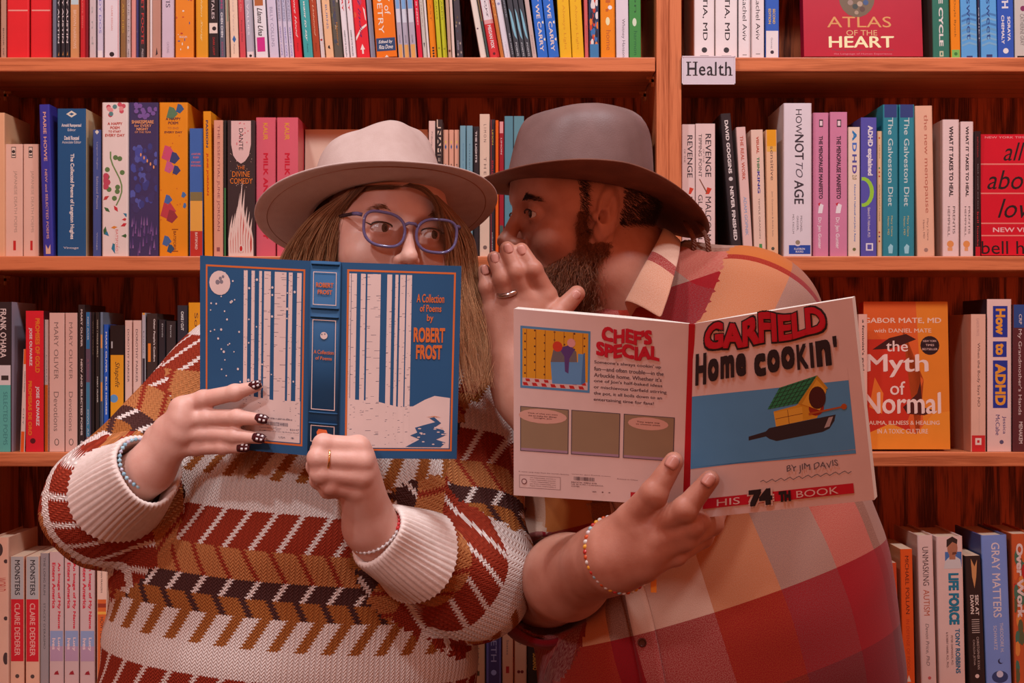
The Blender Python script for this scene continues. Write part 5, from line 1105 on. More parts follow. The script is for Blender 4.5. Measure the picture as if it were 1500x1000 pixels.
gg = Field((-.72, 1.86, .70), (.08, 2.46, 1.56), .0065); gg.cap(SB[0][0], SB[0][1], SB[0][2], SB[0][3], .02); gg.cap(SB[1][0], SB[1][1], SB[1][2], SB[1][3], .03); g.put((slice(None),)*3, gg.f, .014, 'add')
# openings for the neck, the waist and the cuffs
g.cut((0, 0, .74), (0, 0, -1))
sv, sq = g.mesh(2)
r_ = np.random.RandomState(5)
nrm = normals(sv, sq)
fold = smooth_noise(sv, r_, np.array([16, 12, 34]))*.0055+smooth_noise(sv, r_, np.array([40, 30, 60]))*.0022
sv = sv+nrm*fold[:, None]
TOP = P(470, 560, 2.2); BOT = P(425, 1100, 2.2)
def vat(py, Y): return CAMZ-(py-500)*Y/F
# v along the trunk runs downwards; a whole repeat starts where the cream band does in the picture (y = 700)
zc = vat(703, 2.06); v0 = -(TOP.z-zc)
armA = [(SA[0][0], SA[0][1], .076, 0, 0, .08), (SA[1][0], SA[1][1], .066, 0, 0, .08)]
LA1 = (SA[0][1]-SA[0][0]).length; LA2 = (SA[1][1]-SA[1][0]).length; LB1 = (SB[0][1]-SB[0][0]).length; LB2 = (SB[1][1]-SB[1][0]).length
endv = .205*1.45
uvs = cloth_uv(sv, sq, [(TOP, BOT, .205, 0, v0+.205*4, .20), (SA[0][0], SA[0][1], .078, 0, endv-LA2-LA1+.205*3, None), (SA[1][0], SA[1][1], .078, 0, endv-LA2+.205*3, None),
    (SB[0][0], SB[0][1], .08, 0, endv-LB2-LB1+.205*3, None), (SB[1][0], SB[1][1], .086, 0, endv-LB2+.205*3, None, P(0, 932, 2.08).z)])
SW = Sum(); SW.add(sv, sq, KNIT, None, uvs); sweater = under(SW.build('sweater', None), woman)
sweater_ray = Ray(sv, sq)
def cuff(p0, p1, r0, r1, root, mat_, n=72, ribs=24, flare=.0):
    """ribbed knitted cuff from the sleeve end p0 to the opening p1, turned in at the opening"""
    ax = (p1-p0); L = ax.length; ax.normalize(); e1 = ax.cross(Vector((0, 0, 1))).normalized(); e2 = ax.cross(e1); q = MB(); V = []; rows = 13
    prof = [(i/(rows-1)*L, r0+(r1-r0)*i/(rows-1), 1) for i in range(rows)]+[(L+.0035, r1-.002, .6), (L+.003, r1-.0055, .3), (L-.012, r1-.0075, 0), (L-.03, r1-.009, 0)]
    for z, r, k in prof:
        for j in range(n*2):
            t = 2*math.pi*j/(n*2); rr = r+k*.0016*math.cos(ribs*2*t)+.0025*math.sin(3*t+z*40)
            V.append(p0+ax*z+(e1*math.cos(t)+e2*math.sin(t))*rr)
    N = n*2
    q.add(V, [(i*N+j, i*N+(j+1) % N, (i+1)*N+(j+1) % N, (i+1)*N+j) for i in range(len(prof)-1) for j in range(N)], mat_)
    o = q.build('cuff', None, True); o.parent = root; return o
for p0, p1, r0, r1 in ((P(166, 727, 2.055), P(216, 688, 1.995), .062, .046), (P(618, 820, 2.015), P(553, 781, 1.962), .058, .041)):
    cuff(p0, p1, r0, r1, sweater, CREAM)
# ---- trousers and shoes, out of the frame
DENIM = felt('dark_denim', (0.06, 0.07, 0.11), (0.04, 0.05, 0.08), 0.9, 0.3, 90); SHOE = mat((60, 44, 40), 0.5)
def trousers(root, hips, w_, feet):
    g = Field((hips.x-.4, 1.85, .03), (hips.x+.4, 2.6, hips.z+.12), .012)
    g.ell(hips+Vector((0, 0, .0)), (w_*.92, .145, .15), .1)
    for k, ft in enumerate(feet):
        s_ = -1 if k == 0 else 1; hp = hips+Vector((s_*w_*.42, 0, -.08)); kn = Vector(((hp.x+ft.x)/2, ft.y-.02, .48))
        g.cap(hp, kn, .105, .08, .04); g.cap(kn, ft+Vector((0, 0, .06)), .08, .066, .02)
    g.cut((0, 0, .055), (0, 0, -1)); v, q = g.mesh(1); sm = Sum(); sm.add(v, q, DENIM); under(sm.build('trousers', None), root)
    for k, ft in enumerate(feet):
        s_ = -1 if k == 0 else 1; g = Field(ft+Vector((-.12, -.28, 0)), ft+Vector((.12, .15, .2)), .006)
        g.cap(ft+Vector((0, .03, .05)), ft+Vector((s_*.02, -.15, .042)), .048, .040, .02); g.cap(ft+Vector((0, .02, .06)), ft+Vector((0, .02, .13)), .05, .048, .02); g.cut((0, 0, .0045), (0, 0, -1))
        v, q = g.mesh(1); sm = Sum(); sm.add(v, q, SHOE); under(sm.build('shoe', None), root)
trousers(woman, P(425, 1060, 2.22), .24, fw)
# ---- hair
rs = np.random.RandomState(11)
HW = Sum()
cap_ = Field((-.10, -.10, -.12), (.10, .13, .14), .004); cap_.ell((0, .022, .040), (.0815, .098, .088), .01); cap_.cap((0, .06, -.02), (0, .085, -.11), .07, .06, .04)
cap_.ell((0, -.085, -.012), (.064, .07, .078), .008, 'sub')
cv_, cq_ = cap_.mesh(1); HW.add(xf(MW, cv_), cq_, HAIR_W, np.full(len(cv_), .12))
def lock(inner, outer, Yi, Yo, n, m, waves, jit, tone_lo, tone_hi, rad=.00042, thick=.03):
    A = bez([P(x, y, Y) for (x, y), Y in zip(inner, Yi)], m); B = bez([P(x, y, Y) for (x, y), Y in zip(outer, Yo)], m)
    u = rs.rand(n); dep = rs.rand(n)*thick; s_ = np.linspace(0, 1, m); clump = np.floor(u*14)/14
    pts = A[None]*(1-u[:, None, None])+B[None]*u[:, None, None]
    ph = clump*23+rs.rand(n)*.7; fr = 1.5+clump*1.3
    wv = waves*s_[None, :]**1.2*np.sin(fr[:, None]*6.28*s_[None, :]+ph[:, None])
    pts[..., 0] += wv; pts[..., 1] += dep[:, None]+wv*.5; L = .72+.28*rs.rand(n)
    for d in range(3): pts[..., d] += (rs.normal(size=n)*jit)[:, None]*s_[None, :]
    # shorten a share of the strands
    idx = s_[None, :]*L[:, None]*(m-1); i0 = np.minimum(idx.astype(int), m-2); t = (idx-i0)[..., None]; r = np.arange(n)[:, None]
    pts = pts[r, i0]*(1-t)+pts[r, i0+1]*t
    tone = np.clip(tone_lo+(tone_hi-tone_lo)*s_[None, :]**.9+.22*(rs.rand(n)[:, None]-.5)+.10*np.sin(clump*40)[:, None], 0, 1)
    V, f, T = strands(pts, rad, np.broadcast_to(tone, (n, m)).copy()); HW.add(V, f, HAIR_W, T)
lock([(524, 276), (503, 312), (494, 345), (489, 385), (474, 470), (430, 590), (372, 690)], [(512, 278), (462, 312), (428, 350), (412, 392), (396, 480), (372, 600), (340, 705)],
     [2.035, 2.04, 2.045, 2.05, 2.05, 2.035, 2.0], [2.04, 2.05, 2.065, 2.075, 2.075, 2.05, 2.005], 3000, 30, .006, .004, .22, .72, .0005)
lock([(536, 272), (515, 296), (504, 325), (498, 388)], [(512, 278), (488, 312), (478, 345), (470, 390)], [2.025, 2.03, 2.04, 2.05], [2.04, 2.045, 2.05, 2.06], 1300, 16, .002, .002, .05, .3)
lock([(630, 284), (646, 320), (655, 355), (657, 400), (664, 460), (672, 520), (688, 585)], [(640, 286), (672, 318), (690, 352), (701, 400), (716, 455), (727, 510), (720, 560)],
     [2.03, 2.045, 2.055, 2.06, 2.055, 2.05, 2.03], [2.04, 2.07, 2.10, 2.11, 2.10, 2.085, 2.06], 1700, 30, .006, .004, .2, .95)
lock([(520, 273), (560, 271), (600, 272)], [(515, 290), (540, 278), (585, 276)], [2.04, 2.02, 2.02], [2.045, 2.028, 2.022], 160, 10, .0, .001, .05, .2, .0003, .004)
lock([(600, 268), (625, 275), (645, 300), (652, 330)], [(590, 272), (615, 278), (634, 296), (644, 340)], [2.02, 2.025, 2.035, 2.045], [2.02, 2.02, 2.03, 2.04], 260, 12, .001, .001, .05, .25, .0003, .006)
# eyebrows
def brow(M, sx, sm, mt, tone, n=150, L=.009, zlift=.0225, ysh=0):
    u = rs.rand(n); x = sx*(.014+.036*u); z = zlift+.004*np.sin(u*2.4)-.004*u**2+rs.normal(size=n)*.0017; y = -.0905+.011*u**2+.022*np.maximum(0, u-.6)**1+ysh
    base = np.stack([x, y, z], 1); d = np.stack([sx*(.5+.6*u), .15+.3*u, .75-1.0*u], 1); d /= np.linalg.norm(d, axis=1)[:, None]
    s_ = np.linspace(0, 1, 4)[None, :, None]; pts = base[:, None]+d[:, None]*s_*L; pts[..., 1] -= .0015*np.sin(s_[..., 0]*2)
    V, f, T = strands(pts, .00032, tone+.2*rs.rand(n)); sm.add(xf(M, V), f, mt, T)
for sx in (-1, 1): brow(MW, sx, HW, HAIR_W, .12, 170, .008, .0205, -.003)
under(HW.build('hair', None), woman)
# lashes
def lashes(M, root, wing):
    q = MB()
    for sx in (-1, 1):
        pts = []
        for i in range(11):
            a = math.pi*(i/10); x = sx*EYE['x']-math.cos(a)*.0135*1; z = .0012+.0048*math.sin(a); pts.append(Vector((x, EYE['y']-.0128-.0022*math.sin(a), z)))
        if wing:
            e = pts[-1] if sx > 0 else pts[0]; tip = Vector((e.x+sx*.007, e.y+.006, e.z+.0035)); pts = pts+[tip] if sx > 0 else [tip]+pts
        pts = [M@p for p in pts]; r = [.0004]+[.0011]*(len(pts)-2)+[.0004]; q.tube(pts, r, LASH, 6)
    under(q.build('eyelashes', None, True), root)
lashes(MW, woman, True)
# ---- glasses
FR = mat((96, 84, 122), 0.12); FRD = mat((36, 22, 30), 0.2)
gl = under(empty('glasses'), woman); gl.location = MW@Vector((0, -.1, 0)); 
gl.matrix_parent_inverse = Matrix.Translation(-Vector(woman.location))
glo = Vector(gl.location)
def outline(sx, n=48):
    o = []
    for i in range(n):
        t = 2*math.pi*i/n; c_, s_ = math.cos(t), math.sin(t)
        ex = .0262*math.copysign(abs(c_)**.72, c_); ez = .0205*math.copysign(abs(s_)**.78, s_)
        ez += .0035*(c_ if sx > 0 else -c_)*(1 if s_ > 0 else .3)       # lifted outer corners
        ex *= 1+.06*s_
        o.append(Vector((sx*.0338+ex, -.1045+.10*(abs(sx*.0338+ex))**1.6, -.0045+ez)))
    return o
glass = bpy.data.materials.new('lens_glass'); glass.use_nodes = True; nt = glass.node_tree
for n_ in list(nt.nodes): nt.nodes.remove(n_)
tr = nd(nt, 'ShaderNodeBsdfTransparent'); gs = nd(nt, 'ShaderNodeBsdfGlossy'); gs.inputs['Roughness'].default_value = 0.02; fz = nd(nt, 'ShaderNodeFresnel'); fz.inputs[0].default_value = 1.5
tr.inputs[0].default_value = (.96, .94, .97, 1); ms_ = nd(nt, 'ShaderNodeMixShader'); ou = nd(nt, 'ShaderNodeOutputMaterial')
nt.links.new(fz.outputs[0], ms_.inputs[0]); nt.links.new(tr.outputs[0], ms_.inputs[1]); nt.links.new(gs.outputs[0], ms_.inputs[2]); nt.links.new(ms_.outputs[0], ou.inputs[0])
def gpart(q, name): o = q.build(name, None, True); o.parent = gl; o.location = -glo; return o
q = MB()
for sx in (-1, 1): q.tube([MW@p for p in outline(sx)], .0019, FR, 8, closed=True)
q.tube([MW@Vector(p) for p in ((-.0085, -.1035, .004), (-.004, -.1065, .0065), (.004, -.1065, .0065), (.0085, -.1035, .004))], .0021, FR, 8)
for sx in (-1, 1): q.tube([MW@Vector(p) for p in ((sx*.0605, -.0955, .011), (sx*.066, -.0925, .012), (sx*.0695, -.085, .012))], .0026, FR, 8)
gpart(q, 'frame')
for sx in (-1, 1):
    q = MB(); o_ = [MW@p for p in outline(sx)]; c0 = sum(o_, Vector())/len(o_); q.add(o_+[c0+Vector((0, -.0012, 0))], [(i, (i+1) % 48, 48) for i in range(48)], glass); gpart(q, 'lens')
    q = MB(); q.tube([MW@Vector(p) for p in ((sx*.0695, -.087, .012), (sx*.0765, -.05, .0115), (sx*.0815, .0, .012), (sx*.084, .02, .006), (sx*.083, .035, -.02))], .0022, FRD, 8); gpart(q, 'temple_arm')
# ---- hat
FELT = felt('beige_felt', (0.49, 0.375, 0.335), (0.45, 0.335, 0.295), 0.95, 0.3, 60)
def gz(x, s_): return np.exp(-(x/s_)**2)
def wbrim(th, u): return u**2*(.010*np.abs(np.sin(th))**1.5-.004*np.maximum(0, np.cos(th))+.004*np.maximum(0, -np.cos(th)))
WH = dict(ax=.0865, ay=.103, bx=.153, by=.168, H=.096, taper=.15, corner=.08, off=-.006,
    pinch=lambda th, k: 1-.14*k**1.4*gz(np.abs(np.angle(np.exp(1j*th)))-.62, .42)-.30*k**1.8*gz(np.angle(np.exp(1j*(th-math.pi))), 1.15),
    brim=wbrim, tilt=lambda th, h: h*(1+.09*np.sin(th)-.02*np.cos(th)-.34*(h/.096)*np.maximum(0, -np.cos(th))), tiltc=.084, round=.012,
    dent=lambda x, y: .020*gz(x, .026)*(1/(1+np.exp(-(y+.085)/.02)))*(1/(1+np.exp((y-.055)/.02))))
hvv, hff, nn, nbr = lathe_hat(WH)
MHW = Matrix.Translation(P(552, 316, 2.125))@Matrix.Rotation(math.radians(21), 4, 'Z')@Matrix.Rotation(math.radians(-19.5), 4, 'X')@Matrix.Rotation(math.radians(2), 4, 'Y')
sm = Sum(); sm.add(xf(MHW, hvv), hff, FELT); hat = under(sm.build('hat', None), woman)
q = MB(); q.tube([MHW@Vector((math.sin(t)*.1385, -math.cos(t)*.1535, float(wbrim(np.array(t), np.array(.83)))-.0017)) for t in np.linspace(0, 2*math.pi, 96, endpoint=False)], .0007, mat((150, 100, 84), .9), 5, closed=True)
o = q.build('brim_stitching', None, True); o.parent = hat
q = MB(); q.tube([MHW@Vector((math.sin(t)*.0872, -math.cos(t)*.1035-.006, .010)) for t in np.linspace(0, 2*math.pi, 96, endpoint=False)], [.0028]*96, mat((196, 150, 130), .9), 6, closed=True)
o = q.build('hat_band', None, True); o.parent = hat
# ---- ring and bracelets
def ring_of(c, ax, r, t, m, name, root, beads=None, span=None):
    ax = Vector(ax).normalized(); e1 = ax.cross(Vector((0, 0, 1))).normalized(); e2 = ax.cross(e1); n = 40
    pts = [c+(e1*math.cos(2*math.pi*i/n)+e2*math.sin(2*math.pi*i/n))*r for i in range(n)]
    q = MB(); q.tube(pts, t, m, 8, closed=True)
    if not beads: return under(q.build(name, None, True), root)
    br = under(q.build(name, None, True), root)
    nb = len(beads)
    for i, (bm_, br_) in enumerate(beads):
        a = 2*math.pi*i/nb; p = c+(e1*math.cos(a)+e2*math.sin(a))*r
        if p.y > c.y+.4*r: continue
        bq = MB(); V = []; F_ = []
        for jj in range(7):
            ph = math.pi*jj/6
            for kk in range(10): V.append(p+Vector((math.sin(ph)*math.cos(kk*.6283), math.sin(ph)*math.sin(kk*.6283), math.cos(ph)))*br_)
        F_ = [(jj*10+kk, jj*10+(kk+1) % 10, (jj+1)*10+(kk+1) % 10, (jj+1)*10+kk) for jj in range(6) for kk in range(10)]
        bq.add(V, F_, bm_); o = bq.build('bead', None, True); o.parent = br
    return br
GOLD = mat((0.85, 0.52, 0.20), 0.2, raw=True, spec=.8); SILV = mat((0.62, 0.58, 0.58), 0.22, raw=True, spec=.9)
for m_ in (GOLD, SILV): m_.node_tree.nodes['Principled BSDF'].inputs['Metallic'].default_value = 1.0
bb = [(mat((150, 176, 190), .2), .0026), (mat((176, 160, 176), .15), .0024), (mat((130, 160, 178), .2), .0026)]; nb_ = (mat((34, 36, 84), .2), .0028)
ring_of(P(210, 679, 1.993), P(222, 684, 1.995)-P(190, 706, 2.03), .0315, .0007, mat((200, 190, 190), .4), 'bracelet', woman, [nb_ if 14 <= i < 22 else bb[i % 3] for i in range(34)])
rb = (mat((190, 40, 44), .2), .0030)
ring_of(P(549, 777, 1.959), P(541, 765, 1.955)-P(560, 790, 1.975), .0325, .0007, mat((200, 190, 190), .4), 'bracelet', woman, [rb if i % 34 in (18, 19, 20, 21, 22) else (mat((206, 186, 186), .15), .0022) for i in range(34)])
ring_of(P(480, 672, 1.884), P(466, 671, 1.882)-P(529, 676, 1.894), .0125, .0011, GOLD, 'ring', woman)
# ================================================================== the man in the plaid shirt
PLAID = plaid()
man = tag(empty('person', Vector((P(1050, 1000, 2.25).x, 2.25, 0))), 'bearded person in plaid shirt and grey brimmed hat whispering behind a raised hand', 'person')
MB_ = Sum()
MM_ = head_frame(853, 313, 2.235, -72, -3, 0, .985)
hv2, hf2 = head_mesh(True); hvm = xf(MM_, hv2); MB_.add(hvm, hf2, SKIN_M)
for sx in (-1, 1): eyeball(MB_, MM_, sx, (0.15 if sx < 0 else .10, -1, 0.02), IRIS_M)
fm = [Vector((.20, 2.28, 0)), Vector((.44, 2.26, 0))]
g = Field((.0, 1.95, 1.25), (.40, 2.5, 1.62), .006)
g.cap(P(878, 340, 2.25), P(935, 440, 2.29), .064, .075, .03); g.cap(P(905, 400, 2.21), P(945, 460, 2.23), .055, .07, .04); g.cap(P(935, 440, 2.29), P(985, 500, 2.28), .085, .12, .05)
v, q = g.mesh(1); MB_.add(v, q, SKIN_M)
person_trunk(MB_, SKIN_M, P(950, 450, 2.28), P(860, 560, 2.36), P(1110, 500, 2.22), P(985, 600, 2.26), P(1045, 880, 2.25), P(1075, 1080, 2.26), .235, fm)
# left hand raised beside the mouth
mlh = [(pc([(722, 452, 2.10), (713, 420, 2.092), (709, 396, 2.098)]), [.0110, .0098, .0080]),
       (pc([(747, 444, 2.092), (736, 408, 2.082), (724, 378, 2.090)]), [.0122, .0112, .0090]),
       (pc([(773, 436, 2.087), (757, 398, 2.077), (743, 364, 2.084)]), [.0126, .0116, .0094]),
       (pc([(800, 430, 2.087), (781, 395, 2.078), (764, 366, 2.085)]), [.0124, .0114, .0092]),
       (pc([(775, 500, 2.085), (815, 462, 2.078), (845, 430, 2.085)]), [.019, .0135, .0105])]
mlp = [(P(752, 545, 2.09), P(723, 455, 2.10), .028, .0165), (P(756, 545, 2.09), P(747, 447, 2.094), .029, .0175), (P(762, 545, 2.09), P(773, 440, 2.09), .029, .018), (P(766, 545, 2.09), P(798, 438, 2.09), .029, .0175), (P(760, 530, 2.09), P(785, 485, 2.088), .027, .022)]
hand(SKIN_M, MB_, mlh, mlp, (pc([(757, 545, 2.09), (765, 580, 2.085), (820, 650, 2.04)]), [.029, .031, .042]))
# right hand holding the comic: thumb and first finger on the cover, the others under its edge
mrh = [(pc([(925, 762, 1.878), (958, 722, 1.852), (987, 676, 1.852)]), [.019, .0150, .0112]),
       (pc([(958, 770, 1.868), (1003, 746, 1.845), (1040, 702, 1.842)]), [.0160, .0142, .0106]),
       (pc([(962, 790, 1.865), (1012, 770, 1.858), (1040, 757, 1.89), (1046, 735, 1.912)]), [.0160, .0140, .0118, .01]),
       (pc([(955, 808, 1.868), (1004, 788, 1.866), (1044, 768, 1.89), (1056, 742, 1.915)]), [.0155, .0138, .0115, .0095]),
       (pc([(945, 828, 1.875), (990, 812, 1.878), (1030, 788, 1.90), (1050, 762, 1.925)]), [.0145, .0125, .0105, .009])]
mrp = [(P(902, 815, 1.90), P(957, 772, 1.872), .035, .021), (P(902, 815, 1.90), P(960, 791, 1.870), .036, .022), (P(902, 817, 1.902), P(953, 810, 1.873), .036, .0215), (P(902, 820, 1.905), P(943, 828, 1.88), .034, .0195), (P(905, 795, 1.90), P(930, 765, 1.88), .031, .024)]
hand(SKIN_M, MB_, mrh, mrp, (pc([(900, 816, 1.905), (880, 822, 1.94), (830, 845, 2.04), (800, 860, 2.17)]), [.0345, .038, .050, .054]))
under(MB_.build('body', None), man)
# nails
NM = mat((206, 140, 128), 0.25)
for a, b_, ya, W in (((1034, 709), (1041, 700), 1.842, .0145), ((981, 684), (988, 673), 1.852, .0155)):
    pa, pb = P(*a, ya-.0105), P(*b_, ya-.0100); nail((pa+pb)/2+Vector((.0, -.0005, .001)), pb-pa, (-.1, -1, .25), .015, W, man, NM)
for a, b_, ya, W in (((712, 402), (709, 391), 2.098, .0105), ((727, 385), (724, 374), 2.09, .0118), ((747, 371), (743, 360), 2.084, .0122), ((767, 373), (763, 362), 2.085, .012), ((838, 438), (846, 429), 2.085, .014)):
    pa, pb = P(*a, ya-.0088), P(*b_, ya-.0085); nail((pa+pb)/2+Vector((0, -.0008, .0006)), pb-pa, (0, -1, .2), .0125, W, man, NM)
# ---- shirt
g = Field((-.08, 1.90, .72), (.62, 2.52, 1.56), .0065)
g.ell(P(985, 600, 2.25), (.21, .125, .20), .05); g.ell(P(1030, 780, 2.225), (.225, .155, .19), .10)
g.ell(P(1050, 930, 2.21), (.232, .178, .20), .10); g.ell(P(1066, 1080, 2.23), (.235, .165, .18), .10)
g.cap(P(880, 540, 2.35), P(1100, 466, 2.20), .080, .085, .06); g.cap(P(945, 440, 2.28), P(980, 540, 2.27), .088, .12, .06)
g.cap(P(950, 450, 2.27), P(1080, 452, 2.23), .07, .07, .05)
g.cap(P(905, 340, 2.25), P(935, 450, 2.275), .078, .082, .008, 'sub')
ML = [(P(1105, 470, 2.19), P(1010, 680, 2.045), .092, .066), (P(1010, 680, 2.045), P(830, 630, 2.05), .064, .05)]
MR = [(P(875, 560, 2.36), P(818, 770, 2.26), .085, .072), (P(818, 770, 2.26), P(800, 862, 2.17), .074, .066)]
F2 = lambda: Field((-.08, 1.90, .72), (.62, 2.52, 1.56), .0065)
gg = F2()
for a, b_, ra, rb in ML: gg.cap(a, b_, ra, rb, .02)
g.put((slice(None),)*3, gg.f, .016, 'add')
gg = F2()
for a, b_, ra, rb in MR: gg.cap(a, b_, ra, rb, .02)
e_ = P(800, 862, 2.17); ax_ = (P(834, 842, 2.03)-e_).normalized()
gg.cut(e_+ax_*.028, ax_)
g.put((slice(None),)*3, gg.f, .010, 'add')
g.cap(e_+ax_*.008, e_+ax_*.10, .0615, .064, .004, 'sub')
g.cut((0, 0, .76), (0, 0, -1))
mv, mq = g.mesh(2); r_ = np.random.RandomState(9); nrm = normals(mv, mq)
mv = mv+nrm*(smooth_noise(mv, r_, np.array([14, 10, 16]))*.005+smooth_noise(mv, r_, np.array([34, 20, 30]))*.0022)[:, None]
MT, MBt = P(920, 500, 2.27), P(1112, 1100, 2.25)
mray = Ray(mv, mq)
_ax = (MBt-MT).normalized(); _e1 = _ax.cross(Vector((0, 1, 0))).normalized(); _e2 = _ax.cross(_e1)
_p = mray.at(1055, 893)-MT; _V0 = .40*1.33-_p.dot(_ax)          # the cream row ends here
_p = mray.at(1030, 850)-MT; _U0 = .74*1.135-.23*math.atan2(_p.dot(_e1), _p.dot(_e2) if _e2.y < 0 else -_p.dot(_e2))
LL1 = (ML[0][1]-ML[0][0]).length
uvm = cloth_uv(mv, mq, [(MT, MBt, .21, _U0, _V0, .23), (ML[0][0], ML[0][1], .112, .187, .02, None, P(0, 715, 2.05).z), (ML[1][0], ML[1][1], .06, .13, .20+LL1, None, P(0, 715, 2.05).z),
                        (MR[0][0], MR[0][1], .08, .02, .3, None), (MR[1][0], MR[1][1], .07, .05, .05, None)])
SM_ = Sum(); SM_.add(mv, mq, PLAID, None, uvm); shirt = under(SM_.build('plaid_shirt', None), man)
PLAID2 = plaid('plaid_flannel_trim', (.19, .10))
PLK = plaid('plaid_flannel_placket', (.0, .0))
# placket with its buttons
V = []
path = bez([(878, 735, 0), (905, 800, 0), (932, 880, 0), (948, 950, 0), (962, 1030, 0), (972, 1120, 0)], 60); rows = []
axm = np.array(MBt-MT); Lm = np.linalg.norm(axm); axm /= Lm; e1m = np.cross(axm, [0, 1.0, 0]); e1m /= np.linalg.norm(e1m); e2m = np.cross(axm, e1m)
for x, y, _ in path:
    r = [mray.at(x+dx, y-dx*.2, .0016) for dx in (-17, -9, 0, 9, 17)]
    if all(p is not None for p in r): rows.append(r)
V = np.array([list(p) for r in rows for p in r]); m_ = len(rows); fs = np.array([(i*5+j, i*5+j+1, (i+1)*5+j+1, (i+1)*5+j) for i in range(m_-1) for j in range(4)])
sm = Sum(); sm.add(V, fs, PLK, None, cloth_uv(V, fs, [(MT, MBt, .21, _U0, _V0, .23)])); o = sm.build('placket', None); o.parent = shirt; sd = o.modifiers.new('thick', 'SOLIDIFY'); sd.thickness = .0025
BUT = mat((70, 26, 22), .25)
for x, y in ((942, 940), (916, 838)):
    p = mray.at(x, y, .0045)
    if p is None: continue
    q = MB(); n = 20; rr = .0058
    for (r0, y0, r1, y1) in ((0, -.0008, rr*.6, -.0008), (rr*.6, -.0008, rr*.75, -.002), (rr*.75, -.002, rr*.95, -.0018), (rr*.95, -.0018, rr, .0006)):
        V = [p+Vector((r*math.cos(2*math.pi*k/n), yy_, r*math.sin(2*math.pi*k/n))) for r, yy_ in ((r0, y0), (r1, y1)) for k in range(n)]
        q.add(V, [(k, (k+1) % n, n+(k+1) % n, n+k) for k in range(n)], BUT)
    o = q.build('button', None, True); o.parent = shirt
# collar: a band round the neck that folds over
def collar():
    inner = bez([P(913, 442, 2.130), P(938, 395, 2.145), P(967, 343, 2.200), P(962, 336, 2.285), P(912, 350, 2.345), P(862, 390, 2.35), P(838, 440, 2.30)], 48)
    outer = bez([P(968, 466, 2.080), P(984, 418, 2.110), P(997, 363, 2.185), P(988, 352, 2.33), P(912, 370, 2.40), P(845, 405, 2.40), P(815, 460, 2.33)], 48)
    band = bez([P(925, 470, 2.165), P(950, 420, 2.175), P(975, 375, 2.215), P(966, 362, 2.29), P(912, 378, 2.335), P(866, 415, 2.34), P(842, 460, 2.30)], 48)
    V, fs = [], []
    for i in range(48):
        I, O, B = inner[i], outer[i], band[i]; top = np.array([0, 0, .004])
        for p in (B, B*.5+I*.5, I, I+top*.6+(O-I)*.06, I+top+(O-I)*.2, I*.5+O*.5+top, I*.2+O*.8+top*.4, O): V.append(p)
    V = np.array(V)
    for i in range(47):
        for j in range(7): fs.append((i*8+j, i*8+j+1, (i+1)*8+j+1, (i+1)*8+j))
    fs = np.array(fs); uv = np.array([[.012+(k % 8)*.0115, .325+(k//8)*.0066] for f in fs for k in f])
    sm = Sum(); sm.add(V, fs, plaid('plaid_flannel_collar', (0, 0)), None, uv); o = sm.build('collar', None); o.parent = shirt
    sd = o.modifiers.new('thick', 'SOLIDIFY'); sd.thickness = .002; ss = o.modifiers.new('soft', 'SUBSURF'); ss.levels = 1; ss.render_levels = 1
collar()
# rolled sleeve edge
axr = ax_; c0 = e_+axr*.020; e1 = axr.cross(Vector((0, 0, 1))).normalized(); e2 = axr.cross(e1); V = []; rows_ = []; n = 60
prof = [(-.034, .0735), (-.03, .0755), (-.01, .0765), (.006, .0755), (.013, .0725), (.011, .068), (-.006, .0655)]
for z, r in prof:
    for k in range(n):
        t = 2*math.pi*k/n; rr = r+.0035*math.sin(2*t+z*60)+.002*math.sin(5*t+z*90); V.append(c0+axr*z+(e1*math.cos(t)+e2*math.sin(t))*rr)
fs = [(i*n+k, i*n+(k+1) % n, (i+1)*n+(k+1) % n, (i+1)*n+k) for i in range(len(prof)-1) for k in range(n)]
uv = np.array([[(k % n)*.0078, (k//n)*.012+.13] for f in fs for k in f]); 
sm = Sum(); sm.add(np.array([list(p) for p in V]), fs, PLAID2, None, uv); o = sm.build('rolled_cuff', None); o.parent = shirt
trousers(man, P(1075, 1080, 2.26), .24, fm)
# ---- hair and beard
HM = Sum(); rs = np.random.RandomState(21)
def sample(v, q, mask, n):
    tri = np.concatenate([q[:, [0, 1, 2]], q[:, [0, 2, 3]]]); ok = mask[tri].all(1); tri = tri[ok]
    A = np.linalg.norm(np.cross(v[tri[:, 1]]-v[tri[:, 0]], v[tri[:, 2]]-v[tri[:, 0]]), axis=1); k = rs.choice(len(tri), n, p=A/A.sum())
    a, b_ = rs.rand(n), rs.rand(n); f = a+b_ > 1; a[f], b_[f] = 1-a[f], 1-b_[f]; t = tri[k]
    return v[t[:, 0]]+a[:, None]*(v[t[:, 1]]-v[t[:, 0]])+b_[:, None]*(v[t[:, 2]]-v[t[:, 0]])
hn = normals(hv2, hf2)
def near(p): # normal of the closest head vertex, coarse lookup
    from mathutils.kdtree import KDTree
    kd = KDTree(len(hv2)); [kd.insert(x, i) for i, x in enumerate(hv2)]; kd.balance(); return hn[[kd.find(x)[1] for x in p]]
X_, Y_, Z_ = hv2[:, 0], hv2[:, 1], hv2[:, 2]
ear = (np.abs(X_) > .070) & (Y_ > -.020) & (Y_ < .030) & (Z_ > -.042) & (Z_ < .04)
hair_line = (Z_ > .052-.5*np.clip(Y_+.03, -1, 0)*0) & (Y_ > -.075+0*Z_)
scalp = (~ear) & (Z_ < .045) & (((Y_ > .026) & (Z_ > -.062+.0*Y_) & (Z_+.9*(Y_-.06) > -.085)) | ((np.abs(X_) > .05) & (Y_ > -.034) & (Y_ < .012) & (Z_ > -.03)))
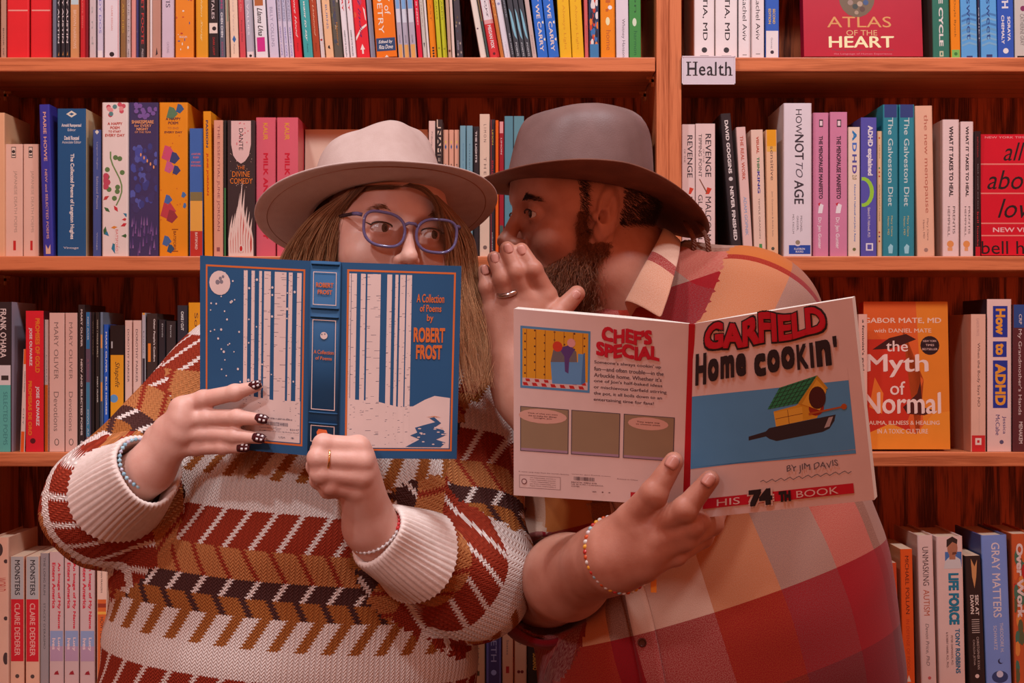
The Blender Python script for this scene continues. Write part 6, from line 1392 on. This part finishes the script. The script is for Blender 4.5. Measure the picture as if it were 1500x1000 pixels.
p = sample(hv2, hf2, scalp, 9000); nm = near(p); d = nm*.55+np.array([0, .45, -.55])+rs.normal(size=p.shape)*.22; d /= np.linalg.norm(d, axis=1)[:, None]
L = np.where(p[:, 2] > .03, .013, .0085)*(.7+.6*rs.rand(len(p))); s_ = np.linspace(0, 1, 4)[None, :, None]
pts = p[:, None]+d[:, None]*L[:, None, None]*s_
V, f, T = strands(pts, .00035, rs.rand(len(p))); HM.add(xf(MM_, V), f, HAIR_M, T)
cheek = -.028-.62*np.clip(-.004-Y_, 0, .09)
bmask = (~ear) & (Y_ < .012) & (Z_ < cheek) & (Z_ > -.150) & (Y_ > -.2) & ~((np.abs(X_) < .021) & (Z_ > -.079) & (Z_ < -.060)) & ((Z_ > -.115) | (Y_ < .0))
must = (np.abs(X_) < .030) & (Z_ < -.047) & (Z_ > -.064) & (Y_ < -.07)
side_ = (np.abs(X_) > .045) & (Y_ > -.036) & (Y_ < .006) & (Z_ < .0) & (Z_ > -.06) & ~ear
for msk, N_, LL in ((bmask, 12000, .030), (must, 900, .014), (side_, 2600, .011)):
    p = sample(hv2, hf2, msk, N_); nm = near(p); dn = np.stack([p[:, 0]*1.5, -.30+0*p[:, 0], -1+0*p[:, 0]], 1)
    d0 = nm*.75+dn*.45+rs.normal(size=p.shape)*.25; d0 /= np.linalg.norm(d0, axis=1)[:, None]
    d1 = nm*.15+dn+rs.normal(size=p.shape)*.35; d1 /= np.linalg.norm(d1, axis=1)[:, None]
    edge = np.clip((-.03-p[:, 2])/.05, .28, 1) if LL > .02 else 1.0
    L = LL*(.55+.6*rs.rand(len(p)))*edge; s_ = np.linspace(0, 1, 7)[None, :, None]
    curl = (rs.normal(size=p.shape)*.0030)[:, None]*np.sin(s_*5+rs.rand(len(p))[:, None, None]*6)*s_
    pts = p[:, None]-.0006*nm[:, None]+L[:, None, None]*(d0[:, None]*s_*(1-.5*s_)+d1[:, None]*.5*s_*s_)+curl
    V, f, T = strands(pts, .00042, np.clip(.35+.5*rs.rand(len(p))+.8*(p[:, 2]+.06)*-3*.3, 0, 1)); HM.add(xf(MM_, V), f, BEARD, T)
for sx in (-1, 1): brow(MM_, sx, HM, HAIR_M, .10, 300, .011, .0185, -.0035)
under(HM.build('hair_and_beard', None), man)
lashes(MM_, man, False)
# ---- hat
LEA = felt('waxed_leather', (0.215, 0.140, 0.130), (0.135, 0.082, 0.075), 0.42, 0.25, 14); LEAB = felt('brown_leather', (0.19, 0.070, 0.040), (0.13, 0.045, 0.028), 0.5, 0.3, 30)
def mbrim(th, u): return u**1.7*(.015*np.abs(np.sin(th))**2-.012*np.maximum(0, np.cos(th))**2-.036*np.maximum(0, -np.cos(th))**1.5)
MHS = dict(ax=.0835, ay=.100, bx=.142, by=.163, H=.104, taper=.12, corner=.11, off=-.016,
    pinch=lambda th, k: 1-.09*k**1.5*gz(np.abs(np.angle(np.exp(1j*th)))-.6, .45)-.025*k**2*gz(np.angle(np.exp(1j*(th-math.pi))), .6),
    brim=mbrim, tilt=lambda th, h: h*(1-.10*np.cos(th)*(h/.104)**2-.07*np.maximum(0, -np.cos(th))*(h/.104)**2), tiltc=.104, round=.012,
    dent=lambda x, y: .014*gz(x, .028)*(1/(1+np.exp(-(y+.08)/.02)))*(1/(1+np.exp((y-.06)/.02))))
hv3, hf3, n3, nb3 = lathe_hat(MHS)
MHM = Matrix.Translation(P(866, 283, 2.235))@Matrix.Rotation(math.radians(-78), 4, 'Z')@Matrix.Rotation(math.radians(-7), 4, 'X')@Matrix.Rotation(math.radians(-5), 4, 'Y')
vm = xf(MHM, hv3); sm = Sum(); top_f = [f for f in hf3 if len(f) > 4 or min(f)//n3 >= nb3+1]; br_f = [f for f in hf3 if not (len(f) > 4 or min(f)//n3 >= nb3+1)]
sm.add(vm, br_f, LEAB); sm.add(vm, top_f, LEA); mhat = under(sm.build('hat', None), man)
bev = []
q = MB()
for ph in (0, 2.09, 4.19):
    q.tube([MHM@Vector((math.sin(t)*(.0855+.0013*math.sin(40*t+ph)), -math.cos(t)*(.102+.0013*math.sin(40*t+ph))-.016, .009+.0022*math.cos(40*t+ph))) for t in np.linspace(0, 2*math.pi, 480, endpoint=False)], .0016, LEAB, 6, closed=True)
o = q.build('braided_band', None, True); o.parent = mhat
q = MB()
for pa in ([(1003, 325, 2.24), (1012, 340, 2.21), (1017, 356, 2.20), (1014, 378, 2.20)], [(1020, 322, 2.24), (1029, 336, 2.21), (1036, 352, 2.195), (1040, 378, 2.19)]):
    c = bez([P(*p) for p in pa], 40)
    for ph in (0, 2.09, 4.19):
        q.tube([c[i]+np.array([math.cos(i*.8+ph), math.sin(i*.8+ph)*.8, math.sin(i*.8+ph)*.3])*.0022 for i in range(40)], .0017, LEAB, 6)
o = q.build('chin_cord', None, True); o.parent = mhat
# ---- jewellery
cols = [mat(c, .2) for c in ((206, 80, 40), (214, 196, 190), (222, 150, 50), (190, 50, 44), (150, 170, 180), (214, 190, 190))]
mb = ring_of(P(905, 812, 1.902), P(940, 800, 1.88)-P(870, 832, 1.96), .0440, .0007, mat((200, 190, 190), .4), 'bracelet', man, [((mat((226, 214, 214), .2), .0034) if i < 24 and i > 15 else (cols[i % 6], .0030)) for i in range(46)])
q = MB(); p = P(957, 853, 1.885); q.box(p+Vector((-.003, -.002, -.011)), p+Vector((.0035, .001, .004)), mat((226, 130, 40), .3)); o = q.build('charm', None); o.parent = mb
ring_of(P(745, 427, 2.087), P(736, 408, 2.082)-P(747, 444, 2.092), .0132, .0034, SILV, 'ring', man)

# ================================================================== the two held books
class Sheet:
    """a flat or gently curved panel through four corners; maps (u, v) in 0..1 to the panel, k layers out of it"""
    def __init__(s, tl, tr, br, bl, bow=0.0):
        s.c = [Vector(q) for q in (tl, tr, br, bl)]
        pn = (s.c[1]-s.c[0]).cross(s.c[3]-s.c[0]); o_ = Vector((0, 0, CAMZ)); d_ = s.c[2]-o_     # the fourth corner falls in the plane of the other three
        s.c[2] = o_+d_*((s.c[0]-o_).dot(pn)/d_.dot(pn)); s.n = ((s.c[1]-s.c[3]).cross(s.c[0]-s.c[2])).normalized()
        if s.n.y > 0: s.n = -s.n
        s.bow = bow; s.W = ((s.c[1]-s.c[0]).length+(s.c[2]-s.c[3]).length)/2; s.H = ((s.c[3]-s.c[0]).length+(s.c[2]-s.c[1]).length)/2
    def __call__(s, u, v, off=0.0):
        a = s.c[3]*(1-u)+s.c[2]*u; b_ = s.c[0]*(1-u)+s.c[1]*u
        return a*(1-v)+b_*v+s.n*(off+s.bow*4*u*(1-u))
    def slab(s, q, m, t, u0=0, u1=1, v0=0, v1=1, off=0.0, n=10):
        V = []
        for i in range(n+1):
            u = u0+(u1-u0)*i/n
            for v in (v0, v1):
                V.append(s(u, v, off)); V.append(s(u, v, off-t))
        fs = []
        for i in range(n):
            a, b_ = i*4, i*4+4
            fs += [(a, b_, b_+2, a+2), (a+1, a+3, b_+3, b_+1), (a, a+1, b_+1, b_), (a+2, b_+2, b_+3, a+3)]
        fs += [(0, 2, 3, 1), (n*4, n*4+1, n*4+3, n*4+2)]
        q.add(V, fs, m)
class Print:
    def __init__(s, sheet, base=.00012): s.sh = sheet; s.q = MB(); s.k = 1; s.base = base
    flat = False
    def L(s):
        if not s.flat: s.k += 1
        return .00001*s.k+s.base
    def poly(s, pts, c, rough=.45):
        # long shapes are cut up so they follow a curved panel
        o = s.L(); s.q.add([s.sh(a, b_, o) for a, b_ in pts], [tuple(range(len(pts)))], mat(c, rough))
    def rect(s, u0, v0, u1, v1, c, n=6):
        o = s.L(); V = []
        for i in range(n+1):
            u = u0+(u1-u0)*i/n; V += [s.sh(u, v0, o), s.sh(u, v1, o)]
        s.q.add(V, [(2*i, 2*i+2, 2*i+3, 2*i+1) for i in range(n)], mat(c, .45))
    def frame(s, u0, v0, u1, v1, t, c):
        tu = t/s.sh.W; tv = t/s.sh.H
        s.rect(u0, v0, u1, v0+tv, c); s.rect(u0, v1-tv, u1, v1, c); s.rect(u0, v0, u0+tu, v1, c, 1); s.rect(u1-tu, v0, u1, v1, c, 1)
    def disc(s, u, v, r, c, ry=None):
        s.poly([(u+a/s.sh.W, v+b_/s.sh.H) for a, b_ in disc(0, 0, r, ry)], c)
    def text(s, t, u0, v0, u1, v1, c, bold=0.0, q=None, vertical=False, shear=0, drop=0.0, arch=None, over=0):
        vv, f = word_shape(t, u0, v0, u1, v1, bold, vertical, 1.0, shear); o = s.L(); s.k += over
        vv = [(a, b_+drop*(a-u0)/(u1-u0), h) for a, b_, h in vv]
        if arch: vv = [(a, b_+arch((a-u0)/(u1-u0), (b_-v0)/(v1-v0)), h) for a, b_, h in vv]
        (q or s.q).add([s.sh(a, b_, o+h*.00004) for a, b_, h in vv], f, mat(c, .45))
# ---- the blue book of poems
NAVY, ORA, PAP = (36, 72, 108), (196, 92, 40), (208, 172, 166)
bp = tag(empty('open_book', P(472, 530, 1.94)), 'open blue hardcover with white birch trunks held up by the woman in the sweater', 'book')
def hold(q, name, root, smooth=False):
    o = q.build(name, None, smooth); under(o, root); return o
Yl, Yr, Ys = 1.992, 1.962, 1.935
back = Sheet(P(293, 374, Yl), P(455, 382, Ys), P(450, 667, Ys), P(293, 653, Yl)); front = Sheet(P(499, 384, Ys), P(676, 389.5, Yr), P(669, 672, Yr), P(495, 671, Ys)); spine = Sheet(P(455, 381.5, Ys-.004), P(499, 383.5, Ys-.004), P(495, 671, Ys-.004), P(450, 667, Ys-.004), .002)
nv = mat(NAVY, .62, 'plain', .2)
q = MB(); back.slab(q, nv, .0032); q2 = hold(q, 'back_cover', bp); q = MB(); front.slab(q, nv, .0032); hold(q, 'front_cover', bp)
q = MB(); spine.slab(q, nv, .003, 0, 1, 0, 1, 0, 14)
for vv in (.985, .76, .715, .225, .17, .02): spine.slab(q, nv, .002, .03, .97, vv-.004, vv+.004, .0018, 14)
hold(q, 'spine', bp, True)
pgm = mat((214, 170, 146), .8, 'pages')
for sh, (u0, u1), y_ in ((back, (.02, 1.0), 0), (front, (0.0, .98), 0)):
    q = MB(); V = []; n = 12
    for i in range(n+1):
        u = u0+(u1-u0)*i/n; k = (u-u0)/(u1-u0); k = k if sh is front else 1-k     # 0 at the spine
        th_ = .022*(1-k)**.8+.006 if True else 0
        for v in (.012, .988):
            V.append(sh(u, v, -.0034)); V.append(sh(u, v, -.0034)+Vector((0, th_, 0)))
    fs = []
    for i in range(n):
        a, b_ = i*4, i*4+4; fs += [(a, b_, b_+2, a+2), (a+1, a+3, b_+3, b_+1), (a, a+1, b_+1, b_), (a+2, b_+2, b_+3, a+3)]
    fs += [(0, 2, 3, 1), (n*4, n*4+1, n*4+3, n*4+2)]; q.add(V, fs, pgm); hold(q, 'page_block', bp)
# a few loose leaves rise over the front cover's top edge
rnd = random.Random(4)
pr = Print(back); letter = MB()
def birch(pr, u0, u1, v0, v1, big=False):
    pr.rect(u0, v0, u1, v1, PAP, 1); w_ = u1-u0; pr.k += 1; pr.flat = True
    for i in range(int((v1-v0)*(46 if big else 34))):
        v = v0+(v1-v0)*rnd.random(); l = w_*(.12+.4*rnd.random()); u = u0+(w_-l)*rnd.choice([rnd.random(), 0, 1]); t = .0016+.002*rnd.random()
        pr.poly([(u, v), (u+l, v+t*.3), (u+l, v+t), (u, v+t*.8)], (70, 62, 80))
    pr.flat = False
pr.frame(.055, .045, .955, .955, .0022, ORA)
pr.poly([(.075, .06), (.93, .06), (.93, .275), (.7, .27), (.45, .285), (.3, .25), (.12, .27), (.075, .23)], PAP)
for u0, u1, b_ in ((.405, .44, 0), (.475, .505, 0), (.545, .57, 0), (.59, .65, 0), (.685, .79, 1), (.81, .845, 0), (.885, .925, 0)): birch(pr, u0, u1, .1, .935, b_)
pr.disc(.185, .862, .0145, PAP); 
for a, c, r in ((.19, .885, .0022), (.165, .865, .003), (.20, .868, .0025), (.215, .895, .0018)): pr.disc(a, c, r, (120, 104, 112))
pr.k += 1; pr.flat = True
for i in range(48):
    u, v = (.09+.3*rnd.random(), .3+.62*rnd.random()) if i < 26 else (rnd.choice([.455, .525, .58, .665, .80, .865, .90]), .3+.6*rnd.random()); pr.disc(u, v, .0008+.0008*rnd.random(), (206, 178, 176))
pr.k += 1
for i in range(26): pr.rect(.62+.008*i, .140, .62+.008*i+.0045*rnd.choice([.5, 1, .7]), .158, (80, 70, 84), 1)
pr.flat = False
pr.text('ISBN 978-1-60710-500-4', .60, .172, .86, .180, (90, 78, 90), .02); pr.text('Canterbury Classics', .56, .122, .76, .130, (90, 78, 90)); pr.text('A collection of poems by Robert Frost', .56, .106, .92, .114, (90, 78, 90)); pr.text('$24.95', .84, .12, .92, .13, (90, 78, 90)); pr.text('USA', .74, .078, .80, .087, (90, 78, 90)); pr.text('$', .85, .078, .88, .087, (90, 78, 90))
hold(pr.q, 'cover_art', bp)
pr = Print(front); rnd = random.Random(9)
pr.frame(.055, .04, .955, .965, .0022, ORA)
pr.poly([(.075, .055), (.93, .055), (.93, .315), (.80, .325), (.72, .305), (.62, .27), (.5, .265), (.3, .295), (.14, .30), (.075, .31)], PAP)
for u0, u1, b_ in ((.072, .088, 0), (.092, .135, 0), (.168, .208, 0), (.222, .332, 1), (.385, .425, 0), (.452, .477, 0), (.492, .537, 0), (.547, .59, 0)): birch(pr, u0, u1, .055, .945, b_)
for pts in ([(.56, .06), (.86, .06), (.90, .085), (.82, .10), (.91, .125), (.88, .15), (.80, .16), (.86, .185), (.80, .215), (.76, .21), (.81, .19), (.72, .175), (.64, .16), (.66, .135), (.60, .12), (.68, .10)],):
    pr.poly(pts, NAVY)
for i in range(16): pr.disc(.6+.3*rnd.random(), .065+.11*rnd.random(), .0012+.001*rnd.random(), PAP, .0007)
pr.poly([(.73, .215), (.80, .222), (.86, .214), (.80, .217)], (190, 120, 90))
hold(pr.q, 'cover_art', bp)
tq = MB()
pr.text('A Collection', .632, .805, .862, .85, ORA, .025, tq); pr.text('of Poems', .66, .758, .84, .795, ORA, .02, tq); pr.text('by', .72, .70, .775, .745, ORA, .02, tq)
pr.text('ROBERT', .612, .60, .875, .677, ORA, .035, tq); pr.text('FROST', .635, .513, .852, .588, ORA, .035, tq)
hold(tq, 'title_lettering', bp)
pr = Print(spine, .0007)
for v0_, v1_ in ((.775, .945), (.24, .70), (.075, .16)):
    pr.frame(.10, v0_, .88, v1_, .0009, PAP)
pr.disc(.49, .62, .0042, PAP); pr.disc(.52, .628, .001, (120, 104, 112)); pr.disc(.42, .625, .001, (120, 104, 112))
pr.text('ROBERT', .2, .865, .78, .89, ORA, .03); pr.text('FROST', .26, .83, .74, .853, ORA, .03); pr.text('A Collection', .16, .525, .82, .545, ORA, .02); pr.text('of Poems', .22, .495, .76, .513, ORA, .02)
pr.poly([(.33, .10), (.60, .095), (.68, .115), (.62, .14), (.36, .142), (.3, .125)], (206, 88, 40))
hold(pr.q, 'spine_print', bp)
# ---- the comic paperback
cb = tag(empty('open_book', P(1015, 610, 1.86)), 'open white comic paperback with red title held by the bearded person', 'book')
s0, s1 = 1.838, 1.882
bk = Sheet(P(752.5, 452, 1.915), P(1009, 474, s0+.001), P(1000, 741, s1), P(752.5, 725, 1.958)); ft = Sheet(P(1016, 474, s0), P(1248, 436, 1.760), P(1281, 732, 1.800), P(1010, 760, s1-.004))
sp = Sheet(P(1009, 474, s0-.0008), P(1018, 474.5, s0-.001), P(1011, 757, s1-.0042), P(1000, 741, s1-.0005))
WHT = (224, 190, 186)
wm = mat(WHT, .38)
for sh, nm_ in ((bk, 'back_cover'), (ft, 'front_cover')):
    q = MB(); sh.slab(q, wm, .0006); hold(q, nm_, cb)
q = MB(); sp.slab(q, mat((196, 24, 44), .38), .0006, 0, 1, 0, 1, .0003); hold(q, 'spine', cb)
pg2 = mat((236, 214, 206), .7, 'pages')
for sh, f_ in ((bk, -1), (ft, 1)):
    q = MB(); V = []; n = 16
    for i in range(n+1):
        u = i/n; k = u if f_ > 0 else 1-u; rise = .013*math.sin(min(1, k*2.2)*math.pi/2)*(1-.25*k)+.0035
        for v in (.001, .999+.008*math.exp(-((k-.03)/.05)**2)*0):
            V.append(sh(u, v, -.0008)); V.append(sh(u, v, -.0008)-sh.n*rise)
    fs = []
    for i in range(n):
        a, b_ = i*4, i*4+4; fs += [(a, b_, b_+2, a+2), (a+1, a+3, b_+3, b_+1), (a, a+1, b_+1, b_), (a+2, b_+2, b_+3, a+3)]
    fs += [(0, 2, 3, 1), (n*4, n*4+1, n*4+3, n*4+2)]; q.add(V, fs, pg2); hold(q, 'page_block', cb)
BK_ = (40, 30, 36); RED = (200, 22, 46); BLU = (84, 150, 204)
pr = Print(ft)
pr.rect(.0, .262, .93, .66, BLU, 10)
pr.poly([(0, .662), (.93, .662), (.93, .605), (.45, .618), (0, .632)], WHT)
pr.poly([(0, .26), (.0, .268), (.93, .24), (.93, .26)], BLU)
# frying pan with the bird house in it
PAN = (48, 40, 46)
pan = lambda pts, col: pr.poly([(a, b_-.085) for a, b_ in pts], col)
pan_d = lambda u, v, r, col, ry=None: pr.disc(u, v-.085, r, col, ry)
pan([(.34, .475), (.44, .49), (.46, .505), (.84, .53), (.83, .50), (.80, .465), (.76, .452), (.50, .435), (.46, .45), (.44, .465), (.34, .455)], PAN)
pan([(.77, .47), (.80, .475), (.825, .522), (.80, .52)], (176, 160, 164))
pan([(.50, .508), (.735, .525), (.78, .615), (.73, .655), (.62, .60), (.49, .585)], (214, 156, 44)); pan([(.50, .508), (.655, .52), (.655, .59), (.49, .58)], (226, 172, 62)); pan([(.50, .545), (.655, .555), (.655, .558), (.50, .548)], (120, 70, 30)); pan([(.575, .512), (.578, .512), (.572, .585), (.569, .585)], (120, 70, 30))
pan_d(.735, .575, .0085, (150, 40, 30))
pan([(.455, .60), (.635, .61), (.755, .735), (.53, .70)], (40, 130, 90))
for i in range(5):
    t = (i+.5)/5; pan([(.455+.075*t, .60+.1*t), (.635+.12*t, .61+.125*t), (.635+.12*t, .613+.125*t), (.455+.075*t, .603+.1*t)], (26, 70, 56))
for i in range(7):
    t = (i+.5)/7; a, b_ = (.455+.18*t, .60+.01*t), (.53+.225*t, .70+.035*t); pan([a, (a[0]+.004, a[1]), (b_[0]+.004, b_[1]), b_], (26, 70, 56))
pan([(.635, .61), (.655, .60), (.81, .665), (.755, .735)], (196, 140, 40)); pan([(.655, .603), (.755, .56), (.80, .655), (.75, .715)], (222, 166, 56)); pan_d(.745, .625, .0095, (70, 26, 26), .0125)
pan([(.69, .545), (.885, .56), (.885, .568), (.69, .555)], (176, 84, 34)); pan_d(.89, .564, .0032, (176, 84, 34))
# squiggle and the red band
pr.k += 1; pr.flat = True
for i in range(30):
    u = .40+.0165*i; pr.poly([(u, .152+.008*math.sin(i*2.1)), (u+.018, .152+.008*math.sin((i+1)*2.1)), (u+.018, .155+.008*math.sin((i+1)*2.1)), (u, .1555+.008*math.sin(i*2.1))], (90, 76, 80))
pr.flat = False
pr.poly([(.075, .045), (.90, .045), (.90, .095), (.075, .098)], RED)
hold(pr.q, 'cover_art', cb)
tq = MB()
wob = lambda a, b_: .012*math.sin(a*16)*(.4+b_)+.035*math.sin(a*math.pi)*(b_-.3)
pr.text('GARFIELD', .065, .845, .84, .972, BK_, .085, tq, arch=wob, over=40); pr.text('GARFIELD', .075, .855, .83, .965, RED, .045, tq, arch=wob)
for ch, u0, u1, v0_, v1_ in (('H', .02, .088, .685, .845), ('o', .098, .165, .695, .81), ('m', .177, .262, .70, .815), ('e', .272, .335, .70, .815), ('c', .385, .455, .685, .80), ('o', .465, .54, .695, .81), ('o', .55, .63, .70, .815), ('K', .643, .71, .69, .815), ('I', .722, .743, .69, .815), ('n', .758, .845, .69, .82), ("'", .862, .885, .775, .83)):
    pr.text(ch, u0, v0_, u1, v1_, BK_, .05 if ch not in 'K' else .03, tq)
pr.text('BY JIM DAVIS', .55, .178, .83, .218, (90, 76, 84), 0.0, tq, arch=lambda a, b_: .006*math.sin(a*22))
pr.text('HIS', .155, .053, .285, .088, (232, 196, 196), 0, tq); pr.text('BOOK', .595, .052, .82, .087, (232, 196, 196), 0, tq)
pr.text('74', .325, .025, .475, .125, WHT, .13, tq, over=40); pr.text('74', .335, .032, .465, .118, BK_, .07, tq); pr.text('TH', .50, .04, .565, .095, BK_, .09, tq)
hold(tq, 'title_lettering', cb)
pr = Print(bk); SKY = (84, 136, 180)
pr.rect(.04, .585, .45, .915, SKY, 8); pr.rect(.052, .598, .438, .902, (220, 150, 40), 8)
pr.k += 1; pr.flat = True
for i in range(7): pr.rect(.075+.055*i, .63, .079+.055*i, .90, (160, 96, 30), 1)
for i in range(7):
    for j in range(6): pr.disc(.068+.058*i, .665+.042*j+(.02 if i % 2 else 0), .0011, (90, 50, 40))
pr.flat = False
pr.rect(.052, .598, .438, .64, (214, 180, 176), 6)
pr.k += 1; pr.flat = True
for i in range(7): pr.poly([(.06+.055*i, .60), (.09+.055*i, .60), (.08+.055*i, .617), (.05+.055*i+.004, .617)], (190, 40, 40)); pr.poly([(.075+.055*i, .622), (.10+.055*i, .622), (.095+.055*i, .637), (.07+.055*i, .637)], (190, 40, 40))
pr.flat = False
pr.poly([(.23, .62), (.40, .625), (.41, .79), (.38, .79), (.38, .745), (.22, .735)], (96, 146, 196)); pr.poly([(.40, .625), (.425, .64), (.42, .80), (.41, .79)], (70, 110, 160))
pr.poly([(.22, .735), (.375, .745), (.37, .80), (.33, .83), (.28, .82), (.235, .80)], (112, 100, 104)); pr.poly([(.27, .81), (.33, .835), (.36, .81), (.33, .76), (.325, .68), (.305, .69), (.30, .77)], (90, 60, 120)); pr.disc(.26, .82, .006, (206, 60, 40)); pr.disc(.34, .845, .005, (222, 150, 150))
for u0, u1 in ((.04, .33), (.345, .63), (.65, .94)):
    pr.rect(u0, .245, u1, .487, (86, 70, 76), 4); pr.rect(u0+.005, .249, u1-.005, .483, (150, 122, 98), 4); pr.rect(u0+.005, .249, u1-.005, .262, (166, 130, 150), 4)
for u, v, a, b_ in ((.175, .440, .030, .0085), (.79, .442, .024, .0075)): pr.disc(u, v, a*1.0, (214, 160, 146), b_*1.0)
for t, u0, v0_, u1 in (('Think of what you want', .085, .448, .265), ('me to make for dinner', .09, .436, .26), ('tonight, Jon', .12, .424, .23), ('You want me', .725, .446, .855), ('to choose pizza', .72, .432, .86)): pr.text(t, u0, v0_, u1, v0_+.009, (96, 60, 60), .02)
pr.text('A comic strip treat from the world\'s favorite', .03, .128, .335, .136, (120, 70, 70)); pr.frame(.035, .045, .285, .115, .0004, (120, 70, 70)); pr.disc(.065, .08, .0035, (120, 70, 70)); pr.disc(.065, .08, .0024, WHT)
for i in range(5): pr.text('Paper from responsible sources ok'[i*2:i*2+24], .10, .055+.011*i, .255, .062+.011*i, (120, 70, 70))
pr.text('www.garfield.com', .35, .135, .58, .141, (120, 70, 70)); 
pr.k += 1; pr.flat = True
for i in range(24): pr.rect(.365+.0052*i, .105, .365+.0052*i+.003*rnd.choice([.5, 1]), .125, (80, 40, 46), 1)
pr.flat = False
for i, t in enumerate(('EBOOK ISBN 978', 'US $14.99 / CANADA', 'COVER')): pr.text(t, .35, .09-.011*i, (.50, .54, .40)[i], .097-.011*i, (96, 50, 54))
for t, u in (('USA', .475), ('$', .53), ('*', .57)): pr.text(t, u, .045, u+(.025 if t == 'USA' else .012), .052, (96, 50, 54), .02)
pr.text('Printed in China', .62, .125, .74, .131, (120, 70, 70)); pr.rect(.70, .02, .80, .06, (190, 30, 44), 2); pr.disc(.84, .055, .006, (190, 30, 44))
hold(pr.q, 'cover_art', cb)
tq = MB()
pr.text('CHEF\'S', .515, .865, .80, .945, RED, .05, tq, arch=lambda a, b_: .006*math.sin(a*15)); pr.text('SPECIAL', .485, .785, .845, .86, RED, .05, tq, arch=lambda a, b_: .006*math.sin(a*15+1))
for i, (t, u1) in enumerate((('Someone\'s always cookin\' up', .855), ('fun\u2014and often trouble\u2014in the', .87), ('Arbuckle home. Whether it\'s', .86), ('one of Jon\'s half-baked ideas', .865), ('or mischievous Garfield stirring', .89), ('the pot, it all boils down to an', .865), ('entertaining time for fans!', .82))):
    pr.text(t, .475, .742-.0335*i, u1, .764-.0335*i, (84, 44, 48), .012, tq)
hold(tq, 'title_lettering', cb)
pr = Print(sp); pr.text('GARFIELD HOME COOKIN\'', .28, .06, .72, .46, (226, 150, 150), .02, None, True); pr.rect(.2, .88, .8, .89, (226, 150, 150), 1)
hold(pr.q, 'spine_print', cb)
